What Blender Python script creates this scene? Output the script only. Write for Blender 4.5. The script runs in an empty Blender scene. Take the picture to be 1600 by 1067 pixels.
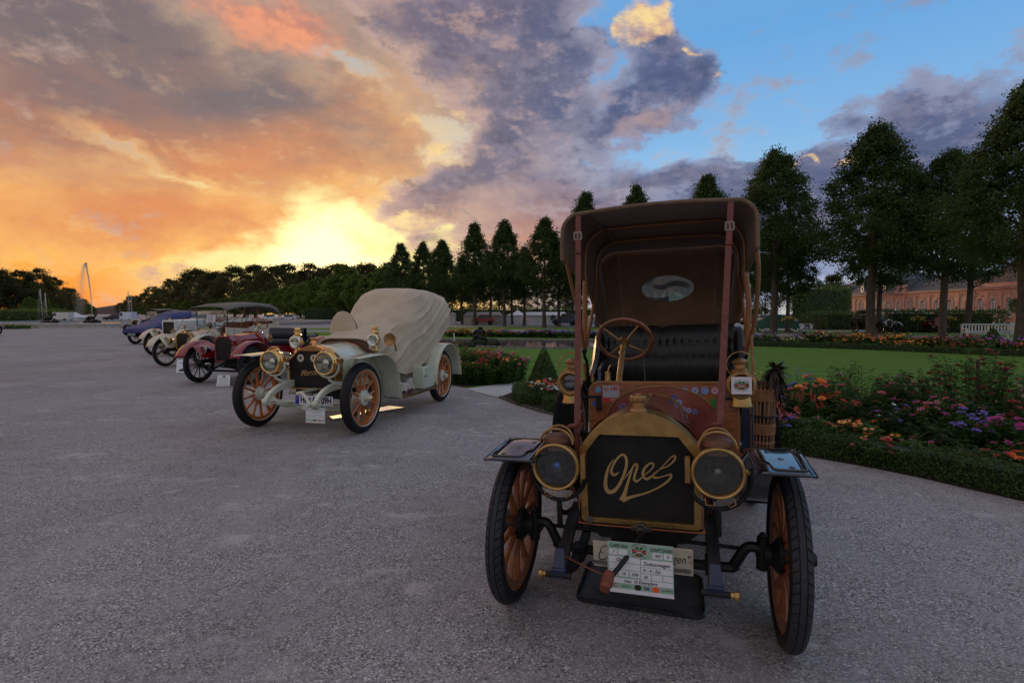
import bpy, bmesh, math, random
from mathutils import Vector, Matrix, Euler, Quaternion
from mathutils import noise as mnoise

R = math.radians
scene = bpy.context.scene
COL = scene.collection
rnd = random.Random(7)

def lin(c):
    """sRGB 0-255 triple to linear rgba"""
    o = []
    for v in c[:3]:
        v = v / 255.0
        o.append(v / 12.92 if v <= 0.04045 else ((v + 0.055) / 1.055) ** 2.4)
    return (o[0], o[1], o[2], 1.0)

# ------------------------------------------------------------------ camera
cam_d = bpy.data.cameras.new("camera")
cam = bpy.data.objects.new("camera", cam_d)
COL.objects.link(cam)
cam.location = (0, 0, 1.55)
cam.rotation_euler = (R(90 - 2.896), 0, 0)
cam_d.sensor_width = 36
cam_d.lens = 850 / 1600 * 36
cam_d.clip_start = 0.05
cam_d.clip_end = 6000
scene.camera = cam
scene.view_settings.view_transform = 'Standard'
scene.view_settings.look = 'None'
scene.view_settings.gamma = 1
scene.view_settings.use_curve_mapping = False
scene.view_settings.exposure = 0.0

# ------------------------------------------------------------------ node expression helper
class NT:
    def __init__(s, tree):
        s.t = tree; s.n = tree.nodes; s.l = tree.links
        s.cx = 0
    def new(s, typ, **kw):
        nd = s.n.new(typ)
        s.cx += 1
        nd.location = ((s.cx % 40) * 180, -(s.cx // 40) * 300)
        for k, v in kw.items(): setattr(nd, k, v)
        return nd
    def put(s, sock, v):
        if isinstance(v, S): s.l.new(v.s, sock)
        elif isinstance(v, bpy.types.NodeSocket): s.l.new(v, sock)
        else:
            if hasattr(sock, 'default_value'):
                try: sock.default_value = v
                except Exception:
                    try: sock.default_value = (v, v, v)
                    except Exception: sock.default_value = (v, v, v, 1)
    def math(s, op, a, b=None, c=None, clamp=False):
        nd = s.new('ShaderNodeMath', operation=op, use_clamp=clamp)
        s.put(nd.inputs[0], a)
        if b is not None: s.put(nd.inputs[1], b)
        if c is not None: s.put(nd.inputs[2], c)
        return S(s, nd.outputs[0])
    def sstep(s, v, lo, hi, a=0.0, b=1.0):
        nd = s.new('ShaderNodeMapRange', interpolation_type='SMOOTHSTEP')
        if lo > hi: lo, hi, a, b = hi, lo, b, a
        for i, x in enumerate((v, lo, hi, a, b)): s.put(nd.inputs[i], x)
        return S(s, nd.outputs[0])
    def mixc(s, f, a, b, bt='MIX'):
        nd = s.new('ShaderNodeMix', data_type='RGBA', blend_type=bt)
        s.put(nd.inputs[0], f); s.put(nd.inputs[6], a); s.put(nd.inputs[7], b)
        return S(s, nd.outputs[2])
    def noise(s, vec, scale=1.0, detail=4, rough=0.5, lac=2.0, dist=0.0, out=0):
        nd = s.new('ShaderNodeTexNoise')
        if vec is not None: s.put(nd.inputs['Vector'], vec)
        s.put(nd.inputs['Scale'], scale); s.put(nd.inputs['Detail'], detail)
        s.put(nd.inputs['Roughness'], rough); s.put(nd.inputs['Lacunarity'], lac)
        s.put(nd.inputs['Distortion'], dist)
        return S(s, nd.outputs[out])
    def voro(s, vec, scale=1.0, feature='F1', out='Distance', rand=1.0):
        nd = s.new('ShaderNodeTexVoronoi', feature=feature)
        if vec is not None: s.put(nd.inputs['Vector'], vec)
        s.put(nd.inputs['Scale'], scale); s.put(nd.inputs['Randomness'], rand)
        return S(s, nd.outputs[out])
    def vmath(s, op, a, b=None, c=None, scale=None):
        nd = s.new('ShaderNodeVectorMath', operation=op)
        s.put(nd.inputs[0], a)
        if b is not None: s.put(nd.inputs[1], b)
        if c is not None: s.put(nd.inputs[2], c)
        if scale is not None: s.put(nd.inputs['Scale'], scale)
        return S(s, nd.outputs[0])
    def comb(s, x, y, z):
        nd = s.new('ShaderNodeCombineXYZ')
        for i, v in enumerate((x, y, z)): s.put(nd.inputs[i], v)
        return S(s, nd.outputs[0])
    def sep(s, v):
        nd = s.new('ShaderNodeSeparateXYZ'); s.put(nd.inputs[0], v)
        return [S(s, o) for o in nd.outputs]
    def ramp(s, f, stops, interp='LINEAR', srgb=True):
        nd = s.new('ShaderNodeValToRGB'); cr = nd.color_ramp; cr.interpolation = interp
        s.put(nd.inputs[0], f)
        while len(cr.elements) < len(stops): cr.elements.new(0.5)
        for e, (p, c) in zip(cr.elements, sorted(stops, key=lambda q: q[0])):
            e.position = p
        for i, (p, c) in enumerate(stops):
            cr.elements[i].position = p
            cr.elements[i].color = lin(c) if srgb else (c[0], c[1], c[2], 1)
        return S(s, nd.outputs[0])
    def coord(s, which='Object'):
        nd = s.new('ShaderNodeTexCoord')
        return S(s, nd.outputs[which])
    def geo(s, which='Position'):
        return S(s, s.new('ShaderNodeNewGeometry').outputs[which])
    def bump(s, h, strength=0.3, dist=0.01, normal=None):
        nd = s.new('ShaderNodeBump')
        s.put(nd.inputs['Height'], h); s.put(nd.inputs['Strength'], strength); s.put(nd.inputs['Distance'], dist)
        if normal is not None: s.put(nd.inputs['Normal'], normal)
        return S(s, nd.outputs[0])

class S:
    def __init__(s, nt, sock): s.nt = nt; s.s = sock
    def __add__(s, o): return s.nt.math('ADD', s, o)
    __radd__ = __add__
    def __mul__(s, o): return s.nt.math('MULTIPLY', s, o)
    __rmul__ = __mul__
    def __sub__(s, o): return s.nt.math('SUBTRACT', s, o)
    def __rsub__(s, o): return s.nt.math('SUBTRACT', o, s)
    def __truediv__(s, o): return s.nt.math('DIVIDE', s, o)
    def __pow__(s, o): return s.nt.math('POWER', s, o)

# ------------------------------------------------------------------ world: sunset sky
world = bpy.data.worlds.new("World")
scene.world = world
world.use_nodes = True
world.cycles.sampling_method = 'MANUAL'
world.cycles.sample_map_resolution = 256
wt = world.node_tree
wt.nodes.clear()
W = NT(wt)
d = W.vmath('NORMALIZE', W.coord('Generated'))
dx, dy, dz = W.sep(d)
az = W.math('ARCTAN2', dx, dy) * 57.29578
el = W.math('ARCSINE', dz) * 57.29578
dstretch = W.vmath('MULTIPLY', d, (1.0, 1.0, 1.7))
w1 = W.vmath('SUBTRACT', W.noise(dstretch, 3.1, 3, 0.5, out=1), (0.5, 0.5, 0.5))
w2 = W.vmath('SUBTRACT', W.noise(dstretch, 13.0, 5, 0.6, out=1), (0.5, 0.5, 0.5))
warp = W.vmath('ADD', W.vmath('MULTIPLY', w1, (13, 8, 0)), W.vmath('MULTIPLY', w2, (7.5, 5.5, 0)))
AE = W.comb(az, el, 0)
AEw = W.vmath('ADD', AE, warp)
AEs = W.vmath('ADD', AE, W.vmath('SCALE', warp, scale=0.5))

def blobs(lst, vec=None):
    tot = None
    for (a0, e0, ra, re, rot, amt) in lst:
        m = W.new('ShaderNodeMapping', vector_type='TEXTURE')
        W.put(m.inputs['Vector'], vec if vec is not None else AEw)
        m.inputs['Location'].default_value = (a0, e0, 0)
        m.inputs['Rotation'].default_value = (0, 0, R(rot))
        m.inputs['Scale'].default_value = (ra, re, 1)
        g = W.new('ShaderNodeTexGradient', gradient_type='SPHERICAL')
        W.l.new(m.outputs[0], g.inputs[0])
        nd = W.new('ShaderNodeMath', operation='MULTIPLY_ADD')
        W.l.new(g.outputs['Fac'], nd.inputs[0]); nd.inputs[1].default_value = amt
        if tot is None: nd.inputs[2].default_value = 0
        else: W.l.new(tot.s, nd.inputs[2])
        tot = S(W, nd.outputs[0])
    return tot

# clear sky: blue on the right and overhead, warm near the sun and the left horizon
e01 = W.math('DIVIDE', el, 40.0, clamp=True)
blue = W.ramp(e01, [(0, (196, 196, 200)), (0.22, (168, 204, 232)), (0.42, (132, 184, 232)), (0.62, (106, 168, 226)), (1, (118, 164, 212))])
warmA = W.ramp(e01, [(0, (255, 190, 92)), (0.10, (255, 226, 122)), (0.22, (255, 236, 152)), (0.36, (250, 216, 158)), (0.55, (196, 188, 176)), (0.8, (156, 172, 196)), (1, (126, 160, 204))])
warmB = W.ramp(e01, [(0, (246, 124, 50)), (0.05, (250, 148, 56)), (0.12, (252, 184, 80)), (0.22, (240, 178, 112)), (0.4, (206, 176, 150)), (0.6, (160, 162, 170)), (1, (126, 158, 200))])
hb = W.noise(W.vmath('MULTIPLY', d, (2.2, 2.2, 18)), 1.6, 4, 0.55)
warm = W.mixc(W.sstep(az + (hb - 0.5) * 22, -24, -36), warmA, warmB)
behind = W.sstep(dy, 0.15, -0.35)
wf = W.sstep(az + (hb - 0.5) * 12, 9, -10) * (1 - W.sstep(az, -75, -130))
clear = W.mixc(wf, blue, warm)

cn = W.noise(W.vmath('MULTIPLY', d, (1, 1, 1.75)), 5.2, 10, 0.6)            # general cloud noise
cf = W.noise(W.vmath('MULTIPLY', d, (1, 1, 1.75)), 17.0, 9, 0.62)           # fine cloud noise
cs = W.noise(W.vmath('MULTIPLY', d, (1, 1, 3.4)), 3.4, 8, 0.56)            # streaky noise

# relief: the same noise looked up a little nearer the sun, so billows get a lit and a dull side
toSun = (-0.018, 0.0, -0.016)
dS = W.vmath('MULTIPLY', W.vmath('ADD', d, toSun), (1, 1, 1.75))
rel = (cn - W.noise(dS, 5.2, 7, 0.6)) * 5.0 + (cf - W.noise(W.vmath('MULTIPLY', W.vmath('ADD', d, (-0.006, 0, -0.006)), (1, 1, 1.75)), 17.0, 5, 0.62)) * 2.6

# thin bright veil round the sun
glow = blobs([(-15.5, 8.2, 7, 5.5, 20, 0.9), (-20, 3.6, 20, 3.2, 5, 0.6), (-8, 4.5, 8, 3, 0, 0.45), (-14, 5, 26, 8, 0, 0.2)], AEs)
clear = W.mixc(W.math('MULTIPLY', glow, 1.1, clamp=True), clear, lin((255, 246, 178)))

# grey and apricot cloud sheet over the left
g1 = blobs([(-40, 15, 25, 11, -8, 1.5), (-26, 17, 24, 8, -14, 1.5), (-14, 20, 15, 8, -20, 1.2), (-36, 6.5, 20, 3.6, 3, 0.9), (-24, 7.6, 16, 3.4, -8, 1.0),
            (-48, 27, 24, 9, 0, 1.3), (-22, 31, 30, 8, -5, 1.2), (-30, 22, 14, 5, -10, 0.7),
            (-35.5, 14.0, 6.5, 1.1, -17, -1.6), (-29.5, 11.6, 4, 0.9, -10, -1.0), (-18, 13.0, 7, 1.3, 4, -0.4),
            (-7.5, 19.3, 3.6, 1.3, -10, -0.7), (-6, 16.6, 3.5, 2.6, 0, -0.9), (-17, 23.2, 5, 0.9, -8, -0.9)])
g1b = W.sstep(az, -52, -80) * (cn - 0.28) * 2.0 * W.sstep(az, -179, -120)
g1v = g1 + g1b + (cn - 0.5) * 1.7 + (cf - 0.5) * 1.3
g1m = W.sstep(g1v, 0.05, 0.62)
g1d = W.sstep(g1v, 0.3, 1.7)
g1hi = W.mixc(g1d, lin((200, 166, 140)), lin((122, 106, 108)))
g1lo = W.mixc(g1d, lin((252, 184, 104)), lin((226, 140, 88)))
g1c = W.mixc(W.sstep(el + (cs - 0.5) * 20 - az * 0.10, 10.5, 26), g1lo, g1hi)
g1c = W.mixc(W.sstep(az, -12, -4) * 0.6, g1c, lin((128, 124, 144)))
g1c = W.mixc(W.sstep(g1v, 0.42, 0.12) * W.sstep(el, 24, 8), g1c, lin((255, 224, 160)))
sky = W.mixc(g1m * 0.93, clear, g1c)

# shade variation inside the sheet
sky = W.mixc(W.sstep(cs, 0.42, 0.70) * g1m * W.sstep(el, 12, 18) * 0.45, sky, lin((112, 104, 116)))
sky = W.mixc(W.sstep(rel, 0.05, 0.9) * g1m * 0.42, sky, W.mixc(W.sstep(el, 22, 10), lin((196, 164, 146)), lin((255, 206, 132))))
sky = W.mixc(W.sstep(rel, -0.05, -1.0) * g1m * 0.40, sky, W.mixc(W.sstep(el, 22, 9), lin((92, 84, 100)), lin((206, 124, 84))))
# salmon lit base
sal = blobs([(-22.5, 25.0, 7.5, 3.6, 3, 1.1), (-26.5, 23.8, 6, 2.6, -12, 0.6), (-20.3, 24.2, 4.4, 2.8, 0, 0.6)])
sal = W.sstep(sal, 0, 0.5) * (sal + (cf - 0.5) * 1.6 + (cn - 0.5) * 1.2)
sky = W.mixc(W.sstep(sal, 0.0, 1.5) * 0.9, sky, W.mixc(W.sstep(cf + rel * 0.15, 0.35, 0.65), lin((196, 128, 116)), lin((248, 160, 118))))
# cream puffs left of the blue clouds
puf = blobs([(-7, 17.2, 6, 2.8, -25, 0.8), (-3.9, 20.2, 2, 1.0, 0, 1.0), (-6.8, 21.2, 2.2, 0.8, 0, 0.8), (-13, 11.8, 4, 1.2, 20, 0.8), (-5.5, 14.6, 4, 1.4, 10, 0.6)])
puf = W.sstep(puf, 0, 0.3) * (puf + (cf - 0.5) * 2.4)
sky = W.mixc(W.sstep(puf, 0.2, 1.0) * 0.8, sky, W.mixc(W.sstep(cf, 0.4, 0.62), lin((206, 184, 170)), lin((253, 216, 150))))

# blue-grey heaped clouds, centre and right
g2l = [(2, 24.5, 8, 7, 60, 1.4), (1.5, 18.5, 6.5, 6, 60, 1.4), (-3, 14.5, 9, 4.6, 35, 1.3), (-9.5, 11.2, 6.5, 2.6, 14, 1.3), (-5, 25.0, 9, 4.6, 0, 1.6), (-11, 27.5, 9, 3.6, -5, 1.1),
       (4, 12.5, 12, 4.6, 0, 1.2), (14.0, 21.0, 7.5, 5.0, 20, 1.9), (9.5, 18.6, 7, 3.6, 20, 1.4), (12.6, 25.0, 5.0, 3.2, 0, 1.2), (17.5, 20.6, 4, 3.4, 0, 1.0),
       (18, 11.6, 14, 2.6, 4, 1.3), (29, 12.4, 10, 3.8, 14, 1.7), (37.0, 14.0, 11, 5.0, 10, 2.0), (37.4, 17.4, 3.4, 2.8, 0, 1.2), (25, 7.6, 30, 6.0, 0, 1.7), (-1, 8.0, 13, 4.6, 0, 1.3), (8, 5, 12, 5, 0, 1.2), (50, 12, 12, 5, 0, 1.2),
       (24.6, 25.6, 2.0, 1.1, 40, 0.5), (20, 13.8, 3, 0.7, 5, 0.5), (7, 31, 12, 4, 10, 1.0)]
g2 = blobs(g2l)
g2b = W.sstep(az, 56, 85) * W.sstep(cn, 0.52, 0.70) * W.sstep(el, 50, 20) * 1.2
g2v = g2 + g2b + (cn - 0.5) * 1.5 + (cf - 0.5) * 1.5
g2m = W.sstep(g2v, 0.12, 0.62)
# the same field sampled toward the sun gives lit edges
g2d = W.sstep(g2v, 0.3, 1.5)
base2 = W.mixc(W.sstep(az + (cs - 0.5) * 24, 14, -8), lin((84, 92, 128)), lin((112, 104, 124)))
base2 = W.mixc(W.sstep(el + (cs - 0.5) * 8, 15, 6.5) * W.sstep(az, 18, 0), base2, lin((206, 140, 112)))
base2 = W.mixc(W.sstep(el, 13, 7) * W.sstep(az, 8, 24) * 0.6, base2, lin((104, 86, 106)))
lite2 = W.mixc(W.sstep(az, 16, -6), lin((142, 160, 196)), lin((206, 172, 156)))
c2 = W.mixc(g2d, lite2, base2)
c2 = W.mixc(W.sstep(cf, 0.42, 0.66) * 0.38, c2, lin((158, 148, 164)))
c2 = W.mixc(W.sstep(rel, 0.05, 0.8) * 0.65, c2, W.mixc(W.sstep(az, 20, -8), lin((150, 156, 186)), lin((196, 160, 148))))
c2 = W.mixc(W.sstep(rel, -0.05, -0.8) * 0.7, c2, W.mixc(W.sstep(az, 14, -10), lin((70, 78, 112)), lin((96, 88, 108))))
pk = blobs([(12.4, 17.9, 4.6, 1.6, 25, 0.9), (3, 16, 4, 2.6, 60, 0.5), (8.5, 20.5, 2.6, 2, 0, 0.5), (-2, 11.5, 9, 3, 10, 0.8)])
pk = W.sstep(pk, 0, 0.4) * (pk + (cf - 0.5))
c2 = W.mixc(W.sstep(pk, 0.1, 0.9) * 0.6, c2, lin((190, 158, 152)))
sky = W.mixc(g2m * 0.96, sky, c2)
# sunlit crests
lit = blobs([(12.2, 26.4, 3.6, 2.3, 10, 1.9), (14.2, 26.2, 2.4, 1.9, 0, 1.2), (9.0, 25.2, 1.3, 1.0, 0, 1.0), (17.8, 23.6, 0.6, 0.5, 0, 1.2), (20, 21.0, 1.2, 0.5, 10, 0.9),
             (31.4, 14.5, 1.5, 0.8, 30, 1.1), (28.2, 13.9, 1.2, 0.4, 5, 0.9), (26.0, 13.0, 2.4, 0.4, 5, 0.8), (5.3, 14.8, 0.8, 0.4, 0, 0.7), (-11.5, 9.6, 5, 1.1, 12, 0.9), (-15.2, 13.3, 2.0, 1.0, 40, 0.7)], AEw)
lit = W.sstep(lit, 0, 0.3) * (lit + (cf - 0.5) * 2.4)
sky = W.mixc(W.sstep(lit, 0.1, 1.3) * 0.95, sky, W.mixc(W.sstep(cf + rel * 0.2, 0.36, 0.66), lin((216, 172, 148)), lin((255, 222, 154))))
# low glow band that burns through the cloud near the sun
lowg = blobs([(-17.5, 5.6, 14, 3.2, 4, 1.25), (-19.5, 9.8, 4.2, 4.6, 25, 0.95), (-12.8, 3.4, 9, 2.4, 0, 0.8), (-26, 4.4, 12, 1.5, 2, 0.5)])
lowg = W.sstep(lowg, 0, 0.3) * (lowg + (cf - 0.5) * 1.0 + (cs - 0.5) * 1.6 + rel * 0.12)
sky = W.mixc(W.math('MULTIPLY', W.sstep(lowg, 0.12, 0.95), 0.9), sky, lin((255, 240, 166)))
hot = W.sstep(blobs([(-17.5, 7.0, 8, 6, 10, 1.0), (-14.5, 3.8, 12, 3.4, 0, 0.9)]), 0.15, 1.0)
sky = W.mixc(hot * 0.85, sky, (2.3, 1.75, 0.82, 1))
# pale broken cloud added out of view, overhead and behind, to brighten the foreground
ov = W.math('MAXIMUM', W.sstep(el, 30, 48), behind)
ovc = W.mixc(W.sstep(cf, 0.35, 0.7), lin((186, 170, 168)), lin((224, 200, 182)))
sky = W.mixc(ov * W.sstep(cn, 0.36, 0.56) * 0.9, sky, ovc)
# below the horizon
sky = W.mixc(W.sstep(el, -0.2, -3.0), sky, lin((92, 88, 84)))

nish = W.new('ShaderNodeTexSky', sky_type='NISHITA')
nish.sun_disc = False
nish.sun_elevation = R(4.5)
nish.sun_rotation = R(-15.5)
nish.altitude = 100
bgA = W.new('ShaderNodeBackground'); W.put(bgA.inputs[0], sky); bgA.inputs[1].default_value = 0.97
bgB = W.new('ShaderNodeBackground'); W.l.new(nish.outputs[0], bgB.inputs[0]); bgB.inputs[1].default_value = 0.005
add = W.new('ShaderNodeAddShader'); W.l.new(bgA.outputs[0], add.inputs[0]); W.l.new(bgB.outputs[0], add.inputs[1])
wo = W.new('ShaderNodeOutputWorld'); W.l.new(add.outputs[0], wo.inputs[0])

# ------------------------------------------------------------------ sun: low, behind cloud and trees
sl = bpy.data.lights.new("sun", 'SUN')
sl.energy = 1.6
sl.angle = R(4)
sl.color = (1.0, 0.62, 0.32)
sun = bpy.data.objects.new("sun", sl)
COL.objects.link(sun)
sd = Vector((math.sin(R(-15.5)) * math.cos(R(4.5)), math.cos(R(-15.5)) * math.cos(R(4.5)), math.sin(R(4.5))))
sun.rotation_euler = sd.to_track_quat('Z', 'Y').to_euler()
sun.location = sd * 300

# ------------------------------------------------------------------ mesh builder
def fr(o=(0, 0, 0), z=(0, 0, 1), x=None):
    """frame matrix whose local z points along z"""
    z = Vector(z).normalized()
    if x is None:
        x = Vector((1, 0, 0)) if abs(z.x) < 0.9 else Vector((0, 1, 0))
    x = Vector(x); x = (x - z * x.dot(z)).normalized()
    y = z.cross(x)
    return Matrix(((x.x, y.x, z.x, o[0]), (x.y, y.y, z.y, o[1]), (x.z, y.z, z.z, o[2]), (0, 0, 0, 1)))
XZ = fr((0, 0, 0), (0, -1, 0), (1, 0, 0))      # local x,y -> world x,z ; local z -> toward -y
def xz(y): return fr((0, y, 0), (0, -1, 0), (1, 0, 0))

from mathutils.geometry import tessellate_polygon

class MB:
    def __init__(s): s.v = []; s.f = []; s.flat = set()
    def add(s, vs, fs, M=None, flat=False):
        o = len(s.v)
        if M is not None: vs = [M @ Vector(p) for p in vs]
        s.v.extend([tuple(p) for p in vs])
        for f in fs:
            if flat: s.flat.add(len(s.f))
            s.f.append(tuple(i + o for i in f))
        return s
    def box(s, c, d, M=None, rot=None):
        x, y, z = d[0] / 2, d[1] / 2, d[2] / 2
        vs = [Vector((a, b, e)) for a in (-x, x) for b in (-y, y) for e in (-z, z)]
        if rot: 
            q = Euler(rot).to_matrix(); vs = [q @ v for v in vs]
        vs = [v + Vector(c) for v in vs]
        return s.add(vs, [(0, 1, 3, 2), (4, 6, 7, 5), (0, 4, 5, 1), (2, 3, 7, 6), (0, 2, 6, 4), (1, 5, 7, 3)], M, True)
    def grid(s, rows, cu=False, cv=False, M=None, flat=False):
        n = len(rows); m = len(rows[0]); vs = [p for r in rows for p in r]; fs = []
        for i in range(n if cu else n - 1):
            for j in range(m if cv else m - 1):
                a = i * m + j; b = i * m + (j + 1) % m; c = ((i + 1) % n) * m + (j + 1) % m; d = ((i + 1) % n) * m + j
                fs.append((a, b, c, d))
        return s.add(vs, fs, M, flat)
    def tube(s, pts, r, n=8, caps=True, closed=False, M=None, flatten=None):
        pts = [Vector(p) for p in pts]; N = len(pts)
        rs = r if isinstance(r, (list, tuple)) else [r] * N
        rows = []; up = None
        for i, p in enumerate(pts):
            a = pts[(i - 1) % N] if (closed or i > 0) else p
            b = pts[(i + 1) % N] if (closed or i < N - 1) else p
            t = (b - a).normalized()
            if up is None:
                up = Vector((0, 0, 1)) if abs(t.z) < 0.9 else Vector((1, 0, 0))
            u = up - t * up.dot(t)
            if u.length < 1e-5: u = Vector((1, 0, 0)) - t * t.x
            u.normalize(); w = t.cross(u); up = u
            k = flatten or 1.0
            rows.append([p + u * math.cos(2 * math.pi * j / n) * rs[i] * k + w * math.sin(2 * math.pi * j / n) * rs[i] for j in range(n)])
        s.grid(rows, cu=closed, cv=True, M=M)
        if caps and not closed:
            o = len(s.v) - N * n
            s.f.append(tuple(o + j for j in range(n))[::-1]); s.f.append(tuple(o + (N - 1) * n + j for j in range(n)))
        return s
    def lathe(s, prof, M=None, n=24, a0=0, a1=None):
        full = a1 is None
        k = n if full else n + 1
        rows = []
        for (r, h) in prof:
            rows.append([(r * math.cos(a0 + (2 * math.pi if full else a1 - a0) * j / n), r * math.sin(a0 + (2 * math.pi if full else a1 - a0) * j / n), h) for j in range(k)])
        return s.grid(rows, cv=full, M=M)
    def torus(s, c, Rr, r, axis=(0, 0, 1), n=32, m=8, a0=0, a1=None, k=1.0):
        M = fr(c, axis)
        full = a1 is None; cnt = n if full else n + 1; rows = []
        for i in range(cnt):
            a = a0 + ((2 * math.pi) if full else (a1 - a0)) * i / n
            rows.append([((Rr + r * math.cos(2 * math.pi * j / m)) * math.cos(a), (Rr + r * math.cos(2 * math.pi * j / m)) * math.sin(a), k * r * math.sin(2 * math.pi * j / m)) for j in range(m)])
        return s.grid(rows, cu=full, cv=True, M=M)
    def prism(s, loops, depth, M=None):
        """loops: outer and holes, 2d. Extruded from local z=0 to depth"""
        flatl = [p for l in loops for p in l]
        tri = tessellate_polygon([[Vector((p[0], p[1], 0)) for p in l] for l in loops])
        n = len(flatl)
        vs = [(p[0], p[1], 0) for p in flatl] + [(p[0], p[1], depth) for p in flatl]
        fs = []
        for t in tri:
            a, b, c = [flatl[i] for i in t]
            ar = (b[0] - a[0]) * (c[1] - a[1]) - (b[1] - a[1]) * (c[0] - a[0])
            t = tuple(t) if ar > 0 else tuple(t)[::-1]
            fs.append(tuple(i + n for i in t)); fs.append(t[::-1])
        o = 0
        for l in loops:
            m = len(l)
            for i in range(m):
                fs.append((o + i, o + (i + 1) % m, o + n + (i + 1) % m, o + n + i))
            o += m
        return s.add(vs, fs, M, True)
    def disc(s, c, r, axis, n=16, th=0.002):
        M = fr(c, axis)
        return s.prism([[(r * math.cos(2 * math.pi * i / n), r * math.sin(2 * math.pi * i / n)) for i in range(n)]], th, M)
    def ribbon(s, pts, ws, th, M=None):
        """flat stroke of varying width along a 2d centre line"""
        N = len(pts); L = []; Rr = []
        for i in range(N):
            a = Vector(pts[max(i - 1, 0)]); b = Vector(pts[min(i + 1, N - 1)])
            t = (b - a); t = t.normalized() if t.length > 1e-9 else Vector((1, 0))
            nn = Vector((-t.y, t.x)); p = Vector(pts[i])
            L.append(p + nn * ws[i] / 2); Rr.append(p - nn * ws[i] / 2)
        rows = [[(p.x, p.y, th) for p in L], [(p.x, p.y, th) for p in Rr], [(p.x, p.y, 0) for p in Rr], [(p.x, p.y, 0) for p in L]]
        return s.grid(rows, cu=True, M=M, flat=True)
    def ball(s, c, r, n=12, m=8, k=(1, 1, 1)):
        prof = [(math.sin(math.pi * i / m), -math.cos(math.pi * i / m)) for i in range(m + 1)]
        return s.lathe(prof, M=Matrix.Translation(c) @ Matrix.Diagonal((r * k[0], r * k[1], r * k[2], 1)), n=n)

def spl(pts, n=6, closed=False):
    """catmull-rom through points"""
    P = [Vector(p) for p in pts]; out = []; N = len(P)
    rng = range(N if closed else N - 1)
    for i in rng:
        p0 = P[(i - 1) % N] if closed or i > 0 else P[0] * 2 - P[1]
        p1 = P[i]; p2 = P[(i + 1) % N]
        p3 = P[(i + 2) % N] if closed or i < N - 2 else P[-1] * 2 - P[-2]
        for k in range(n):
            t = k / n
            out.append(0.5 * ((2 * p1) + (p2 - p0) * t + (2 * p0 - 5 * p1 + 4 * p2 - p3) * t * t + (-p0 + 3 * p1 - 3 * p2 + p3) * t ** 3))
    if not closed: out.append(P[-1])
    return out
def interp(vals, n):
    """resample a list of values to n entries"""
    out = []
    for i in range(n):
        t = i / (n - 1) * (len(vals) - 1); k = min(int(t), len(vals) - 2)
        out.append(vals[k] + (vals[k + 1] - vals[k]) * (t - k))
    return out
def rrect(x0, y0, x1, y1, r, n=5):
    out = []
    for cx, cy, a in ((x1 - r, y1 - r, 0), (x0 + r, y1 - r, 90), (x0 + r, y0 + r, 180), (x1 - r, y0 + r, 270)):
        for i in range(n + 1):
            t = R(a + 90 * i / n); out.append((cx + r * math.cos(t), cy + r * math.sin(t)))
    return out

def mesh_of(name, mb, smooth=True, angle=38, fix=True):
    me = bpy.data.meshes.new(name)
    me.from_pydata(mb.v, [], mb.f)
    if fix:
        bm = bmesh.new(); bm.from_mesh(me)
        bmesh.ops.remove_doubles(bm, verts=bm.verts, dist=1e-5)
        bmesh.ops.recalc_face_normals(bm, faces=bm.faces)
        bm.to_mesh(me); bm.free()
    if smooth:
        me.shade_smooth()
        me.set_sharp_from_angle(angle=R(angle))
    return me
def ob(name, data, mat=None, parent=None, loc=None, rot=None, bevel=0, solid=0, sub=0, label=None, kind=None):
    if isinstance(data, MB): data = mesh_of(name, data)
    if mat is not None and len(data.materials) == 0: data.materials.append(mat)
    o = bpy.data.objects.new(name, data)
    COL.objects.link(o)
    if parent is not None: o.parent = parent
    if loc is not None: o.location = loc
    if rot is not None: o.rotation_euler = rot
    if solid:
        m = o.modifiers.new('solid', 'SOLIDIFY'); m.thickness = solid; m.offset = 0
    if bevel:
        m = o.modifiers.new('bevel', 'BEVEL'); m.width = bevel; m.segments = 2; m.limit_method = 'ANGLE'; m.angle_limit = R(40); m.harden_normals = False
    if sub:
        m = o.modifiers.new('sub', 'SUBSURF'); m.levels = sub; m.render_levels = sub
    if label: o['label'] = label
    if kind: o['kind'] = kind
    return o
def tag(o, label=None, cat=None, group=None, kind=None):
    if label: o['label'] = label
    if cat: o['category'] = cat
    if group: o['group'] = group
    if kind: o['kind'] = kind
    return o
def thing(name, label, cat, loc=(0, 0, 0), rz=0.0, group=None):
    o = bpy.data.objects.new(name, None)
    o.empty_display_size = 0.2
    COL.objects.link(o)
    o.location = loc; o.rotation_euler = (0, 0, rz)
    return tag(o, label, cat, group)
def copy_tree(o, parent=None):
    c = o.copy(); COL.objects.link(c); c.parent = parent
    for ch in list(o.children): copy_tree(ch, c)
    return c

def text_mesh(name, s, size, extrude=0.0004, shear=0.0, align='CENTER', space=1.0, bold=0.0):
    cu = bpy.data.curves.new(name, 'FONT'); cu.body = s; cu.size = size; cu.extrude = extrude; cu.shear = shear
    cu.align_x = align; cu.align_y = 'CENTER'; cu.space_character = space; cu.offset = bold; cu.resolution_u = 3
    t = bpy.data.objects.new(name, cu); COL.objects.link(t)
    bpy.context.view_layer.update()
    me = bpy.data.meshes.new_from_object(t.evaluated_get(bpy.context.evaluated_depsgraph_get()))
    bpy.data.objects.remove(t); me.name = name
    return me
def text(name, s, size, M, mat, parent, sx=1.0, **kw):
    me = text_mesh(name, s, size, **kw)
    me.materials.clear(); me.materials.append(mat)
    me.transform(M @ Matrix.Diagonal((sx, 1, 1, 1)))
    return ob(name, me, None, parent)

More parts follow.
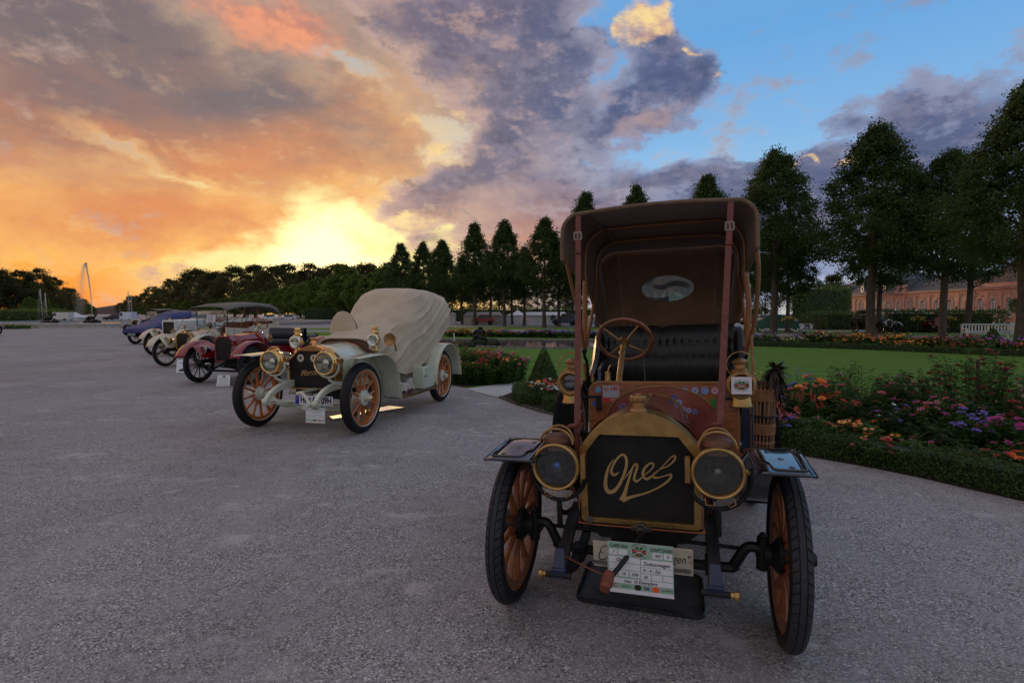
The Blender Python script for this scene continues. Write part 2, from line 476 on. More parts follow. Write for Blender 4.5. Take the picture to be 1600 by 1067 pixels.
# ------------------------------------------------------------------ materials
MATS = {}
def mat(name, col=(0.5, 0.5, 0.5), rough=0.5, metal=0.0, var=0.12, vs=9.0, bump=0.0, bs=60.0, bd=0.003, coat=0.0, col2=None, spec=0.5, rv=0.12, trans=0.0, streak=None, dirt=None, ior=1.5, sheen=0.0, sss=0.0, twoside=False):
    """principled material with procedural colour, roughness and relief variation"""
    if name in MATS: return MATS[name]
    m = bpy.data.materials.new(name); m.use_nodes = True
    t = m.node_tree; t.nodes.clear(); N = NT(t)
    p = N.new('ShaderNodeBsdfPrincipled'); o = N.new('ShaderNodeOutputMaterial'); t.links.new(p.outputs[0], o.inputs[0])
    co = N.coord('Object')
    if streak: co = N.vmath('MULTIPLY', co, streak)
    n1 = N.noise(co, vs, 6, 0.6)
    c = tuple(col[:3]) + (1,)
    if col2 is None:
        cA = tuple(max(0, x * (1 - var)) for x in col[:3]) + (1,); cB = tuple(min(1, x * (1 + var)) for x in col[:3]) + (1,)
    else: cA = c; cB = tuple(col2[:3]) + (1,)
    base = N.mixc(N.sstep(n1, 0.34, 0.66), cA, cB)
    if dirt:
        n3 = N.noise(N.coord('Object'), dirt[1], 8, 0.7)
        base = N.mixc(N.sstep(n3, 0.5, 0.75) * dirt[2], base, tuple(dirt[0]) + (1,))
    N.put(p.inputs['Base Color'], base)
    N.put(p.inputs['Metallic'], metal)
    N.put(p.inputs['Roughness'], N.math('ADD', (N.noise(co, vs * 2.3, 5, 0.6) - 0.5) * rv * 2, rough, clamp=True))
    N.put(p.inputs['IOR'], ior); p.inputs['Specular IOR Level'].default_value = spec
    if coat: p.inputs['Coat Weight'].default_value = coat; p.inputs['Coat Roughness'].default_value = 0.06
    if trans: p.inputs['Transmission Weight'].default_value = trans
    if sheen: p.inputs['Sheen Weight'].default_value = sheen
    if bump: N.put(p.inputs['Normal'], N.bump(N.noise(co, bs, 5, 0.6), bump, bd))
    MATS[name] = m
    return m
def leafmat(name, cA, cB, trans=0.35, rough=0.55, cC=None, vs=0.6):
    """foliage: varies per leaf (island) and softly over space, with light passing through"""
    if name in MATS: return MATS[name]
    m = bpy.data.materials.new(name); m.use_nodes = True
    t = m.node_tree; t.nodes.clear(); N = NT(t)
    g = N.new('ShaderNodeNewGeometry')
    ri = S(N, g.outputs['Random Per Island'])
    n = N.noise(N.coord('Object'), vs, 3, 0.5)
    f = N.math('ADD', ri * 0.55, n * 0.9 - 0.22, clamp=True)
    c = N.mixc(f, tuple(cA) + (1,), tuple(cB) + (1,))
    if cC: c = N.mixc(N.sstep(ri, 0.93, 0.97), c, tuple(cC) + (1,))
    p = N.new('ShaderNodeBsdfPrincipled'); N.put(p.inputs['Base Color'], c); p.inputs['Roughness'].default_value = rough
    p.inputs['Specular IOR Level'].default_value = 0.35
    tr = N.new('ShaderNodeBsdfTranslucent'); N.put(tr.inputs[0], N.mixc(0.5, c, tuple(x * 1.6 for x in cB) + (1,)))
    mx = N.new('ShaderNodeMixShader'); mx.inputs[0].default_value = trans
    t.links.new(p.outputs[0], mx.inputs[1]); t.links.new(tr.outputs[0], mx.inputs[2])
    o = N.new('ShaderNodeOutputMaterial'); t.links.new(mx.outputs[0], o.inputs[0])
    MATS[name] = m
    return m

BRASS = mat('aged_brass', (0.46, 0.285, 0.10), 0.36, 0.92, var=0.18, vs=14, rv=0.14, bump=0.1, bs=120, bd=0.0006, dirt=((0.20, 0.11, 0.04), 18, 0.6))
BRASS_D = mat('dull_brass', (0.36, 0.21, 0.085), 0.46, 0.85, var=0.2, vs=20, bump=0.1, bs=90, bd=0.0006, dirt=((0.12, 0.06, 0.03), 22, 0.7))
BRASS_B = mat('bright_brass', (0.80, 0.55, 0.22), 0.16, 1.0, var=0.08, vs=10, rv=0.08)
COPPER = mat('copper_pipe', (0.62, 0.25, 0.14), 0.3, 1.0, var=0.1)
IRON = mat('black_iron', (0.008, 0.008, 0.009), 0.42, 0.0, var=0.3, spec=0.3, bump=0.25, bs=80, bd=0.001, dirt=((0.03, 0.02, 0.015), 12, 0.6))
STEEL = mat('worn_steel', (0.20, 0.185, 0.17), 0.42, 0.85, var=0.3)
BLUEP = mat('blue_chassis_paint', (0.006, 0.014, 0.055), 0.35, 0.0, var=0.25, coat=0.2, dirt=((0.03, 0.03, 0.035), 9, 0.5))
LACQ = mat('black_lacquer', (0.008, 0.009, 0.012), 0.11, 0.0, var=0.3, coat=0.8, rv=0.04, dirt=((0.05, 0.045, 0.04), 40, 0.18))
RUBBER = mat('tyre_rubber', (0.010, 0.010, 0.011), 0.62, 0.0, var=0.3, spec=0.3, vs=20, bump=0.25, bs=160, bd=0.001, dirt=((0.035, 0.032, 0.03), 14, 0.4))
TREAD = mat('tyre_tread', (0.024, 0.026, 0.033), 0.8, 0.0, var=0.2, vs=30, bump=0.3, bs=200, bd=0.001, dirt=((0.06, 0.057, 0.055), 16, 0.5))
WOODO = mat('orange_spoke_wood', (0.17, 0.050, 0.014), 0.38, 0.0, col2=(0.27, 0.088, 0.026), vs=18, streak=(1, 1, 1), coat=0.3, dirt=((0.06, 0.03, 0.02), 10, 0.6))
WOODD = mat('varnished_dash_wood', (0.17, 0.055, 0.016), 0.28, 0.0, col2=(0.30, 0.10, 0.03), vs=7, streak=(1.0, 3, 7.0), coat=0.5, bump=0.05)
WOODB = mat('ash_bow_wood', (0.24, 0.105, 0.035), 0.42, 0.0, col2=(0.33, 0.15, 0.05), vs=16, streak=(5, 5, 0.6), coat=0.2)
WOODS = mat('steering_wheel_wood', (0.14, 0.045, 0.018), 0.25, 0.0, col2=(0.24, 0.08, 0.03), vs=16, coat=0.6)
LEATHB = mat('black_leather', (0.007, 0.007, 0.008), 0.38, 0.0, var=0.3, vs=30, bump=0.35, bs=110, bd=0.0012)
LEATHR = mat('red_leather_strap', (0.11, 0.024, 0.016), 0.55, 0.0, col2=(0.16, 0.038, 0.026), vs=26, bump=0.2, bs=150, bd=0.001)
LEATHT = mat('terracotta_leather', (0.18, 0.045, 0.022), 0.6, 0.0, var=0.2, vs=30, bump=0.25, bs=120)
CANVAS = mat('brown_canvas', (0.13, 0.070, 0.038), 0.86, 0.0, col2=(0.17, 0.094, 0.052), vs=5, bump=0.25, bs=220, bd=0.0012, sheen=0.2, dirt=((0.045, 0.026, 0.018), 3, 0.5))
CANVASE = mat('canvas_binding', (0.17, 0.115, 0.075), 0.9, 0.0, var=0.15, vs=14, bump=0.2, bs=160)
REDP = mat('oxblood_bonnet_paint', (0.085, 0.012, 0.010), 0.22, 0.0, var=0.2, coat=0.5)
PAPER = mat('white_card', (0.72, 0.72, 0.76), 0.55, 0.0, var=0.03)
INK = mat('black_print', (0.02, 0.02, 0.025), 0.6, var=0.05)
CREAMPL = mat('old_cream_plate', (0.46, 0.42, 0.32), 0.5, 0.0, var=0.06, dirt=((0.16, 0.09, 0.03), 9, 0.8))
def flat(name, c, rough=0.45): return mat(name, lin(c)[:3], rough, 0.0, var=0.05)

def glass(name='lamp_glass', col=(0.9, 0.95, 0.93), rough=0.03, tr=0.9):
    if name in MATS: return MATS[name]
    m = bpy.data.materials.new(name); m.use_nodes = True
    t = m.node_tree; t.nodes.clear(); N = NT(t)
    gl = N.new('ShaderNodeBsdfGlossy'); gl.inputs['Roughness'].default_value = rough
    tp = N.new('ShaderNodeBsdfTransparent'); tp.inputs[0].default_value = tuple(col) + (1,)
    fz = N.new('ShaderNodeLayerWeight'); fz.inputs[0].default_value = 0.5
    f = N.math('ADD', (S(N, fz.outputs['Facing']) ** 4.0) * 0.7 + 0.03, (1 - tr) * 0.5 + N.noise(N.coord('Object'), 30, 4, 0.6) * 0.05, clamp=True)
    mx = N.new('ShaderNodeMixShader'); N.put(mx.inputs[0], f)
    t.links.new(tp.outputs[0], mx.inputs[1]); t.links.new(gl.outputs[0], mx.inputs[2])
    o = N.new('ShaderNodeOutputMaterial'); t.links.new(mx.outputs[0], o.inputs[0])
    MATS[name] = m
    return m
GLASS = glass()
REFL = mat('lamp_reflector', (0.42, 0.43, 0.40), 0.22, 1.0, var=0.25, vs=30)

def core_mat(name, c1, c2, sc):
    """radiator honeycomb: tiny dark cells with faint metal walls"""
    m = bpy.data.materials.new(name); m.use_nodes = True
    t = m.node_tree; t.nodes.clear(); N = NT(t)
    x, y, z = N.sep(N.coord('Object'))
    a = N.math('FRACT', (x + z * 0.577) * sc); b = N.math('FRACT', (x - z * 0.577) * sc)
    da = N.math('ABSOLUTE', a - 0.5); db = N.math('ABSOLUTE', b - 0.5)
    mx = N.math('MAXIMUM', da, db)
    f = N.sstep(mx, 0.34, 0.47)
    c = N.mixc(f * N.sstep(N.noise(N.coord('Object'), 9, 4), 0.2, 0.8), tuple(c1) + (1,), tuple(c2) + (1,))
    p = N.new('ShaderNodeBsdfPrincipled'); N.put(p.inputs['Base Color'], c); p.inputs['Roughness'].default_value = 0.55
    N.put(p.inputs['Metallic'], f * 0.4)
    N.put(p.inputs['Normal'], N.bump(f, 0.9, 0.003))
    o = N.new('ShaderNodeOutputMaterial'); t.links.new(p.outputs[0], o.inputs[0])
    return m
CORE = core_mat('radiator_honeycomb', (0.004, 0.004, 0.005), (0.06, 0.055, 0.045), 150)

# ------------------------------------------------------------------ shared wheel builder
def wheel(car, x, y, Rw, tw, side, rimmat, spokemat, hubmat, nsp=12, felloe=0.04, tread=None, ring=None, rot=0.0, steer=0.0, spr=(0.02, 0.03), tyremat=None, hubr=0.055, hubl=0.12, spokes=True, detail=1.0):
    """wheel with axis along local x; side=+1 outer face toward +x"""
    tr = tw / 2; M = fr((0, 0, 0), (side, 0, 0), (0, 0, 1))
    n = int(48 * detail)
    hub = MB()
    hub.lathe([(0, hubl * 0.62), (hubr * 0.45, hubl * 0.62), (hubr * 0.62, hubl * 0.5), (hubr * 0.62, hubl * 0.28), (hubr * 1.35, hubl * 0.22), (hubr * 1.35, -hubl * 0.2), (hubr * 0.8, -hubl * 0.35), (hubr * 0.8, -hubl * 0.5), (0, -hubl * 0.5)], M, 20)
    w = ob('wheel', hub, hubmat, car, (x, y, Rw), (0, 0, steer))
    ty = MB()
    prof = []
    for i in range(17):
        a = R(-115 + 230 * i / 16)
        rr = Rw - tr + tr * math.cos(a) * (1.0 if abs(math.cos(a)) < 0.9 else 0.985); prof.append((rr, tr * math.sin(a)))
    prof.append(prof[0]); ty.lathe(prof, M, n)
    ob('tyre', ty, tyremat or RUBBER, w)
    ri = Rw - tr * 1.5
    fe = MB(); fw = tw * 0.36
    fe.lathe([(ri + 0.012, -fw), (ri + 0.012, fw), (ri - felloe * 0.4, fw), (ri - felloe, fw * 0.72), (ri - felloe, -fw * 0.72), (ri - felloe * 0.4, -fw), (ri + 0.012, -fw)], M, n)
    ob('rim', fe, rimmat, w)
    if ring:
        rg = MB(); rg.lathe([(ri + 0.022, fw + 0.001), (ri + 0.026, fw + 0.01), (ri + 0.004, fw + 0.012), (ri - 0.004, fw + 0.002)], M, n)
        rg.lathe([(ri + 0.022, -fw - 0.001), (ri + 0.026, -fw - 0.01), (ri + 0.004, -fw - 0.012), (ri - 0.004, -fw - 0.002)], M, n)
        ob('rim_band', rg, ring, w)
    if spokes:
        sp = MB(); L = ri - felloe + 0.004
        sp.tube([(0, 0, hubr * 0.9), (0, 0, hubr * 1.9), (0, 0, L * 0.55), (0, 0, L * 0.85), (0, 0, L)], [spr[1] * 0.62, spr[1] * 0.56, spr[0] * 0.72, spr[0] * 0.72, spr[0] * 1.0], 8, flatten=1.2)
        me = mesh_of('spoke', sp)
        for k in range(nsp):
            ob('spoke', me, spokemat, w, None, (rot + 2 * math.pi * k / nsp, 0, 0))
    if tread:
        # centre rib plus two rows of slanted blocks
        rb = MB(); rb.lathe([(Rw - 0.001, -tw * 0.13), (Rw + 0.004, -tw * 0.12), (Rw + 0.004, tw * 0.12), (Rw - 0.001, tw * 0.13)], M, 96)
        nb = 58
        for sgn in (-1, 1):
            for k in range(nb):
                a0 = 2 * math.pi * k / nb
                pts = []
                for (u, r_) in ((0.17, Rw + 0.002), (0.30, Rw - 0.004), (0.42, Rw - 0.017)):
                    sl = 0.045 * (u - 0.17) / 0.25
                    for da in (0.008 + sl, 2 * math.pi / nb - 0.012 + sl):
                        pts.append((r_ * math.cos(a0 + da), r_ * math.sin(a0 + da), sgn * u * tw))
                        rr = r_ - 0.012
                        pts.append((rr * math.cos(a0 + da), rr * math.sin(a0 + da), sgn * u * tw))
                # 12 verts: per u: top0, bot0, top1, bot1
                fs = []
                for q in range(2):
                    b = q * 4; e = b + 4
                    fs += [(b, b + 2, e + 2, e), (b, e, e + 1, b + 1), (b + 2, b + 3, e + 3, e + 2)]
                fs += [(0, 1, 3, 2), (8, 10, 11, 9)]
                rb.add(pts, fs, M, True)
        ob('tread', rb, tread, w, kind='stuff')
    return w

# ================================================================== the brown doctor's car in front
TH = R(-18)
car = thing('veteran_car', "brown canvas-hooded veteran doctor's car with gold script on its black radiator, nearest to the camera", 'vintage car', (0.64, 2.655, 0), TH)
ROLL = -0.033; BX = 0.04
def bp(name, mb, m, parent=None, **kw):
    """body part: the sprung body leans two degrees"""
    if parent is None: return ob(name, mb, m, car, (BX, 0, 0), (0, ROLL, 0), **kw)
    return ob(name, mb, m, parent, **kw)

for (x, side) in ((-0.67, -1), (0.67, 1)):
    wheel(car, x, 0.075, 0.405, 0.092, side, WOODO, WOODO, IRON, 12, 0.05, TREAD, None, rot=0.1 + side * 0.07, spr=(0.021, 0.032), hubr=0.062, hubl=0.2)
for (x, side) in ((-0.76, -1), (0.72, 1)):
    wheel(car, x, 2.12, 0.44, 0.11, side, WOODO, WOODO, IRON, 12, 0.05, TREAD, None, rot=0.2, spr=(0.023, 0.034), hubr=0.08, hubl=0.2)

# --- radiator
outer = [(-0.305, 0.555), (-0.302, 0.54), (-0.288, 0.53)] + [(0.245, 0.53), (0.259, 0.54), (0.262, 0.555)] + [(0.262, 0.90)]
arch = spl([(0.262, 0.905), (0.197, 0.987), (0.098, 1.056), (-0.018, 1.081), (-0.136, 1.056), (-0.236, 0.987), (-0.305, 0.9)], 6)
outer = outer + [(p.x, p.y) for p in [Vector((a[0], a[1])) for a in arch][1:]]
core = [(-0.270, 0.553), (0.230, 0.553), (0.233, 0.880), (0.165, 0.968), (-0.205, 0.968), (-0.273, 0.880)]
m = MB(); m.prism([outer, core], 0.13, xz(0.05))
rad = bp('radiator', m, BRASS, bevel=0.004)
m = MB(); m.prism([core], 0.01, xz(-0.045)); ob('radiator_core', m, CORE, rad)
m = MB(); m.tube(spl([(-0.312, -0.083, 0.66), (-0.312, -0.083, 0.545), (-0.296, -0.083, 0.522), (-0.02, -0.083, 0.518), (0.255, -0.083, 0.522), (0.269, -0.083, 0.545), (0.269, -0.083, 0.64)], 6), 0.0045, 6)
ob('copper_trim', m, COPPER, rad)
m = MB(); m.lathe([(0, 1.072), (0.040, 1.072), (0.042, 1.084), (0.034, 1.092), (0.030, 1.096), (0.030, 1.124), (0.034, 1.128), (0.031, 1.132), (0.038, 1.134), (0.040, 1.150), (0.034, 1.157), (0.014, 1.160), (0.012, 1.166), (0, 1.166)], Matrix.Translation((-0.018, -0.035, 0)), 24)
ob('filler_cap', m, BRASS_D, rad)
m = MB(); 
for i in range(10):
    a = 2 * math.pi * i / 10; m.box((-0.018 + 0.039 * math.cos(a), -0.035 + 0.039 * math.sin(a), 1.141), (0.012, 0.012, 0.014))
ob('cap_grip', m, BRASS_D, rad)
m = MB(); m.disc((-0.262, -0.08, 0.542), 0.018, (0, -1, 0), 14, 0.006); m.disc((-0.262, -0.08, 0.542), 0.009, (0, -1, 0), 6, 0.012)
ob('drain_plug', m, STEEL, rad)
# script lettering traced as swelling strokes
O1 = [(-0.136, 0.843), (-0.152, 0.827), (-0.168, 0.798), (-0.180, 0.756), (-0.184, 0.708), (-0.170, 0.680), (-0.138, 0.690), (-0.107, 0.738), (-0.083, 0.803), (-0.080, 0.850), (-0.099, 0.868), (-0.128, 0.842), (-0.150, 0.799), (-0.153, 0.776), (-0.138, 0.766), (-0.116, 0.782)]
W1 = [0.002, 0.006, 0.011, 0.015, 0.019, 0.020, 0.017, 0.013, 0.014, 0.013, 0.010, 0.009, 0.010, 0.015, 0.013, 0.003]
P1 = [(-0.093, 0.747), (-0.063, 0.790), (-0.038, 0.824), (-0.028, 0.815), (-0.040, 0.776), (-0.044, 0.750), (-0.030, 0.742), (0.003, 0.772), (0.036, 0.802), (0.049, 0.824), (0.036, 0.834), (0.010, 0.812), (-0.002, 0.785), (0.002, 0.762), (0.020, 0.757), (0.056, 0.785), (0.093, 0.824), (0.130, 0.866), (0.148, 0.874), (0.146, 0.856), (0.118, 0.826), (0.074, 0.803), (0.046, 0.778), (0.050, 0.765), (0.072, 0.766), (0.100, 0.776), (0.128, 0.784), (0.124, 0.764), (0.092, 0.733), (0.050, 0.706), (0.000, 0.682), (-0.060, 0.662), (-0.104, 0.642)]
V1 = [0.003, 0.006, 0.010, 0.012, 0.011, 0.012, 0.010, 0.005, 0.005, 0.009, 0.008, 0.011, 0.013, 0.012, 0.011, 0.007, 0.005, 0.006, 0.008, 0.009, 0.006, 0.005, 0.009, 0.011, 0.007, 0.005, 0.009, 0.011, 0.010, 0.008, 0.008, 0.013, 0.022]
P2_ = [(-0.040, 0.828), (-0.058, 0.785), (-0.078, 0.722), (-0.092, 0.676), (-0.108, 0.640)]
V2 = [0.004, 0.009, 0.013, 0.019, 0.026]
m = MB()
for pts, ws, th in ((O1, W1, 0.0040), (P1, V1, 0.0044), (P2_, V2, 0.0036)):
    q = spl([(a, b, 0) for a, b in pts], 7); m.ribbon([(p.x, p.y) for p in q], interp(ws, len(q)), th, xz(-0.056))
SCRIPT = mat('gold_script', (0.50, 0.33, 0.14), 0.45, 0.75, var=0.1)
ob('script_lettering', m, SCRIPT, rad)

# --- bonnet
rows = []
for k in range(7):
    t = k / 6; y = 0.055 + 0.67 * t; row = []
    hw = 0.272 - 0.085 * t; cx = -0.02 + 0.03 * t; top = 1.066 - 0.01 * t; sh = 0.88 - 0.02 * t
    for j in range(21):
        a = math.pi * j / 20
        row.append((cx + hw * math.cos(a) * (1.0), y, sh + (top - sh) * math.sin(a) ** 0.9 if 0 < j < 20 else sh))
    row = [(cx + hw, y, 0.56)] + row + [(cx - hw, y, 0.56)]
    rows.append(row)
m = MB(); m.grid(rows)
bon = bp('bonnet', m, REDP)
def bon_pt(t, a, off=0.003):
    P = lambda tt, aa: Vector((-0.02 + 0.03 * tt + (0.272 - 0.085 * tt) * math.cos(aa), 0.055 + 0.67 * tt, (0.88 - 0.02 * tt) + (1.066 - 0.01 * tt - (0.88 - 0.02 * tt)) * math.sin(aa) ** 0.9))
    p = P(t, a); n = (P(t, a + 0.02) - P(t, a - 0.02)).cross(P(min(t + 0.02, 1), a) - P(t - 0.02, a)).normalized()
    if n.z < 0: n = -n
    return p + n * off, n
m = MB(); m.tube([(-0.02, 0.06, 1.068), (0.01, 0.72, 1.060)], 0.006, 6); ob('bonnet_hinge', m, BRASS_D, bon)
m = MB()
rw = [Vector(r_) for r_ in rows[-1][1:-1]]
m.tube([p + Vector((0, 0.004, 0.002)) for p in rw], 0.008, 6); ob('bonnet_edge', m, BRASS_D, bon)
m = MB()
for k in range(9): 
    p, n = bon_pt(0.72, R(92 + 4.2 * k)); m.ball(p, 0.004, 6, 4)
    p, n = bon_pt(0.99, R(22 + 5 * k)); m.ball(p, 0.004, 6, 4)
ob('rivets', m, BRASS_D, bon, kind='stuff')

REDA = mat('red_arch_paint', (0.20, 0.045, 0.028), 0.35, 0.0, var=0.25, vs=6, coat=0.3)
# --- dashboard
m = MB(); m.prism([rrect(-0.397, 0.52, 0.492, 1.127, 0.07)], 0.028, xz(0.765))
dash = bp('dashboard', m, WOODD, bevel=0.002)
m = MB(); m.tube([(p[0], 0.75, p[1]) for p in rrect(-0.399, 0.52, 0.494, 1.129, 0.07)], 0.005, 6, closed=True); ob('dashboard_trim', m, BRASS_D, dash)
ARCH = [(0.045 + 0.335 * math.cos(math.pi * i / 28), 0.86 + 0.245 * math.sin(math.pi * i / 28) ** 0.85) for i in range(29)]
m = MB(); m.prism([[(0.38, 0.60)] + ARCH + [(-0.29, 0.60)]], 0.006, xz(0.7385)); arp = ob('red_arch_panel', m, REDA, dash)
m = MB(); m.tube([(p[0], 0.731, p[1]) for p in ARCH], 0.0055, 6); m.tube([(0.05, 0.731, 1.10), (0.0, 0.731, 1.0)], 0.004, 6); ob('arch_trim', m, BRASS_D, arp)
STK = {'b': flat('blue_badge', (24, 44, 130)), 'w': flat('pale_badge', (150, 160, 185)), 'l': flat('light_blue_badge', (95, 130, 185)), 'c': flat('cyan_badge', (60, 150, 180)),
       'p': flat('pinkish_badge', (170, 150, 165)), 'v': flat('violet_badge', (75, 65, 120)), 'g': flat('green_badge', (20, 120, 40)), 't': flat('tan_badge', (150, 110, 80)), 'r': flat('red_sticker', (170, 25, 35)), 's': flat('silver_sticker', (150, 150, 160))}
def roundel(p, n, r, key, ringkey, par):
    m = MB(); m.disc(p, r, n, 20, 0.0015); o = ob('club_badge', m, STK[key], par)
    m = MB(); M = fr(Vector(p) + Vector(n) * 0.0016, n)
    cir = lambda q: [(q * math.cos(2 * math.pi * i / 18), q * math.sin(2 * math.pi * i / 18)) for i in range(18)]
    m.prism([cir(r * 0.93), cir(r * 0.82)], 0.0006, M)
    m.prism([[(-r * .45, -r * .12), (r * .1, -r * .2), (r * .5, r * .05), (r * .2, r * .18), (-r * .3, r * .15)]], 0.0006, M)
    ob('badge_print', m, STK[ringkey], o)
for (x, z, r, k, rk) in ((0.145, 1.080, 0.020, 'b', 'w'), (0.192, 1.076, 0.023, 'w', 'b'), (0.250, 1.079, 0.023, 'w', 'b'), (0.306, 1.079, 0.023, 'l', 'w'), (0.362, 1.080, 0.023, 'p', 'r'),
                         (0.273, 1.036, 0.022, 'p', 'b'), (0.291, 0.992, 0.020, 'b', 'l'), (-0.337, 1.079, 0.019, 'c', 'l'), (-0.362, 0.990, 0.016, 'b', 'l')):
    roundel((x, 0.7365, z), (0, -1, 0), r, k, rk, dash)
for (x, z, r, k, rk) in ((0.126, 1.034, 0.019, 'v', 'l'), (0.156, 1.006, 0.021, 'w', 'b'), (0.176, 0.965, 0.020, 'w', 'v'), (0.210, 0.958, 0.019, 'p', 'b'), (0.247, 0.952, 0.018, 'v', 'w'), (0.189, 0.918, 0.017, 'w', 'l'), (0.196, 0.88, 0.016, 'p', 'v'), (-0.18, 0.965, 0.030, 'v', 'p')):
    roundel((x, 0.7305, z), (0, -1, 0), r, k, rk, arp)
m = MB(); m.box((0.352, 0.7355, 1.003), (0.030, 0.002, 0.055)); ob('sticker', m, STK['g'], dash)
m = MB(); m.box((0.400, 0.7355, 1.062), (0.030, 0.002, 0.011)); ob('sticker', m, STK['t'], dash)
m = MB(); m.box((-0.256, 0.7355, 1.052), (0.104, 0.002, 0.108)); st = ob('sticker', m, STK['s'], dash, label='silver and red sticker reading 100')
m = MB(); m.box((-0.256, 0.734, 1.014), (0.1, 0.001, 0.030)); ob('sticker_band', m, STK['r'], st)
text('sticker_lettering', '100', 0.034, fr((-0.236, 0.7335, 1.086), (0, -1, 0), (1, 0, 0)), STK['r'], st, bold=0.0012)
text('sticker_lettering', 'FRAU', 0.022, fr((-0.236, 0.7330, 1.014), (0, -1, 0), (1, 0, 0)), STK['s'], st, bold=0.0005)
for k, zz in enumerate((1.093, 1.086, 1.079, 1.072)):
    m = MB(); m.box((-0.285, 0.734, zz), (0.034 - 0.006 * (k % 2), 0.001, 0.003)); ob('sticker_print', m, STK['r'], st)
for x in (-0.335, 0.395):
    m = MB(); m.box((x, 0.728, 0.995), (0.032, 0.014, 0.10)); m.tube([(x, 0.725, 1.035), (x + (-0.1 if x < 0 else 0.1), 0.715, 1.035), (x + (-0.14 if x < 0 else 0.11), 0.71, 1.05)], 0.008, 6)
    ob('lamp_bracket', m, IRON, dash, bevel=0.002)

# --- chassis, springs, axle
m = MB()
for x in (-0.33, 0.305): m.box((x, 1.25, 0.52), (0.045, 2.6, 0.085))
m.box((-0.012, 1.2, 0.52), (0.62, 0.05, 0.06)); m.box((-0.012, 2.4, 0.52), (0.62, 0.05, 0.06))
m.prism([[(-0.30, 0.525), (-0.215, 0.455), (0.185, 0.455), (0.268, 0.525)]], 0.03, xz(-0.04))
m.box((-0.012, 0.35, 0.46), (0.32, 0.7, 0.16)); m.box((0, 1.5, 0.47), (0.9, 1.6, 0.03))
m.tube([(-0.01, 0.7, 0.45), (-0.01, 2.1, 0.44)], 0.04, 8)
bp('chassis_frame', m, IRON, bevel=0.004)
for x in (-0.335, 0.305):
    m = MB(); s = 1 if x > 0 else -1
    prof = [(0.0, 0.60), (-0.12, 0.585), (-0.24, 0.545), (-0.36, 0.49), (-0.45, 0.455)]
    rows = []
    for i, (y, z) in enumerate(spl([(a, b, 0) for a, b in prof], 3)[0:0] or prof):
        w = 0.026; h = 0.045 - 0.004 * i
        rows.append([(x - w, y, z - h), (x + w, y, z - h), (x + w, y, z), (x - w, y, z)])
    m.grid(rows, cv=True, flat=True); m.add(rows[-1], [(0, 1, 2, 3)], flat=True)
    di = bp('dumb_iron', m, IRON, bevel=0.004)
    m = MB(); m.box((x, -0.455, 0.440), (0.060, 0.05, 0.045)); m.grid([[(x - 0.029, -0.482, 0.425), (x + 0.029, -0.482, 0.425), (x + 0.029, -0.470, 0.425), (x - 0.029, -0.470, 0.425)], [(x - 0.020, -0.432, 0.535), (x + 0.020, -0.432, 0.535), (x + 0.020, -0.42, 0.530), (x - 0.020, -0.42, 0.530)]], cv=True, flat=True); m.add([(x - 0.020, -0.432, 0.535), (x + 0.020, -0.432, 0.535), (x + 0.020, -0.42, 0.530), (x - 0.020, -0.42, 0.530)], [(0, 1, 2, 3)])
    ob('spring_shackle', m, BLUEP, di, bevel=0.005)
    m = MB(); m.tube([(x - 0.055, -0.47, 0.432), (x + 0.055, -0.47, 0.432)], 0.013, 10); ob('shackle_pin', m, IRON, di)
    m = MB(); m.lathe([(0, 0), (0.013, 0), (0.013, 0.012), (0.018, 0.014), (0.018, 0.03), (0.010, 0.034), (0, 0.034)], fr((x + s * 0.055, -0.47, 0.432), (s, 0, 0)), 10); ob('grease_cap', m, BRASS, di)
    m = MB()
    for k in range(5):
        L = 0.46 - 0.08 * k; pts = []
        for i in range(9):
            u = -1 + 2 * i / 8; pts.append((u * L, 0.345 + 0.012 * k * 0 + 0.085 * (u * L / 0.46) ** 2 - 0.009 * k))
        rows = [[(x - 0.021, y - 0.01, z), (x + 0.021, y - 0.01, z), (x + 0.021, y - 0.01, z + 0.008), (x - 0.021, y - 0.01, z + 0.008)] for y, z in pts]
        m.grid(rows, cv=True, flat=True)
    m.box((x, 0, 0.34), (0.06, 0.09, 0.07))
    bp('leaf_spring', m, IRON)
m = MB()
m.tube(spl([(-0.62, 0, 0.405), (-0.54, 0, 0.43), (-0.49, 0, 0.42), (-0.44, -0.0, 0.335), (-0.40, 0, 0.315), (0, 0, 0.305), (0.40, 0, 0.315), (0.44, 0, 0.335), (0.49, 0, 0.42), (0.54, 0, 0.43), (0.62, 0, 0.405)], 4), 0.026, 8)
ax = ob('front_axle', m, IRON, car, (0, 0.075, 0))
m = MB()
for s in (-1, 1): m.tube([(s * 0.565, 0, 0.33), (s * 0.565, 0, 0.485)], 0.028, 10); m.box((s * 0.57, 0.05, 0.37), (0.05, 0.14, 0.04)); m.ball((s * 0.565, 0, 0.49), 0.02, 8, 6)
ob('steering_knuckle', m, IRON, ax)
m = MB(); m.tube([(-0.56, 0.13, 0.365), (0.56, 0.13, 0.365)], 0.011, 8); ob('track_rod', m, IRON, ax)
m = MB(); m.tube([(-0.66, 2.12, 0.44), (0.66, 2.12, 0.44)], 0.045, 10); m.ball((0, 2.12, 0.44), 0.14, 14, 10); ob('rear_axle', m, IRON, car)

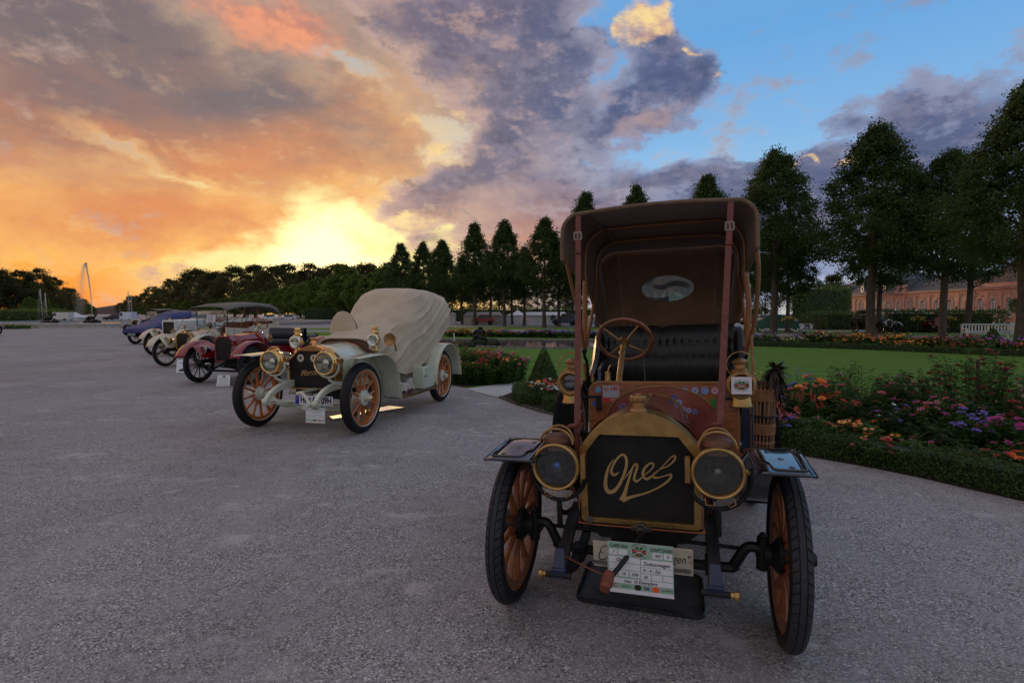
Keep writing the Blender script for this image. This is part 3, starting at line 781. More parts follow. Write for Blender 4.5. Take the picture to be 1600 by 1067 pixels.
# --- starting crank with leather sleeve
m = MB(); m.lathe([(0, 0), (0.030, 0), (0.030, 0.010), (0.020, 0.014), (0.018, 0.05), (0, 0.05)], fr((-0.014, -0.085, 0.520), (0, -1, 0)), 16)
m.box((-0.014, -0.09, 0.520), (0.10, 0.012, 0.024))
ck = bp('starting_crank', m, mat('greasy_iron', (0.08, 0.07, 0.06), 0.45, 0.6, var=0.4, vs=30), bevel=0.003)
m = MB(); m.tube(spl([(-0.014, -0.12, 0.520), (-0.014, -0.20, 0.520), (-0.022, -0.25, 0.514), (-0.070, -0.36, 0.470), (-0.118, -0.45, 0.432)], 5), 0.0115, 10); ob('crank_arm', m, IRON, ck)
m = MB(); m.lathe([(0, -0.025), (0.019, -0.025), (0.026, 0.0), (0.027, 0.035), (0.023, 0.038), (0.022, 0.062), (0, 0.063)], fr((-0.122, -0.455, 0.440), (-0.12, -0.86, -0.38)), 18); ob('leather_sleeve', m, LEATHT, ck)
m = MB(); m.tube(spl([(-0.13, -0.45, 0.445), (-0.18, -0.45, 0.46), (-0.25, -0.43, 0.475), (-0.33, -0.38, 0.48)], 5), 0.005, 6, flatten=0.4); ob('tie_strap', m, LEATHT, ck)

# --- number plate
m = MB(); m.box((0.004, -0.28, 0.463), (0.436, 0.004, 0.118)); pl = bp('number_plate', m, CREAMPL, bevel=0.002)
m = MB()
for pts, ws in (([(-0.178, 0.478), (-0.188, 0.455), (-0.178, 0.437), (-0.152, 0.447), (-0.138, 0.478), (-0.150, 0.502), (-0.174, 0.494), (-0.180, 0.476), (-0.166, 0.468)], [0.003, 0.005, 0.005, 0.004, 0.006, 0.004, 0.003, 0.003, 0.003]),):
    q = spl([(a, b, 0) for a, b in pts], 5); m.ribbon([(p.x, p.y) for p in q], interp(ws, len(q)), 0.001, xz(-0.2825))
ob('plate_lettering', m, INK, pl)
text('plate_lettering', 'gen"', 0.052, fr((0.168, -0.2825, 0.472), (0, -1, 0), (1, 0, 0)), INK, pl, sx=0.8, shear=0.35)
m = MB()
for x in (-0.19, 0.17): m.box((x, -0.285, 0.425), (0.08 if x > 0 else 0.06, 0.006, 0.014)); m.ball((x + 0.03, -0.288, 0.425), 0.008, 8, 5)
ob('plate_fixing', m, STEEL, pl)

# --- headlamps
def headlamp(x, y, z, s, blue=False):
    K = 0.91
    m = MB(); Mf = fr((x, y, z), (0, -1, 0), (1, 0, 0)) @ Matrix.Diagonal((K, K, 1, 1))
    m.lathe([(0.108, -0.004), (0.112, 0.008), (0.121, 0.010), (0.125, 0.0), (0.125, -0.016), (0.118, -0.024), (0.117, -0.05), (0.105, -0.075), (0.085, -0.10), (0.055, -0.135), (0, -0.15)], Mf, 36)
    m.tube([(x - 0.062, y + 0.035, z + 0.125), (x - 0.062, y + 0.115, z + 0.115)], 0.004, 6)
    L = bp('headlamp', m, BRASS_D)
    m = MB(); m.torus((x, y - 0.012, z), 0.107, 0.0085, (0, -1, 0), 40, 8); ob('lamp_bezel', m, BRASS, L)
    m = MB(); m.lathe([(0.107, -0.006), (0.09, -0.035), (0.06, -0.065), (0.02, -0.08), (0, -0.082)], Mf, 28); ob('reflector', m, mat('tarnished_reflector', (0.15, 0.145, 0.13), 0.34, 0.9, var=0.35, vs=30), L)
    m = MB(); m.lathe([(0, 0.006), (0.06, 0.005), (0.109, 0.0)], Mf, 28); ob('lamp_glass', m, GLASS, L)
    m = MB(); m.lathe([(0.044, -0.030), (0.048, -0.020), (0.044, -0.012), (0.040, -0.020), (0.044, -0.030)], Mf, 24); ob('burner_ring', m, STEEL, L)
    m = MB(); m.lathe([(0.018, -0.05), (0.018, -0.012), (0.010, -0.004), (0, -0.002)], Mf, 14)
    ob('burner', m, mat('blue_lens', (0.02, 0.10, 0.5), 0.1, 0, coat=1) if blue else STEEL, L)
    m = MB(); m.lathe([(0.0, 0.0), (0.05, 0.0), (0.068, -0.012), (0.07, -0.03), (0.056, -0.05)], fr((x, y + 0.055, z + 0.145), (0, 0.0, 1)), 24)
    m.box((x, y + 0.05, z + 0.10), (0.085, 0.07, 0.06)); ob('lamp_chimney', m, mat('burnt_brass', (0.16, 0.075, 0.045), 0.5, 0.6, var=0.2), L)
    for k, (dy, rr) in enumerate(((0.02, 0.080), (0.085, 0.070))):
        m = MB(); m.tube([(x + rr * math.cos(a), y + dy, z + 0.105 + (0.072 + 0.004 * k) * math.sin(a)) for a in [math.pi * i / 14 for i in range(15)]], 0.0065, 8); ob('lamp_handle', m, BRASS_D, L)
    m = MB(); xi = x - s * 0.128
    m.box((xi, y + 0.03, z + 0.0), (0.022, 0.05, 0.11)); m.tube([(xi, y + 0.03, z - 0.06), (xi, y + 0.03, z + 0.06)], 0.009, 8)
    ob('lamp_hinge', m, BRASS, L); m = MB(); m.ball((x + s * 0.122, y + 0.03, z), 0.014, 8, 6); ob('lamp_knob', m, BRASS, L)
    m = MB()
    m.tube([(x - 0.058, y - 0.01, z - 0.112), (x - 0.052, y - 0.016, z - 0.14), (x - 0.02, y - 0.014, z - 0.142), (x - 0.018, y - 0.01, z - 0.125)], 0.003, 6)
    m.tube([(x + 0.03, y - 0.01, z - 0.120), (x + 0.05, y - 0.016, z - 0.145), (x + 0.07, y - 0.014, z - 0.13), (x + 0.066, y - 0.01, z - 0.105)], 0.003, 6)
    ob('wire_clip', m, BRASS_D, L)
    m = MB()
    m.tube(spl([(x - 0.133, y + 0.05, z + 0.01), (x - 0.132, y + 0.05, z - 0.07), (x - 0.085, y + 0.05, z - 0.145), (x, y + 0.05, z - 0.178), (x + 0.085, y + 0.05, z - 0.145), (x + 0.132, y + 0.05, z - 0.07), (x + 0.133, y + 0.05, z + 0.01)], 5), 0.011, 8)
    m.tube(spl([(x, y + 0.05, z - 0.175), (x + s * 0.0, y + 0.06, z - 0.23), (x - s * 0.01, y + 0.16, z - 0.28), (x - s * 0.04, y + 0.22, z - 0.27)], 4), 0.013, 8)
    m.tube([(x, y + 0.05, z - 0.20), (x, y + 0.05, z - 0.30)], 0.014, 8)
    ob('lamp_fork', m, IRON, L)
    return L
headlamp(-0.398, -0.20, 0.832, -1, True)
headlamp(0.332, -0.20, 0.842, 1)
m = MB(); m.tube(spl([(-0.36, -0.12, 0.72), (-0.33, -0.1, 0.68), (-0.32, -0.05, 0.62), (-0.33, 0.02, 0.56)], 5), 0.007, 6); bp('gas_hose', m, LEATHR)
m = MB(); m.tube(spl([(0.27, -0.12, 0.75), (0.285, -0.1, 0.68), (0.30, -0.05, 0.62), (0.305, 0.02, 0.56)], 5), 0.007, 6); bp('gas_hose', m, LEATHR)

# --- side lamps
def sidelamp(x, y, z, badge):
    m = MB(); Mf = fr((x, y, z), (0, -1, 0), (1, 0, 0))
    m.lathe([(0.050, 0.004), (0.056, 0.016), (0.066, 0.024), (0.078, 0.022), (0.084, 0.010), (0.080, -0.004), (0.066, -0.012), (0.060, -0.09), (0, -0.095)], Mf, 32)
    L = bp('side_lamp', m, BRASS_D)
    m = MB(); m.lathe([(0, 0.006), (0.03, 0.005), (0.052, 0.002)], Mf, 24); ob('lamp_glass', m, GLASS, L)
    m = MB(); m.lathe([(0.052, -0.004), (0.03, -0.03), (0, -0.04)], Mf, 20); ob('reflector', m, mat('dim_reflector', (0.10, 0.11, 0.12), 0.2, 1.0), L)
    m = MB(); Mz = Matrix.Translation((x, y + 0.05, z))
    m.lathe([(0, -0.135), (0.064, -0.135), (0.067, -0.128), (0.060, -0.118), (0.056, -0.07), (0.05, -0.05)], Mz, 24); ob('oil_tank', m, BRASS, L)
    m = MB(); m.lathe([(0.05, 0.055), (0.052, 0.078), (0.040, 0.088), (0.030, 0.095), (0.028, 0.118), (0.046, 0.124), (0.048, 0.134), (0.030, 0.146), (0.012, 0.153), (0, 0.154)], Mz, 24); ob('lamp_chimney', m, BRASS_D, L)
    m = MB(); m.torus((x, y + 0.03, z + 0.115), 0.077, 0.0035, (0, -1, 0.1), 32, 6); ob('ring_handle', m, BRASS_D, L)
    m = MB(); m.tube([(x, y + 0.09, z), (x * 0.88, y + 0.09, z), (x * 0.80, y + 0.06, z - 0.06)], 0.010, 8); m.tube([(x, y + 0.05, z - 0.13), (x, y + 0.07, z - 0.19)], 0.009, 8); ob('lamp_bracket', m, IRON, L)
    if badge:
        M0 = fr((x, y - 0.031, z), (0, -1, 0), (1, 0, 0))
        m = MB(); m.prism([[(-0.055, -0.05), (0.055, -0.05), (0.055, 0.05), (-0.055, 0.05)]], 0.002, M0); s = ob('badge_card', m, PAPER, L, label='white square badge card with oval rally emblem')
        emblem(s, M0 @ Matrix.Translation((0, 0, 0.0022)), 0.050, 0.030)
    return L
def emblem(par, M, a, b):
    el = lambda k: [(a * k * math.cos(2 * math.pi * i / 28), b * k * math.sin(2 * math.pi * i / 28)) for i in range(28)]
    m = MB(); m.prism([el(0.86)], 0.0004, M); ob('emblem_field', m, flat('emblem_green', (24, 100, 44)), par)
    W_ = flat('emblem_white', (205, 205, 212)); RD = flat('emblem_red', (190, 22, 34))
    m = MB(); M2 = M @ Matrix.Translation((0, 0, 0.0005))
    for ang in (0, 33, 90, 147):
        t = R(ang); L = 0.84 * a * b / math.hypot(b * math.cos(t), a * math.sin(t)); w = b * 0.10
        m.ribbon([(-L * math.cos(t), -L * math.sin(t)), (L * math.cos(t), L * math.sin(t))], [w, w], 0.0003 + ang * 1e-6, M2)
    m.prism([el(0.90), el(0.84)], 0.00025, M2)
    ob('emblem_rays', m, W_, par)
    m = MB(); M3 = M @ Matrix.Translation((0, 0, 0.0012))
    q = spl([(-0.78 * a, -0.02 * b, 0), (-0.62 * a, 0.16 * b, 0), (-0.1 * a, 0.12 * b, 0), (0.3 * a, 0.10 * b, 0), (0.62 * a, 0.02 * b, 0), (0.76 * a, -0.08 * b, 0)], 4)
    m.ribbon([(p.x, p.y) for p in q], [b * 0.16] * len(q), 0.0003, M3)
    for cx in (-0.5, 0.5):
        cir = lambda r_: [(cx * a + r_ * math.cos(2 * math.pi * i / 14), -0.12 * b + r_ * math.sin(2 * math.pi * i / 14)) for i in range(14)]
        m.prism([cir(b * 0.22), cir(b * 0.12)], 0.0004, M3)
    m.box((0, -0.55 * b, 0.0002), (a * 0.24, b * 0.5, 0.0003), M3)
    ob('emblem_car', m, RD, par)
    # ring of small lettering
    for top, s in ((1, 'INTERNATIONAL'), (-1, 'CONCOURS')):
        n = len(s)
        for i, ch in enumerate(s):
            u = (i - (n - 1) / 2) / (n / 2)
            ang = R(90 - u * 62) if top > 0 else R(-90 + u * 55)
            px_, py_ = a * 1.02 * math.cos(ang), b * 1.12 * math.sin(ang)
            tg = math.atan2(b * math.cos(ang), -a * math.sin(ang)) + (math.pi if top > 0 else 0)
            text('emblem_letter', ch, b * 0.26, M @ Matrix.Translation((px_, py_, 0.0003)) @ Matrix.Rotation(tg, 4, 'Z'), INK, par, bold=b * 0.006)
sidelamp(-0.51, 0.70, 1.125, False)
sidelamp(0.505, 0.70, 1.120, True)

# --- front wings with lacquered flat tips
def wing(x0, x1, s):
    prof = spl([(-0.33, 0.868), (-0.20, 0.884), (-0.02, 0.905), (0.16, 0.912), (0.32, 0.86), (0.46, 0.74), (0.58, 0.58), (0.70, 0.45), (0.86, 0.40)], 4)[0:0] or [(p.x, p.y) for p in spl([(-0.33, 0.884, 0), (-0.20, 0.892, 0), (-0.02, 0.900, 0), (0.10, 0.892, 0), (0.26, 0.84, 0), (0.42, 0.72, 0), (0.58, 0.58, 0), (0.70, 0.45, 0), (0.86, 0.40, 0)], 4)]
    rows = []
    for i, (y, z) in enumerate(prof):
        row = []
        for j in range(9):
            u = j / 8; x = x0 + (x1 - x0) * u
            edge = 0.012 * (abs(2 * u - 1) ** 6)
            cut = 0.0
            if i == 0: 
                cut = 0.035 * (abs(2 * u - 1) ** 5)
            row.append((x, y + cut, z - edge))
        rows.append(row)
    m = MB(); m.grid(rows); w = bp('front_wing', m, LACQ, solid=0.006)
    m = MB(); m.tube([rows[0][0]] + rows[0][1:-1] + [rows[0][-1]] , 0.006, 6); m.tube([r_[0] for r_ in rows], 0.006, 6); m.tube([r_[-1] for r_ in rows], 0.006, 6); ob('wing_edge', m, LACQ, w)
    zz = lambda y: 0.884 + (y + 0.33) * 0.05
    m = MB()
    path = [(x0 + 0.035 if s < 0 else x1 - 0.035, -0.295), (x0 + 0.035 if s < 0 else x1 - 0.035, 0.0)]
    xi = x1 - 0.04 if s < 0 else x0 + 0.04
    xo = x0 + 0.03 if s < 0 else x1 - 0.03
    out = [(xo, 0.02), (xo, -0.27), (xo - s * 0.012, -0.285), (xi + s * 0.05, -0.285), (xi + s * 0.03, -0.27), (xi + s * 0.02, -0.20), (xi, -0.17), (xi, 0.02)]
    m.tube([(a, b, zz(b) + 0.006) for a, b in out], 0.0055, 6)
    m.tube([(xo - s * 0.016, 0.02, zz(0.02) + 0.004), (xo - s * 0.016, -0.26, zz(-0.26) + 0.005)], 0.003, 6)
    ob('raised_bead', m, LACQ, w)
    m = MB()
    for (px_, py_) in ((xo - s * 0.05, -0.24), ((xi + xo) / 2, -0.13), (xi + s * 0.035, -0.03)): m.ball((px_, py_, zz(py_) + 0.004), 0.014, 10, 6, (1, 1, 0.35))
    ob('dome_bolt', m, LACQ, w)
    return w
wing(-0.728, -0.478, -1); wing(0.475, 0.700, 1)
# inner valances between wings and frame
m = MB(); m.add([(-0.48, -0.02, 0.90), (-0.48, 0.40, 0.80), (-0.34, 0.40, 0.60), (-0.34, -0.02, 0.66)], [(0, 1, 2, 3)]); bp('inner_valance', m, LACQ, solid=0.004)
m = MB(); m.add([(0.475, -0.05, 0.90), (0.475, 0.45, 0.78), (0.32, 0.45, 0.58), (0.32, -0.05, 0.66)], [(0, 1, 2, 3)]); bp('inner_valance', m, LACQ, solid=0.004)
for x in (-0.6, 0.6):
    m = MB(); m.box((x, 1.2, 0.395), (0.26, 0.75, 0.022)); bp('running_board', m, LACQ, bevel=0.004)
for s, x in ((-1, -0.77), (1, 0.74)):
    rows = []
    for i in range(17):
        a = R(185 - 165 * i / 16); y = 2.12 - 0.53 * math.cos(a) * -1 if False else 2.12 + 0.54 * math.cos(a); z = 0.44 + 0.53 * math.sin(a)
        rows.append([(x - 0.10, y, z - 0.012), (x - 0.07, y, z), (x + 0.07, y, z), (x + 0.10, y, z - 0.012)])
    m = MB(); m.grid(rows); bp('rear_wing', m, mat('matt_black_wing', (0.006, 0.006, 0.007), 0.75, 0, var=0.3, spec=0.08), solid=0.006)

# --- body tub, floor, seat
m = MB()
for s in (-1, 1):
    x = 0.03 + s * 0.50
    pr = [(0.76, 0.55), (0.76, 0.72), (1.25, 0.66), (1.50, 0.72), (1.58, 0.98), (1.66, 1.12), (2.0, 1.20), (2.28, 1.40), (2.34, 1.30), (2.32, 0.55)]
    m.prism([[(a, b) for a, b in pr]], 0.03, fr((x + 0.015, 0, 0), (-1, 0, 0), (0, 1, 0)) if False else Matrix(((0, 0, 1, x - 0.015), (1, 0, 0, 0), (0, 1, 0, 0), (0, 0, 0, 1))))
m.box((0.03, 1.5, 0.56), (1.0, 1.6, 0.03)); m.box((0.03, 2.33, 0.95), (1.0, 0.03, 0.8)); m.box((0.03, 1.60, 0.70), (0.97, 0.03, 0.28))
bp('body_tub', m, mat('dark_body_paint', (0.012, 0.014, 0.022), 0.2, 0, var=0.3, coat=0.5), bevel=0.004)
m = MB(); rows = []
NX = 56
for i in range(17):
    v = i / 16; row = []
    for j in range(NX + 1):
        u = j / NX; x = -0.52 + 1.12 * u
        k = math.sin(2 * math.pi * u * 9) ; pleat = 0.010 * abs(math.sin(math.pi * u * 18))
        top = 1.452 - 0.03 * (abs(u - 0.30) < 0.01) - 0.035 * max(0, (abs(2 * u - 1) - 0.88) / 0.12) ** 2 - 0.022 * math.exp(-((u - 0.47) / 0.03) ** 2)
        bulge = 0.045 * math.sin(math.pi * min(1, v * 1.02)) ** 0.6
        dim = 0
        for bv, off in ((0.74, 0.0), (0.45, 0.5)):
            du = (u * 18 - off) ; du = du - round(du); dim += 0.022 * math.exp(-((du / 0.22) ** 2) - ((v - bv) / 0.05) ** 2)
        row.append((x, 2.14 - bulge - pleat + dim - 0.14 * (1 - v) * 0.3, 0.93 + (top - 0.93) * v))
    rows.append(row)
rows.append([(p[0], 2.20, p[2] - 0.0) for p in rows[-1]]); rows.append([(p[0], 2.24, 0.93) for p in rows[-1]])
m.grid(rows); seat = bp('seat_back', m, LEATHB)
m = MB()
for j in range(1, 18): m.ball((-0.52 + 1.12 * j / 18, 2.098, 0.93 + 0.52 * 0.74), 0.008, 8, 5)
ob('seat_button', m, LEATHB, seat)
m = MB(); rows = []
for i in range(9):
    y = 1.56 + 0.52 * i / 8
    rows.append([(-0.50 + 1.08 * j / 36, y, 0.90 + 0.05 * math.sin(math.pi * min(1, max(0, i / 8))) ** 0.4 + 0.008 * abs(math.sin(math.pi * j / 2.4)) - (0.10 if i == 0 else 0)) for j in range(37)])
m.grid(rows); bp('seat_cushion', m, LEATHB)
for x in (-0.53, 0.61):
    m = MB(); m.grid([[(x + dx, y, z) for dx, z in ((-0.035, 0.9), (-0.045, zt - 0.05), (-0.02, zt), (0.02, zt), (0.045, zt - 0.05), (0.035, 0.9))] for y, zt in ((1.6, 1.08), (1.75, 1.12), (1.9, 1.20), (2.02, 1.34), (2.14, 1.42), (2.2, 1.43))])
    bp('seat_arm', m, LEATHB)

# --- steering gear
m = MB(); c0 = Vector((-0.206, 1.10, 1.378)); ax_ = Vector((0.0, 0.79, 0.61)).normalized()
m.torus(c0, 0.182, 0.0145, ax_, 48, 10, k=0.9); sw = bp('steering_wheel', m, WOODS)
Mw = fr(c0, ax_, (1, 0, 0)); m = MB()
for k in range(4):
    a = R(40 + 90 * k); m.tube([Mw @ Vector((0.03 * math.cos(a), 0.03 * math.sin(a), -0.03)), Mw @ Vector((0.178 * math.cos(a), 0.178 * math.sin(a), 0))], 0.008, 6)
m.lathe([(0, 0.01), (0.03, 0.005), (0.035, -0.03), (0, -0.04)], Mw, 16); ob('wheel_spider', m, BRASS_D, sw)
m = MB(); m.torus(c0 + ax_ * 0.01, 0.062, 0.003, ax_, 24, 6, a0=0.3, a1=3.4); ob('control_quadrant', m, STEEL, sw)
m = MB(); base = Vector((-0.212, 0.76, 1.10)); m.tube([base + ax_ * 0.015, base + ax_ * 0.2, c0], [0.019, 0.019, 0.017], 12); col_ = bp('steering_column', m, BRASS_D)
m = MB(); m.tube([base + ax_ * 0.02, base + ax_ * 0.045], 0.023, 12); m.tube([base + ax_ * 0.3, base + ax_ * 0.33], 0.023, 12); ob('column_collar', m, BRASS, col_)
m = MB(); m.tube([(-0.292, 0.80, 0.95), (-0.290, 0.86, 1.165)], 0.019, 12); m.ball((-0.29, 0.862, 1.172), 0.021, 10, 6, (1, 1, 0.6)); m.tube(spl([(-0.29, 0.865, 1.18), (-0.283, 0.868, 1.205), (-0.272, 0.87, 1.225)], 4), 0.006, 6)
bp('brass_pump', m, BRASS_D)
m = MB(); m.tube([(-0.385, 0.80, 1.12), (-0.385, 0.80, 1.16)], 0.011, 8); m.ball((-0.385, 0.80, 1.165), 0.013, 8, 6); bp('brass_tap', m, BRASS_D)
m = MB(); m.tube([(-0.07, 1.2, 0.9), (-0.085, 1.15, 1.25)], 0.003, 5); bp('hand_throttle_rod', m, STEEL)

# --- folding hood
def bow_profile(x0, x1, zb, zt, r, n=6, sag=0.0):
    """one arch from left foot up, across and down"""
    cx = (x0 + x1) / 2; out = [(x0, zb), (x0 - 0.0, zb + (zt - r - zb) * 0.5), (x0 + 0.005, zt - r)]
    for i in range(1, n + 1):
        a = R(180 - 90 * i / n); out.append((x0 + r + r * math.cos(a) + 0.005 * (1 - i / n), zt - r + r * math.sin(a)))
    for k in range(1, 8):
        u = k / 8; out.append((x0 + r + (x1 - x0 - 2 * r) * u, zt + sag * math.sin(math.pi * u)))
    for i in range(n + 1):
        a = R(90 - 90 * i / n); out.append((x1 - r + r * math.cos(a), zt - r + r * math.sin(a)))
    out += [(x1, zb + (zt - r - zb) * 0.5), (x1, zb)]
    return out
sections = [(0.86, -0.573, 0.620, 1.925, 2.222, 0.125, 0.020), (0.92, -0.577, 0.624, 1.925, 2.232, 0.125, 0.020), (1.25, -0.575, 0.628, 1.88, 2.234, 0.13, 0.008), (1.58, -0.568, 0.628, 1.84, 2.240, 0.14, 0.018), (1.85, -0.565, 0.630, 1.72, 2.225, 0.15, 0.006), (2.10, -0.560, 0.632, 1.56, 2.200, 0.16, 0.010), (2.22, -0.550, 0.625, 1.47, 2.12, 0.16, 0.0)]
rows = []
for (y, x0, x1, zb, zt, r, sag) in sections: rows.append([(a, y + 0.0, b) for a, b in bow_profile(x0, x1, zb, zt, r, sag=sag)])
m = MB(); m.grid(rows); hood = bp('canvas_hood', m, CANVAS, solid=0.006)
m = MB(); m.tube([(a, 0.855, b) for a, b in bow_profile(-0.575, 0.622, 1.925, 2.224, 0.125, sag=0.02)], 0.013, 8, flatten=1.0); ob('hood_binding', m, CANVASE, hood)
for s, idx in ((-1, 0), (1, -1)):
    m = MB(); m.tube([Vector(r_[idx]) for r_ in rows], 0.010, 6); ob('hood_binding', m, CANVASE, hood)
# rear curtain with the oval opening
oval = [(0.048 + 0.226 * math.cos(2 * math.pi * i / 36), 1.772 + 0.118 * math.sin(2 * math.pi * i / 36)) for i in range(36)]
back = [(-0.46, 1.38), (0.54, 1.38)] + [(0.585, 1.62), (0.62, 1.95), (0.60, 2.08), (0.48, 2.16)] + [(0.03, 2.175), (-0.40, 2.16), (-0.53, 2.08), (-0.555, 1.95), (-0.51, 1.62)]
m = MB(); m.prism([back, oval], 0.006, xz(2.245)); cur = bp('rear_curtain', m, CANVAS)
m = MB(); m.tube([(p[0], 2.238, p[1]) for p in oval], 0.006, 6, closed=True); ob('window_welt', m, CANVASE, cur)
PLW = glass('clouded_celluloid', (0.06, 0.095, 0.085), 0.10, 0.95)
m = MB(); rows2 = []
for i in range(9):
    rr = i / 8; rows2.append([(0.048 + 0.224 * rr * math.cos(2 * math.pi * j / 36), 2.242 + 0.010 * math.sin(3 * rr + j * 0.35) * rr * (1 - rr), 1.772 + 0.116 * rr * math.sin(2 * math.pi * j / 36)) for j in range(36)])
m.grid(rows2, cv=True); ob('oval_window', m, PLW, cur)
for (xa, za, xb, zb) in ((-0.375, 2.15, -0.325, 1.39), (0.475, 2.15, 0.415, 1.39)):
    m = MB(); m.ribbon([(xa, za), ((xa + xb) / 2 - 0.005, (za + zb) / 2), (xb, zb)], [0.028] * 3, 0.003, xz(2.236)); ob('webbing', m, CANVASE, cur)
m = MB(); m.grid([[(-0.47 - 0.0, 2.235, 2.19 - 0.02), (-0.44, 2.235, 2.19)], [(-0.455, 0.9, 2.225), (-0.425, 0.9, 2.229)]]); 
# webbing under the roof
m = MB(); m.grid([[(-0.385, 2.13, 2.168), (-0.355, 2.13, 2.172)], [(-0.40, 1.6, 2.205), (-0.37, 1.6, 2.208)], [(-0.44, 0.95, 2.205), (-0.41, 0.95, 2.21)]]); ob('webbing', m, CANVASE, hood)
# quarter canvas closing the rear corners
for s in (-1, 1):
    xa = -0.565 if s < 0 else 0.632
    xe = -0.455 if s < 0 else 0.535
    m = MB(); m.grid([[(xa, 2.02, 1.62), (xa, 2.05, 2.0)], [(xa * 0.99, 2.14, 1.50), (xa * 0.995, 2.15, 2.05)], [(xe, 2.24, 1.38), (xa + (-s) * 0.03, 2.245, 2.05)]]); ob('quarter_panel', m, CANVAS, hood, solid=0.005)
# hood bows inside
for (y, x0, x1, zt, r) in ((1.58, -0.555, 0.615, 2.225, 0.20), (2.06, -0.545, 0.612, 2.185, 0.20)):
    m = MB(); m.tube([(a, y, b) for a, b in bow_profile(x0, x1, 1.80, zt, r, sag=0.004)], 0.012, 8); ob('hood_bow', m, WOODB, hood)
# side sticks down to the pivot
def stick(pts, r=0.014): 
    m = MB(); m.tube(spl(pts, 5), [r] * (5 * (len(pts) - 1) + 1), 8, flatten=1.4); return bp('hood_stick', m, WOODB)
stick([(-0.573, 0.93, 1.96), (-0.572, 1.10, 1.80), (-0.575, 1.40, 1.52), (-0.60, 1.70, 1.28)])
stick([(-0.555, 1.58, 1.86), (-0.575, 1.64, 1.56), (-0.60, 1.70, 1.27)])
stick([(-0.545, 2.06, 1.84), (-0.565, 1.90, 1.55), (-0.60, 1.71, 1.26)])
stick([(0.622, 0.93, 1.96), (0.645, 1.05, 1.80), (0.655, 1.35, 1.50), (0.625, 1.66, 1.24)])
stick([(0.615, 1.58, 1.86), (0.640, 1.62, 1.58), (0.628, 1.67, 1.24)])
stick([(0.612, 2.06, 1.84), (0.635, 1.90, 1.55), (0.632, 1.68, 1.24)])
for x in (-0.60, 0.63):
    m = MB(); m.tube(spl([(x, 1.70, 1.30), (x, 1.71, 1.22), (x * 0.98, 1.74, 1.17), (x * 0.97, 1.75, 1.02)], 4), 0.013, 8); m.ball((x, 1.7, 1.27), 0.024, 10, 6); h = bp('hood_pivot', m, IRON)
    m = MB(); m.tube([(x * 1.0, 1.69, 1.17), (x * 0.99, 1.72, 1.03)], 0.014, 10); ob('pivot_sleeve', m, BRASS_D, h)
# red leather straps from hood to front springs
def strap(pts, buckle_t):
    P = spl(pts, 8); m = MB(); rows = []
    for p in P: rows.append([(p.x - 0.017, p.y, p.z), (p.x + 0.017, p.y, p.z), (p.x + 0.017, p.y + 0.005, p.z), (p.x - 0.017, p.y + 0.005, p.z)])
    m.grid(rows, cv=True); s = bp('leather_strap', m, LEATHR)
    a, b = P[0], P[-1]; d_ = (b - a)
    c = a + d_ * buckle_t
    m = MB(); M = fr((c.x, c.y - 0.006, c.z), (0, -1, 0), (1, 0, 0)); m.prism([rrect(-0.027, -0.027, 0.027, 0.027, 0.01), rrect(-0.019, -0.019, 0.019, 0.019, 0.005)], 0.005, M); ob('buckle', m, STEEL, s)
    m = MB(); m.box((c.x, c.y - 0.008, c.z), (0.006, 0.004, 0.045)); ob('buckle_pin', m, STEEL, s)
    m = MB()
    for k in range(4): q = a + d_ * (buckle_t * (0.35 + 0.17 * k)); m.disc((q.x, q.y - 0.0006, q.z), 0.0035, (0, -1, 0), 8, 0.001)
    ob('strap_hole', m, INK, s)
    q = a + d_ * (buckle_t + 0.085); m = MB(); m.box((q.x, q.y - 0.001, q.z), (0.042, 0.012, 0.014)); ob('strap_keeper', m, LEATHR, s)
    q = b; m = MB(); m.tube(spl([(q.x - 0.05, q.y, q.z + 0.03), (q.x - 0.03, q.y - 0.015, q.z + 0.045), (q.x, q.y - 0.02, q.z + 0.05), (q.x + 0.012, q.y - 0.01, q.z + 0.075)], 4), [0.013] * 13, 8); m.box((q.x, q.y, q.z - 0.05), (0.028, 0.01, 0.13)); ob('strap_loop', m, LEATHR, s)
    m = MB(); m.tube([(q.x + 0.018, q.y, q.z - 0.01), (q.x + 0.024, q.y - 0.01, q.z - 0.06), (q.x + 0.01, q.y - 0.01, q.z - 0.07)], 0.004, 6); ob('strap_hook', m, STEEL, s)
strap([(-0.458, 0.845, 2.212), (-0.405, 0.48, 1.565), (-0.352, 0.10, 0.925)], 0.115)
strap([(0.475, 0.845, 2.215), (0.415, 0.48, 1.585), (0.356, 0.10, 0.955)], 0.13)
# hand brake and blue steel bar at the right
m = MB(); m.box((0.55, 0.95, 0.82), (0.05, 0.02, 0.34)); m.tube([(0.49, 0.9, 0.62), (0.49, 0.92, 0.90)], 0.012, 8); m.tube([(0.585, 0.9, 0.96), (0.585, 0.9, 0.76), (0.61, 0.88, 0.68), (0.60, 0.86, 0.62)], 0.006, 6)
bp('brake_lever_gate', m, BLUEP, bevel=0.003)

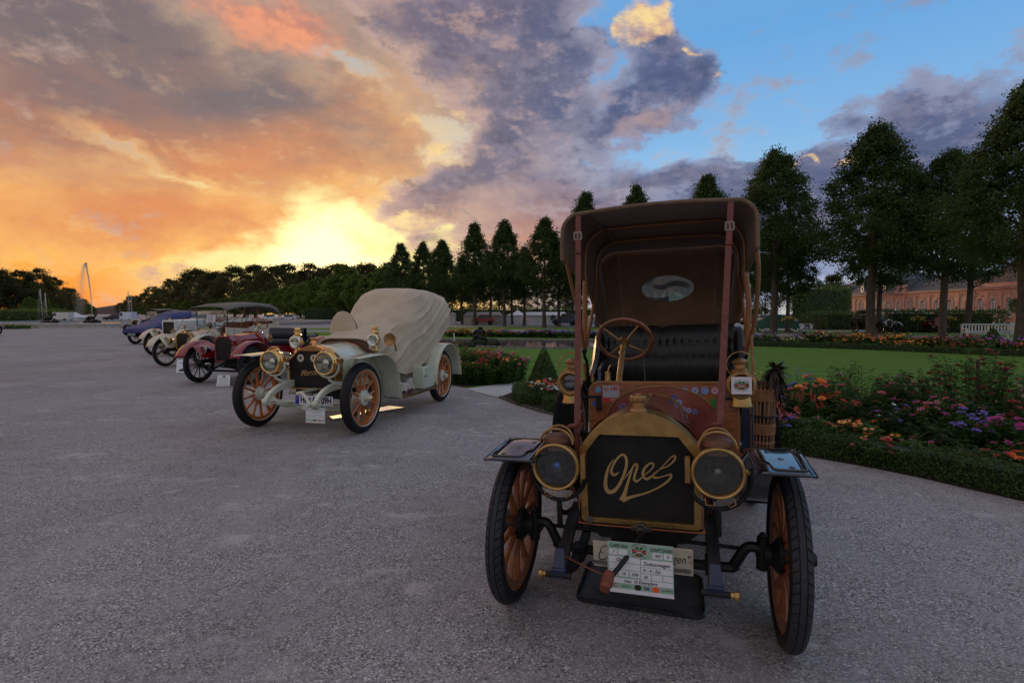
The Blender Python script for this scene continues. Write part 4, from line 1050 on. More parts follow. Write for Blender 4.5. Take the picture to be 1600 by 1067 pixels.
# --- wicker umbrella basket with feather duster, riding on the running board
def world_of(x, y, z):
    M = Matrix.Translation((0.64, 2.655, 0)) @ Matrix.Rotation(TH, 4, 'Z') @ Matrix.Translation((BX, 0, 0)) @ Matrix.Rotation(ROLL, 4, 'Y')
    return M @ Vector((x, y, z))
WICK = mat('wicker', (0.22, 0.10, 0.045), 0.7, 0, col2=(0.30, 0.15, 0.07), vs=30, bump=0.4, bs=180, bd=0.002)
b0 = world_of(0.662, 1.2, 0.41)
bas = thing('wicker_basket', 'tall open wicker umbrella basket strapped at the right side of the brown-hooded car', 'basket', b0, TH)
HB = 0.64
def bz(z): return z - 0.41
for k in range(20):
    a = 2 * math.pi * k / 20; r0, r1 = 0.062, 0.078
    m = MB(); m.tube([(r0 * math.cos(a), r0 * math.sin(a), 0.0), ((r0 + r1) / 2 * math.cos(a), (r0 + r1) / 2 * math.sin(a), 0.32), (r1 * math.cos(a), r1 * math.sin(a), HB)], 0.0042, 6); ob('wicker_stake', m, WICK, bas)
for (za, zb) in ((0.0, 0.05), (0.22, 0.225), (0.27, 0.275), (0.33, 0.40), (0.55, 0.63)):
    m = MB(); n = max(1, int((zb - za) / 0.008))
    for i in range(n + 1):
        z = za + i * 0.008; r_ = 0.062 + 0.016 * z / HB + 0.002
        pts = [((r_ + 0.0035 * math.cos(10 * q * 2 * math.pi / 60 * 2 + (i % 2) * math.pi)) * math.cos(2 * math.pi * q / 60), (r_ + 0.0035 * math.cos(10 * q * 2 * math.pi / 60 * 2 + (i % 2) * math.pi)) * math.sin(2 * math.pi * q / 60), z) for q in range(60)]
        m.tube(pts, 0.0042, 5, closed=True)
    ob('woven_band', m, WICK, bas)
m = MB(); m.torus((0, 0, 0.45), 0.083, 0.006, (0, 0, 1), 28, 6); ob('leather_hoop', m, IRON, bas)
m = MB(); 
for k in range(5): a = k * 1.3; m.tube([(0.05 * math.cos(a), 0.05 * math.sin(a), 0.45), (0.07 * math.cos(a), 0.07 * math.sin(a), 0.66 + 0.02 * (k % 3))], [0.018, 0.003], 6)
ob('straw_lining', m, mat('straw', (0.25, 0.17, 0.09), 0.9), bas)
um = thing('black_umbrella', 'furled black umbrella standing inside the wicker basket', 'umbrella', world_of(0.645, 1.2, 0.44), TH)
m = MB(); m.tube([(0, 0, 0.0), (0, 0, 0.05), (0.0, 0, 0.35), (0.005, 0, 0.56)], [0.006, 0.03, 0.042, 0.02], 10); ob('folded_cloth', m, mat('black_cloth', (0.01, 0.01, 0.012), 0.9, bump=0.4, bs=60), um)
m = MB(); m.tube([(0.005, 0, 0.54), (0.008, 0, 0.64)], 0.008, 8); ob('handle', m, WOODS, um)
cn_ = thing('walking_cane', 'slender bamboo walking cane standing upright in the wicker basket', 'cane', world_of(0.605, 1.2, 0.44), TH)
m = MB(); m.tube([(0.03, 0, 0), (0.0, 0.0, 0.5), (-0.018, 0.02, 0.95)], 0.0085, 8); ob('cane_shaft', m, WOODB, cn_)
m = MB()
for z in (0.3, 0.5, 0.68, 0.84): m.torus((0.03 - 0.048 * z / 0.95, 0.02 * z, z), 0.0085, 0.002, (0, 0, 1), 10, 5)
ob('cane_knot', m, WOODB, cn_)
du = thing('feather_duster', 'dark brown feather duster sticking up out of the wicker basket', 'duster', world_of(0.70, 1.2, 0.50), TH)
m = MB(); m.tube([(0, 0, 0), (0.02, 0.0, 0.35), (0.035, 0.0, 0.66)], 0.007, 6); ob('handle', m, IRON, du)
rr_ = random.Random(5); m = MB()
for k in range(150):
    a = rr_.uniform(0, 2 * math.pi); up = rr_.uniform(-0.6, 1.0); L = rr_.uniform(0.06, 0.115); out = rr_.uniform(0.35, 1.0)
    base = Vector((0.035, 0, 0.60 + rr_.uniform(-0.03, 0.07))); d_ = Vector((math.cos(a) * out, math.sin(a) * out, up)).normalized()
    sd_ = d_.cross(Vector((0.3, 0.2, 1))).normalized(); pts = []
    for i in range(6):
        u = i / 5; c = base + d_ * L * u + Vector((0, 0, -0.06 * u * u * (1.3 - up))); w = 0.013 * math.sin(math.pi * min(1, 0.12 + u * 0.85)); pts.append([c - sd_ * w, c + Vector((0, 0, 0.002)), c + sd_ * w])
    m.grid(pts)
ob('feathers', m, mat('dark_feather', (0.028, 0.016, 0.013), 0.8, var=0.4), du, kind='stuff')

# --- entry card hanging under the radiator
def entry_card(parentM, w, h, lab, group=None, full=True, backing=True):
    """event card: sheet with printed header, boxes, handwriting and sponsor row. local x right, y up, z out"""
    loc = parentM.to_translation(); c = thing('entry_card', lab, 'info card', loc, 0, group)
    Mr = parentM.to_3x3().to_4x4()
    m = MB(); m.prism([[(-w / 2, -h / 2), (w / 2, -h / 2), (w / 2, h / 2), (-w / 2, h / 2)]], 0.003, Mr)
    sh = ob('sheet', m, PAPER, c)
    GR = flat('card_green', (148, 178, 160)); 
    Z = lambda k: Mr @ Matrix.Translation((0, 0, 0.0032 + 0.0003 * k))
    def rect(x0, y0, x1, y1, mt, k=0, nm='card_print'):
        m = MB(); m.prism([[(x0 * w, y0 * h), (x1 * w, y0 * h), (x1 * w, y1 * h), (x0 * w, y1 * h)]], 0.0002, Z(k)); return ob(nm, m, mt, sh)
    rect(-0.5, -0.42, 0.5, 0.5, GR, 0)
    boxes = [(-0.47, 0.25, -0.35, 0.36), (-0.33, 0.25, -0.19, 0.36), (0.19, 0.24, 0.34, 0.35), (0.36, 0.24, 0.48, 0.35), (-0.48, 0.10, 0.0, 0.22), (-0.48, -0.035, 0.0, 0.085), (0.015, 0.06, 0.49, 0.20), (0.015, -0.06, 0.49, 0.045),
             (-0.48, -0.17, -0.35, -0.05), (-0.33, -0.17, -0.18, -0.05), (-0.16, -0.17, 0.0, -0.05), (0.015, -0.19, 0.16, -0.08), (0.175, -0.19, 0.33, -0.08), (0.345, -0.19, 0.49, -0.08), (-0.48, -0.30, 0.49, -0.205), (-0.48, -0.405, 0.49, -0.315)]
    m = MB()
    for (a, b, c_, d_) in boxes[:-1]: m.prism([[(a * w, b * h), (c_ * w, b * h), (c_ * w, d_ * h), (a * w, d_ * h)]], 0.0002, Z(1))
    ob('card_box', m, PAPER, sh)
    DG = flat('card_dark_green', (16, 44, 30))
    tk = dict(bold=h * 0.0016)
    text('card_lettering', 'CLASSIC-GALA', h * 0.088, Z(2) @ Matrix.Translation((-0.32 * w, 0.425 * h, 0)), DG, sh, sx=0.60, **tk)
    text('card_lettering', 'SCHWETZINGEN', h * 0.088, Z(2) @ Matrix.Translation((0.325 * w, 0.405 * h, 0)), DG, sh, sx=0.60, **tk)
    if full:
        hw = dict(shear=0.25, bold=h * 0.0012)
        for s_, x, y, sz, sxx in (('7', -0.41, 0.30, 0.085, 1), ('1907', 0.265, 0.29, 0.085, 0.8), ('D', 0.42, 0.29, 0.07, 1), ('Opel', -0.30, 0.155, 0.10, 0.9), ('Doktorwagen', 0.25, 0.12, 0.105, 0.85), ('R - 4 - Zyl.', 0.18, -0.01, 0.085, 0.9),
                             ('50', -0.41, -0.115, 0.08, 0.9), ('16', -0.255, -0.115, 0.08, 0.9), ('2500', -0.08, -0.115, 0.08, 0.8), ('65', 0.085, -0.14, 0.08, 0.9), ('max. 10 Exemplare', 0.0, -0.255, 0.09, 0.9)):
            text('card_handwriting', s_, h * sz, Z(3) @ Matrix.Translation((x * w, y * h, 0)), INK, sh, sx=sxx, **hw)
        text('sponsor_mark', 'XC', h * 0.10, Z(3) @ Matrix.Translation((-0.41 * w, -0.36 * h, 0)), flat('sponsor_red', (190, 30, 40)), sh, bold=h * 0.002)
        text('sponsor_mark', 'DEKRA', h * 0.055, Z(3) @ Matrix.Translation((-0.22 * w, -0.36 * h, 0)), flat('sponsor_green', (30, 110, 90)), sh, sx=1.1)
        text('sponsor_mark', 'RM', h * 0.075, Z(3) @ Matrix.Translation((0.095 * w, -0.365 * h, 0)), flat('sponsor_blue', (30, 60, 150)), sh, sx=1.0, bold=h * 0.001)
        text('sponsor_mark', 'CLASSICS', h * 0.055, Z(3) @ Matrix.Translation((0.40 * w, -0.36 * h, 0)), flat('sponsor_grey', (70, 75, 90)), sh, sx=0.9)
        emblem(sh, Z(2) @ Matrix.Translation((-0.01 * w, 0.345 * h, 0)), w * 0.135, h * 0.125)
    else:
        m = MB()
        rc = random.Random(3)
        for (a, b, c_, d_) in boxes[:-1]:
            if rc.random() < 0.8:
                x = a * w + 0.01 * w; 
                while x < c_ * w - 0.05 * w and x < (a + 0.32) * w:
                    L = rc.uniform(0.02, 0.05) * w; y = (b + d_) / 2 * h + rc.uniform(-0.01, 0.01) * h; m.ribbon([(x, y), (x + L * 0.5, y + 0.018 * h), (x + L, y - 0.005 * h)], [0.012 * h] * 3, 0.0002, Z(3)); x += L + 0.012 * w
        ob('card_handwriting', m, INK, sh)
        m = MB(); m.prism([[(0.10 * w * math.cos(2 * math.pi * i / 16), 0.36 * h + 0.10 * h * math.sin(2 * math.pi * i / 16)) for i in range(16)]], 0.0002, Z(2)); ob('emblem_field', m, flat('faded_emblem', (110, 95, 90)), sh)
    cols = ((-0.04, flat('sponsor_black', (40, 32, 22))), (0.23, flat('sponsor_orange', (235, 95, 40))))
    for x, mt in cols:
        m = MB(); m.prism([[(x * w + 0.055 * w * math.cos(2 * math.pi * i / 16), -0.362 * h + 0.058 * h * math.sin(2 * math.pi * i / 16)) for i in range(16)]], 0.0002, Z(2)); ob('sponsor_mark', m, mt, sh)
    return c
Mc = Matrix.Translation((0.64, 2.655, 0)) @ Matrix.Rotation(TH, 4, 'Z') @ Matrix.Translation((BX, 0, 0)) @ Matrix.Rotation(ROLL, 4, 'Y') @ fr((0.0, -0.332, 0.434), (0, -1, 0.02), (1, 0, 0))
entry_card(Mc, 0.282, 0.226, 'green and white printed entry card hanging below the gold-script radiator')
# --- drip tray lying under the nose
dt = thing('drip_tray', 'shallow grey metal drip tray on the gravel under the nose of the brown-hooded car', 'drip tray', (0.72, 2.97, 0), R(-17))
m = MB(); m.prism([rrect(-0.32, -0.20, 0.32, 0.24, 0.05)], 0.006, Matrix.Translation((0, 0, 0.004)))
TRAYM = mat('tray_metal', (0.13, 0.135, 0.14), 0.33, 0.45, var=0.35, vs=6, dirt=((0.015, 0.014, 0.013), 3, 0.7))
ob('tray_floor', m, TRAYM, dt)
m = MB(); m.prism([rrect(-0.335, -0.215, 0.335, 0.255, 0.06), rrect(-0.322, -0.202, 0.322, 0.242, 0.052)], 0.022, Matrix.Translation((0, 0, 0.003))); m.tube([(p[0], p[1], 0.026) for p in rrect(-0.333, -0.213, 0.333, 0.253, 0.06)], 0.0035, 6, closed=True)
ob('tray_rim', m, mat('tray_rim_metal', (0.12, 0.125, 0.13), 0.22, 0.9, var=0.2), dt)

# ================================================================== pale green racer under a beige cover
PGRN = mat('pale_green_enamel', (0.58, 0.62, 0.50), 0.16, 0, var=0.05, coat=0.6, rv=0.05, dirt=((0.30, 0.30, 0.22), 6, 0.35))
CRMP = mat('cream_enamel', (0.60, 0.54, 0.38), 0.2, 0, var=0.05, coat=0.5)
ORSP = mat('bright_orange_spokes', (0.42, 0.13, 0.030), 0.3, 0, var=0.12, coat=0.4)
NKL = mat('nickel_plate', (0.66, 0.64, 0.58), 0.12, 1.0, var=0.08)
COPR = mat('polished_copper', (0.62, 0.33, 0.13), 0.15, 1.0, var=0.1)
COVER = mat('beige_cotton_cover', (0.48, 0.385, 0.265), 0.8, 0, col2=(0.56, 0.46, 0.33), vs=3, bump=0.2, bs=90, bd=0.002, sheen=0.15)
LINED = mat('brown_lining', (0.12, 0.05, 0.03), 0.5)
MC = thing('veteran_racing_car', 'pale green veteran car with orange spoked wheels standing under a beige cotton cover', 'vintage car', (-2.734, 7.265, 0), R(-15))
def mp(name, mb, m, parent=None, **kw): return ob(name, mb, m, parent or MC, **kw)
RWm = 0.46
for (x, y, side, st) in ((-0.79, 0, -1, 0), (0.80, 0, 1, 0), (-0.74, 2.66, -1, 0), (0.80, 2.66, 1, 0)):
    wheel(MC, x, y, RWm, 0.125, side, ORSP, ORSP, PGRN, 12, 0.045, None, CRMP, rot=0.13 + y, spr=(0.022, 0.036), hubr=0.075, hubl=0.22, tyremat=RUBBER)
m = MB()
for s in (-1, 1): m.lathe([(0, 0.16), (0.018, 0.16), (0.03, 0.145), (0.03, 0.1)], fr((0.80 if s > 0 else -0.79, 0, RWm), (s, 0, 0)), 12)
mp('axle_cap', m, BRASS_B, kind='stuff')
# radiator
out_ = [(-0.262, 0.545), (0.452, 0.545), (0.455, 0.93), (0.30, 1.075)] + [(0.30 - 0.41 * i / 8, 1.075 + 0.055 * math.sin(math.pi * i / 8)) for i in range(1, 8)] + [(-0.118, 1.075), (-0.262, 0.93)]
cor = [(-0.250, 0.562), (0.440, 0.562), (0.440, 0.925), (0.285, 1.058), (-0.105, 1.058), (-0.250, 0.925)]
m = MB(); m.prism([out_, cor], 0.15, xz(0.10)); rad = mp('radiator', m, COPR, bevel=0.006)
m = MB(); m.prism([cor], 0.01, xz(-0.03)); ob('radiator_core', m, CORE, rad)
m = MB(); m.lathe([(0, 1.12), (0.045, 1.12), (0.034, 1.135), (0.032, 1.20), (0.05, 1.205), (0.052, 1.225), (0.02, 1.235), (0, 1.235)], Matrix.Translation((0.09, 0.02, 0)), 20); ob('filler_cap', m, COPR, rad)
WB = flat('club_white', (215, 210, 200))
for x in (-0.082, 0.12, ):
    m = MB(); m.disc((x, -0.042, 0.962), 0.050, (0, -1, 0), 24, 0.003); b = ob('club_badge', m, WB, rad)
    M0 = fr((x, -0.0455, 0.962), (0, -1, 0), (1, 0, 0)); m = MB(); m.prism([[(-0.018, 0.022), (-0.018, -0.006), (0, -0.026), (0.018, -0.006), (0.018, 0.022)]], 0.001, M0)
    cir = lambda r_: [(r_ * math.cos(2 * math.pi * i / 24), r_ * math.sin(2 * math.pi * i / 24)) for i in range(24)]
    m.prism([cir(0.040), cir(0.036)], 0.0008, M0); ob('badge_print', m, INK, b)
text('script_lettering', 'Mercedes', 0.115, fr((0.10, -0.043, 0.775), (0, -1, 0), (1, 0.0, 0.10)), SCRIPT, rad, sx=0.85, shear=0.5, bold=0.0008, extrude=0.002)
# bonnet and scuttle
rows = []
for k in range(6):
    t = k / 5; y = 0.10 + 0.66 * t; e = 0.02 * t
    rows.append([(-0.262 - e * 2, y, 0.56), (-0.265 - e * 2, y, 0.93 + e), (-0.20 - e, y, 1.01 + e), (-0.10, y, 1.08 + e), (0.095, y, 1.13 + e), (0.29, y, 1.08 + e), (0.40 + e, y, 1.0 + e), (0.458 + e * 2, y, 0.93 + e), (0.455 + e * 2, y, 0.56)])
m = MB(); m.grid(rows, flat=False); bo = mp('bonnet', m, PGRN, solid=0.004)
m = MB(); m.tube([(0.095, 0.1, 1.135), (0.095, 0.76, 1.155)], 0.007, 6); m.tube([(0.47, 0.76, 0.93), (0.30, 0.76, 1.10), (0.095, 0.76, 1.155), (-0.10, 0.76, 1.10), (-0.29, 0.76, 0.93)], 0.009, 6); ob('bonnet_trim', m, COPR, bo)
m = MB(); m.prism([[(-0.42, 0.5), (0.60, 0.5), (0.60, 0.95), (0.42, 1.15), (0.09, 1.19), (-0.24, 1.15), (-0.42, 0.95)]], 0.04, xz(0.82)); mp('scuttle', m, LINED, bevel=0.006)
# chassis with curled irons
for x in (-0.215, 0.50):
    m = MB(); cl = [(p.x, p.y) for p in spl([(3.0, 0.60, 0), (2.2, 0.62, 0), (1.0, 0.60, 0), (0.3, 0.60, 0), (-0.05, 0.62, 0), (-0.30, 0.60, 0), (-0.48, 0.535, 0), (-0.57, 0.46, 0)], 4)]
    rows = []
    for i, (y, z) in enumerate(cl):
        h = 0.10 if y > 0 else 0.10 - 0.03 * min(1, -y / 0.5); w = 0.028
        rows.append([(x - w, y, z - h / 2), (x + w, y, z - h / 2), (x + w, y, z + h / 2), (x - w, y, z + h / 2)])
    m.grid(rows, cv=True, flat=True); m.add(rows[-1], [(0, 1, 2, 3)], flat=True); m.ball((x, -0.58, 0.455), 0.045, 12, 8, (0.9, 1, 1)); fb = mp('frame_rail', m, PGRN, bevel=0.006)
    m = MB()
    for k in range(6):
        L = 0.52 - 0.075 * k; rows = []
        for i in range(11):
            u = -1 + 2 * i / 10; z = 0.36 + 0.085 * (u * L / 0.52) ** 2 - 0.009 * k
            rows.append([(x - 0.024, y_ := (u * L - 0.03), z), (x + 0.024, y_, z), (x + 0.024, y_, z + 0.009), (x - 0.024, y_, z + 0.009)])
        m.grid(rows, cv=True, flat=True)
    ob('leaf_spring', m, PGRN, fb)
    m = MB(); m.box((x, -0.52, 0.43), (0.045, 0.05, 0.06)); m.tube([(x - 0.05, -0.53, 0.425), (x + 0.05, -0.53, 0.425)], 0.012, 8); m.box((x, -0.0, 0.335), (0.075, 0.12, 0.06)); ob('spring_clamp', m, PGRN, fb, bevel=0.004)
m = MB(); m.tube(spl([(-0.74, 0, 0.46), (-0.62, 0, 0.45), (-0.50, 0, 0.36), (-0.32, 0, 0.30), (0.14, 0, 0.285), (0.55, 0, 0.30), (0.68, 0, 0.40), (0.76, 0, 0.46)], 4), 0.027, 8); ax = mp('front_axle', m, PGRN)
m = MB(); m.tube([(-0.62, -0.16, 0.40), (0.68, -0.16, 0.40)], 0.014, 8); ob('track_rod', m, PGRN, ax)
m = MB(); m.tube([(-0.7, 2.66, 0.46), (0.76, 2.66, 0.46)], 0.05, 10); m.ball((0.05, 2.66, 0.46), 0.16, 12, 8); mp('rear_axle', m, PGRN)
m = MB(); m.box((0.14, 0.02, 0.52), (0.66, 0.05, 0.06)); m.box((0.14, 0.9, 0.48), (0.45, 1.2, 0.22)); m.box((0.14, 1.8, 0.60), (0.75, 2.2, 0.05)); mp('underframe', m, IRON)
m = MB(); m.tube([(0.14, 0.1, 0.55), (0.14, -0.42, 0.55)], 0.022, 10); m.tube(spl([(0.14, -0.42, 0.55), (0.25, -0.47, 0.56), (0.33, -0.50, 0.50), (0.42, -0.55, 0.44)], 4), 0.018, 8); m.tube([(0.42, -0.52, 0.44), (0.42, -0.68, 0.42)], 0.024, 10); mp('starting_crank', m, PGRN)
# number plate
m = MB(); m.prism([rrect(0.056, 0.400, 0.60, 0.515, 0.008)], 0.004, xz(-0.35)); pl = mp('number_plate', m, PAPER)
m = MB(); m.box((0.087, -0.3552, 0.4575), (0.055, 0.001, 0.108)); ob('blue_band', m, flat('euro_blue', (10, 30, 150)), pl)
m = MB()
for i in range(12): m.disc((0.087 + 0.014 * math.cos(i * math.pi / 6), -0.356, 0.475 + 0.014 * math.sin(i * math.pi / 6)), 0.0026, (0, -1, 0), 5, 0.0005)
ob('star_ring', m, flat('star_yellow', (225, 200, 60)), pl, kind='stuff')
for s, x in (('HP', 0.185), ('AH', 0.360), ('09H', 0.510)):
    text('plate_lettering', s, 0.118, fr((x, -0.3556, 0.4575), (0, -1, 0), (1, 0, 0)), INK, pl, sx=0.72, bold=0.0045)
m = MB(); m.disc((0.270, -0.3556, 0.475), 0.017, (0, -1, 0), 16, 0.001); m.disc((0.270, -0.3556, 0.438), 0.017, (0, -1, 0), 16, 0.001); ob('seal', m, flat('seal_grey', (90, 90, 130)), pl)
# headlamps
def big_lamp(x, z):
    y = -0.30; Mf = fr((x, y, z), (0, -1, 0.0), (1, 0, 0))
    m = MB(); m.lathe([(0.135, 0.0), (0.135, -0.05), (0.145, -0.055), (0.140, -0.10), (0.12, -0.16), (0.09, -0.20), (0.05, -0.225), (0, -0.23)], Mf, 32); m.lathe([(0.05, 0.10), (0.055, 0.15), (0.03, 0.165), (0, 0.165)], Matrix.Translation((x, y + 0.10, z)), 16)
    L = mp('headlamp', m, PGRN if False else BRASS_B)
    m = MB(); m.torus((x, y - 0.002, z), 0.140, 0.013, (0, -1, 0), 40, 8); m.torus((x, y + 0.06, z), 0.142, 0.008, (0, -1, 0), 32, 6); ob('lamp_bezel', m, BRASS_B, L)
    m = MB(); m.lathe([(0.128, -0.01), (0.11, -0.05), (0.06, -0.09), (0, -0.10)], Mf, 24); ob('reflector', m, mat('bright_reflector', (0.40, 0.39, 0.34), 0.15, 1.0, var=0.3, vs=22), L)
    m = MB(); m.lathe([(0, 0.012), (0.07, 0.010), (0.13, 0.0)], Mf, 28); ob('lamp_glass', m, GLASS, L)
    m = MB(); m.lathe([(0.045, -0.06), (0.05, -0.03), (0.038, -0.02), (0, -0.015)], Mf, 16)
    m.tube([Mf @ Vector((0.1 * math.cos(a), 0.1 * math.sin(a), -0.03)) for a in (0.8, 0.9)] , 0.006, 5); ob('burner', m, NKL, L)
    m = MB(); m.tube([(x + 0.10 * math.cos(a), y + 0.06 + 0.03 * math.sin(a), z + 0.12 + 0.07 * math.sin(a)) for a in [math.pi * i / 12 for i in range(13)]], 0.007, 6); ob('lamp_handle', m, BRASS_B, L)
    m = MB()
    for dx, dz, r_ in ((0.17, 0.03, 0.03), (0.16, -0.06, 0.026), (0.175, -0.10, 0.02)): m.ball((x + dx, y + 0.12, z + dz), r_, 10, 6)
    m.tube([(x + 0.13, y + 0.1, z), (x + 0.2, y + 0.1, z)], 0.014, 8); ob('gas_fitting', m, BRASS_D, L, kind='stuff')
    m = MB(); m.tube(spl([(x - 0.155, y + 0.08, z), (x - 0.145, y + 0.08, z - 0.10), (x - 0.06, y + 0.08, z - 0.175), (x + 0.06, y + 0.08, z - 0.175), (x + 0.145, y + 0.08, z - 0.10), (x + 0.155, y + 0.08, z)], 4), 0.016, 8)
    m.tube(spl([(x, y + 0.08, z - 0.18), (x + 0.02, y + 0.1, z - 0.23), (x + 0.06, y + 0.16, z - 0.27), (x + 0.09, y + 0.24, z - 0.30)], 4), 0.018, 8); ob('lamp_fork', m, PGRN, L)
big_lamp(-0.353, 0.925); big_lamp(0.450, 0.925)
def scuttle_lamp(x, y, z):
    Mf = fr((x, y, z), (0, -1, 0), (1, 0, 0)); m = MB(); m.lathe([(0.075, 0.0), (0.07, -0.03), (0.065, -0.11), (0.05, -0.13), (0, -0.135)], Mf, 22)
    L = mp('side_lamp', m, BRASS_B)
    m = MB(); m.lathe([(0.055, 0.004), (0.075, 0.018), (0.093, 0.014), (0.092, 0.0), (0.07, -0.012)], Mf, 26); ob('lamp_bezel', m, NKL, L)
    m = MB(); m.lathe([(0.06, 0.0), (0.03, -0.02), (0, -0.03)], Mf, 18); ob('reflector', m, REFL, L)
    m = MB(); m.lathe([(0, 0.008), (0.058, 0.003)], Mf, 18); ob('lamp_glass', m, GLASS, L)
    m = MB(); m.lathe([(0.05, 0.05), (0.045, 0.08), (0.06, 0.085), (0.062, 0.10), (0.04, 0.115), (0.038, 0.135), (0.055, 0.14), (0.055, 0.155), (0.035, 0.165), (0.035, 0.18), (0.045, 0.185), (0.043, 0.20), (0, 0.21)], Matrix.Translation((x, y + 0.06, z)), 20)
    m.lathe([(0, -0.16), (0.05, -0.16), (0.06, -0.15), (0.035, -0.12), (0.03, -0.08), (0.05, -0.05)], Matrix.Translation((x, y + 0.06, z)), 20); ob('lamp_chimney', m, BRASS_B, L)
    m = MB(); m.tube([(x, y + 0.06, z - 0.15), (x - 0.02, y + 0.08, z - 0.35)], 0.012, 8); ob('lamp_bracket', m, NKL, L)
scuttle_lamp(-0.58, 0.52, 1.14); scuttle_lamp(0.57, 0.72, 1.175)
m = MB(); m.lathe([(0.018, 0.0), (0.022, -0.08), (0.04, -0.12), (0.09, -0.15), (0.094, -0.152), (0.04, -0.13), (0, -0.12)], fr((0.76, 0.98, 1.18), (-0.1, 1, 0)), 24); m.tube([(0.76, 0.98, 1.18), (0.74, 1.1, 1.0)], 0.012, 6); mp('bulb_horn', m, BRASS_D)
# wings
def sheet(nm, rows, m_, th=0.006): 
    mb = MB(); mb.grid(rows); return mp(nm, mb, m_, solid=th)
for (x0, x1) in ((-0.93, -0.63), (0.64, 0.95)):
    pr = [(p.x, p.y) for p in spl([(-0.34, 1.005, 0), (-0.1, 1.01, 0), (0.2, 1.015, 0), (0.42, 1.0, 0), (0.62, 0.90, 0), (0.76, 0.72, 0), (0.82, 0.50, 0), (0.86, 0.33, 0)], 4)]
    rows = [[(x0 + (x1 - x0) * j / 6, y + (0.05 * abs(2 * j / 6 - 1) ** 3 if i == 0 else 0), z - 0.012 * abs(2 * j / 6 - 1) ** 4) for j in range(7)] for i, (y, z) in enumerate(pr)]
    w = sheet('front_wing', rows, PGRN); mb = MB(); mb.tube([r_[0] for r_ in rows], 0.007, 6); mb.tube([r_[-1] for r_ in rows], 0.007, 6); mb.tube(rows[0], 0.007, 6); ob('wing_edge', mb, CRMP, w)
    # inner apron
    xin = x0 + 0.02 if x0 > 0 else x1 - 0.02; xf = 0.5 if x0 > 0 else -0.22
    mb = MB(); mb.grid([[(xin, 0.10, 0.99), (xf, 0.12, 0.62)], [(xin, 0.5, 0.96), (xf, 0.5, 0.60)], [(xin, 0.8, 0.62), (xf, 0.8, 0.56)], [(xin, 0.86, 0.34), (xf, 0.86, 0.5)]]); ob('inner_apron', mb, PGRN, w, solid=0.004)
for x0, x1 in ((-0.90, -0.62), (0.68, 0.98)):
    rows = []
    for i in range(17):
        a = R(196 - 200 * i / 16); y = 2.66 + 0.57 * math.cos(a); z = 0.46 + 0.57 * math.sin(a)
        if i == 0: z = 0.36
        rows.append([(x0, y, z), (x0 + 0.06, y, z + 0.006), (x1 - 0.06, y, z + 0.006), (x1, y, z)])
    w = sheet('rear_wing', rows, PGRN); mb = MB(); mb.tube([r_[0] for r_ in rows], 0.008, 6); mb.tube([r_[-1] for r_ in rows], 0.008, 6); ob('wing_edge', mb, CRMP, w)
    mb = MB(); mb.tube([Vector(r_[1]) + Vector((0, 0, 0.004)) for r_ in rows], 0.003, 5); ob('coach_line', mb, LINED, w)
for x in (-0.82, 0.83):
    m = MB(); m.box((x, 1.49, 0.335), (0.28, 1.26, 0.03)); rb = mp('running_board', m, mat('brown_linoleum', (0.07, 0.035, 0.03), 0.35, 0, var=0.2))
    m = MB(); m.box((x + (0.143 if x > 0 else -0.143), 1.49, 0.335), (0.008, 1.26, 0.034)); ob('board_edge', m, BRASS_B, rb)
    m = MB(); m.prism([[(1.66, 0.352), (2.10, 0.352), (2.10, 0.60), (2.04, 0.68), (1.95, 0.705), (1.66, 0.705)]], 0.20, Matrix(((0, 0, 1, x - 0.10), (1, 0, 0, 0), (0, 1, 0, 0), (0, 0, 0, 1)))); bx_ = mp('tool_box', m, PGRN, bevel=0.012)
    m = MB(); m.ball((x + 0.11, 1.73, 0.56), 0.013, 8, 6); m.tube([(x + 0.11, 1.73, 0.56), (x + 0.13, 1.60, 0.545)], 0.004, 5); ob('box_lock', m, IRON, bx_)
m = MB()
for y in (1.0, 1.35, 1.62): m.tube([(0.5, y, 0.58), (0.72, y, 0.46), (0.78, y, 0.35)], 0.014, 6)
mp('board_stay', m, PGRN, kind='stuff')
m = MB(); m.box((0.10, 1.7, 0.72), (0.78, 1.7, 0.22)); m.box((0.10, 2.6, 0.95), (0.9, 0.7, 0.4)); mp('body_tub', m, PGRN, bevel=0.03)
m = MB(); m.torus((0.90, 3.08, 1.12), 0.07, 0.010, (1, 0.3, 0), 20, 6); mp('tail_lamp_ring', m, NKL)

# --- the cotton cover: its own thing, draped over the body
cov = thing('car_cover', 'wrinkled beige cotton cover draped over the seats and raised hood of the pale green car', 'car cover', (-2.734, 7.265, 0), R(-15))
secs = [(0.72, -0.38, 0.55, 1.04, 1.20, 0.75), (0.86, -0.45, 0.60, 0.96, 1.24, 0.7), (1.05, -0.50, 0.66, 0.84, 1.31, 0.62), (1.25, -0.52, 0.70, 0.66, 1.38, 0.66), (1.45, -0.53, 0.74, 0.60, 1.50, 0.72), (1.65, -0.54, 0.77, 0.62, 1.67, 0.80), (1.85, -0.55, 0.79, 0.68, 1.86, 0.88), (2.0, -0.55, 0.80, 0.74, 1.95, 0.93),
        (2.15, -0.55, 0.81, 0.80, 1.985, 0.95), (2.35, -0.55, 0.82, 0.92, 1.985, 0.96), (2.65, -0.55, 0.83, 1.08, 1.98, 0.97), (2.90, -0.55, 0.83, 1.24, 1.96, 0.97), (3.06, -0.54, 0.83, 1.36, 1.92, 0.97), (3.14, -0.52, 0.81, 1.44, 1.82, 0.95), (3.17, -0.47, 0.76, 1.50, 1.68, 0.9)]
def sec_at(t):
    k = min(int(t), len(secs) - 2); u = t - k; a, b = secs[k], secs[k + 1]; u = u * u * (3 - 2 * u) * 0.5 + u * 0.5
    return [a[i] + (b[i] - a[i]) * u for i in range(6)]
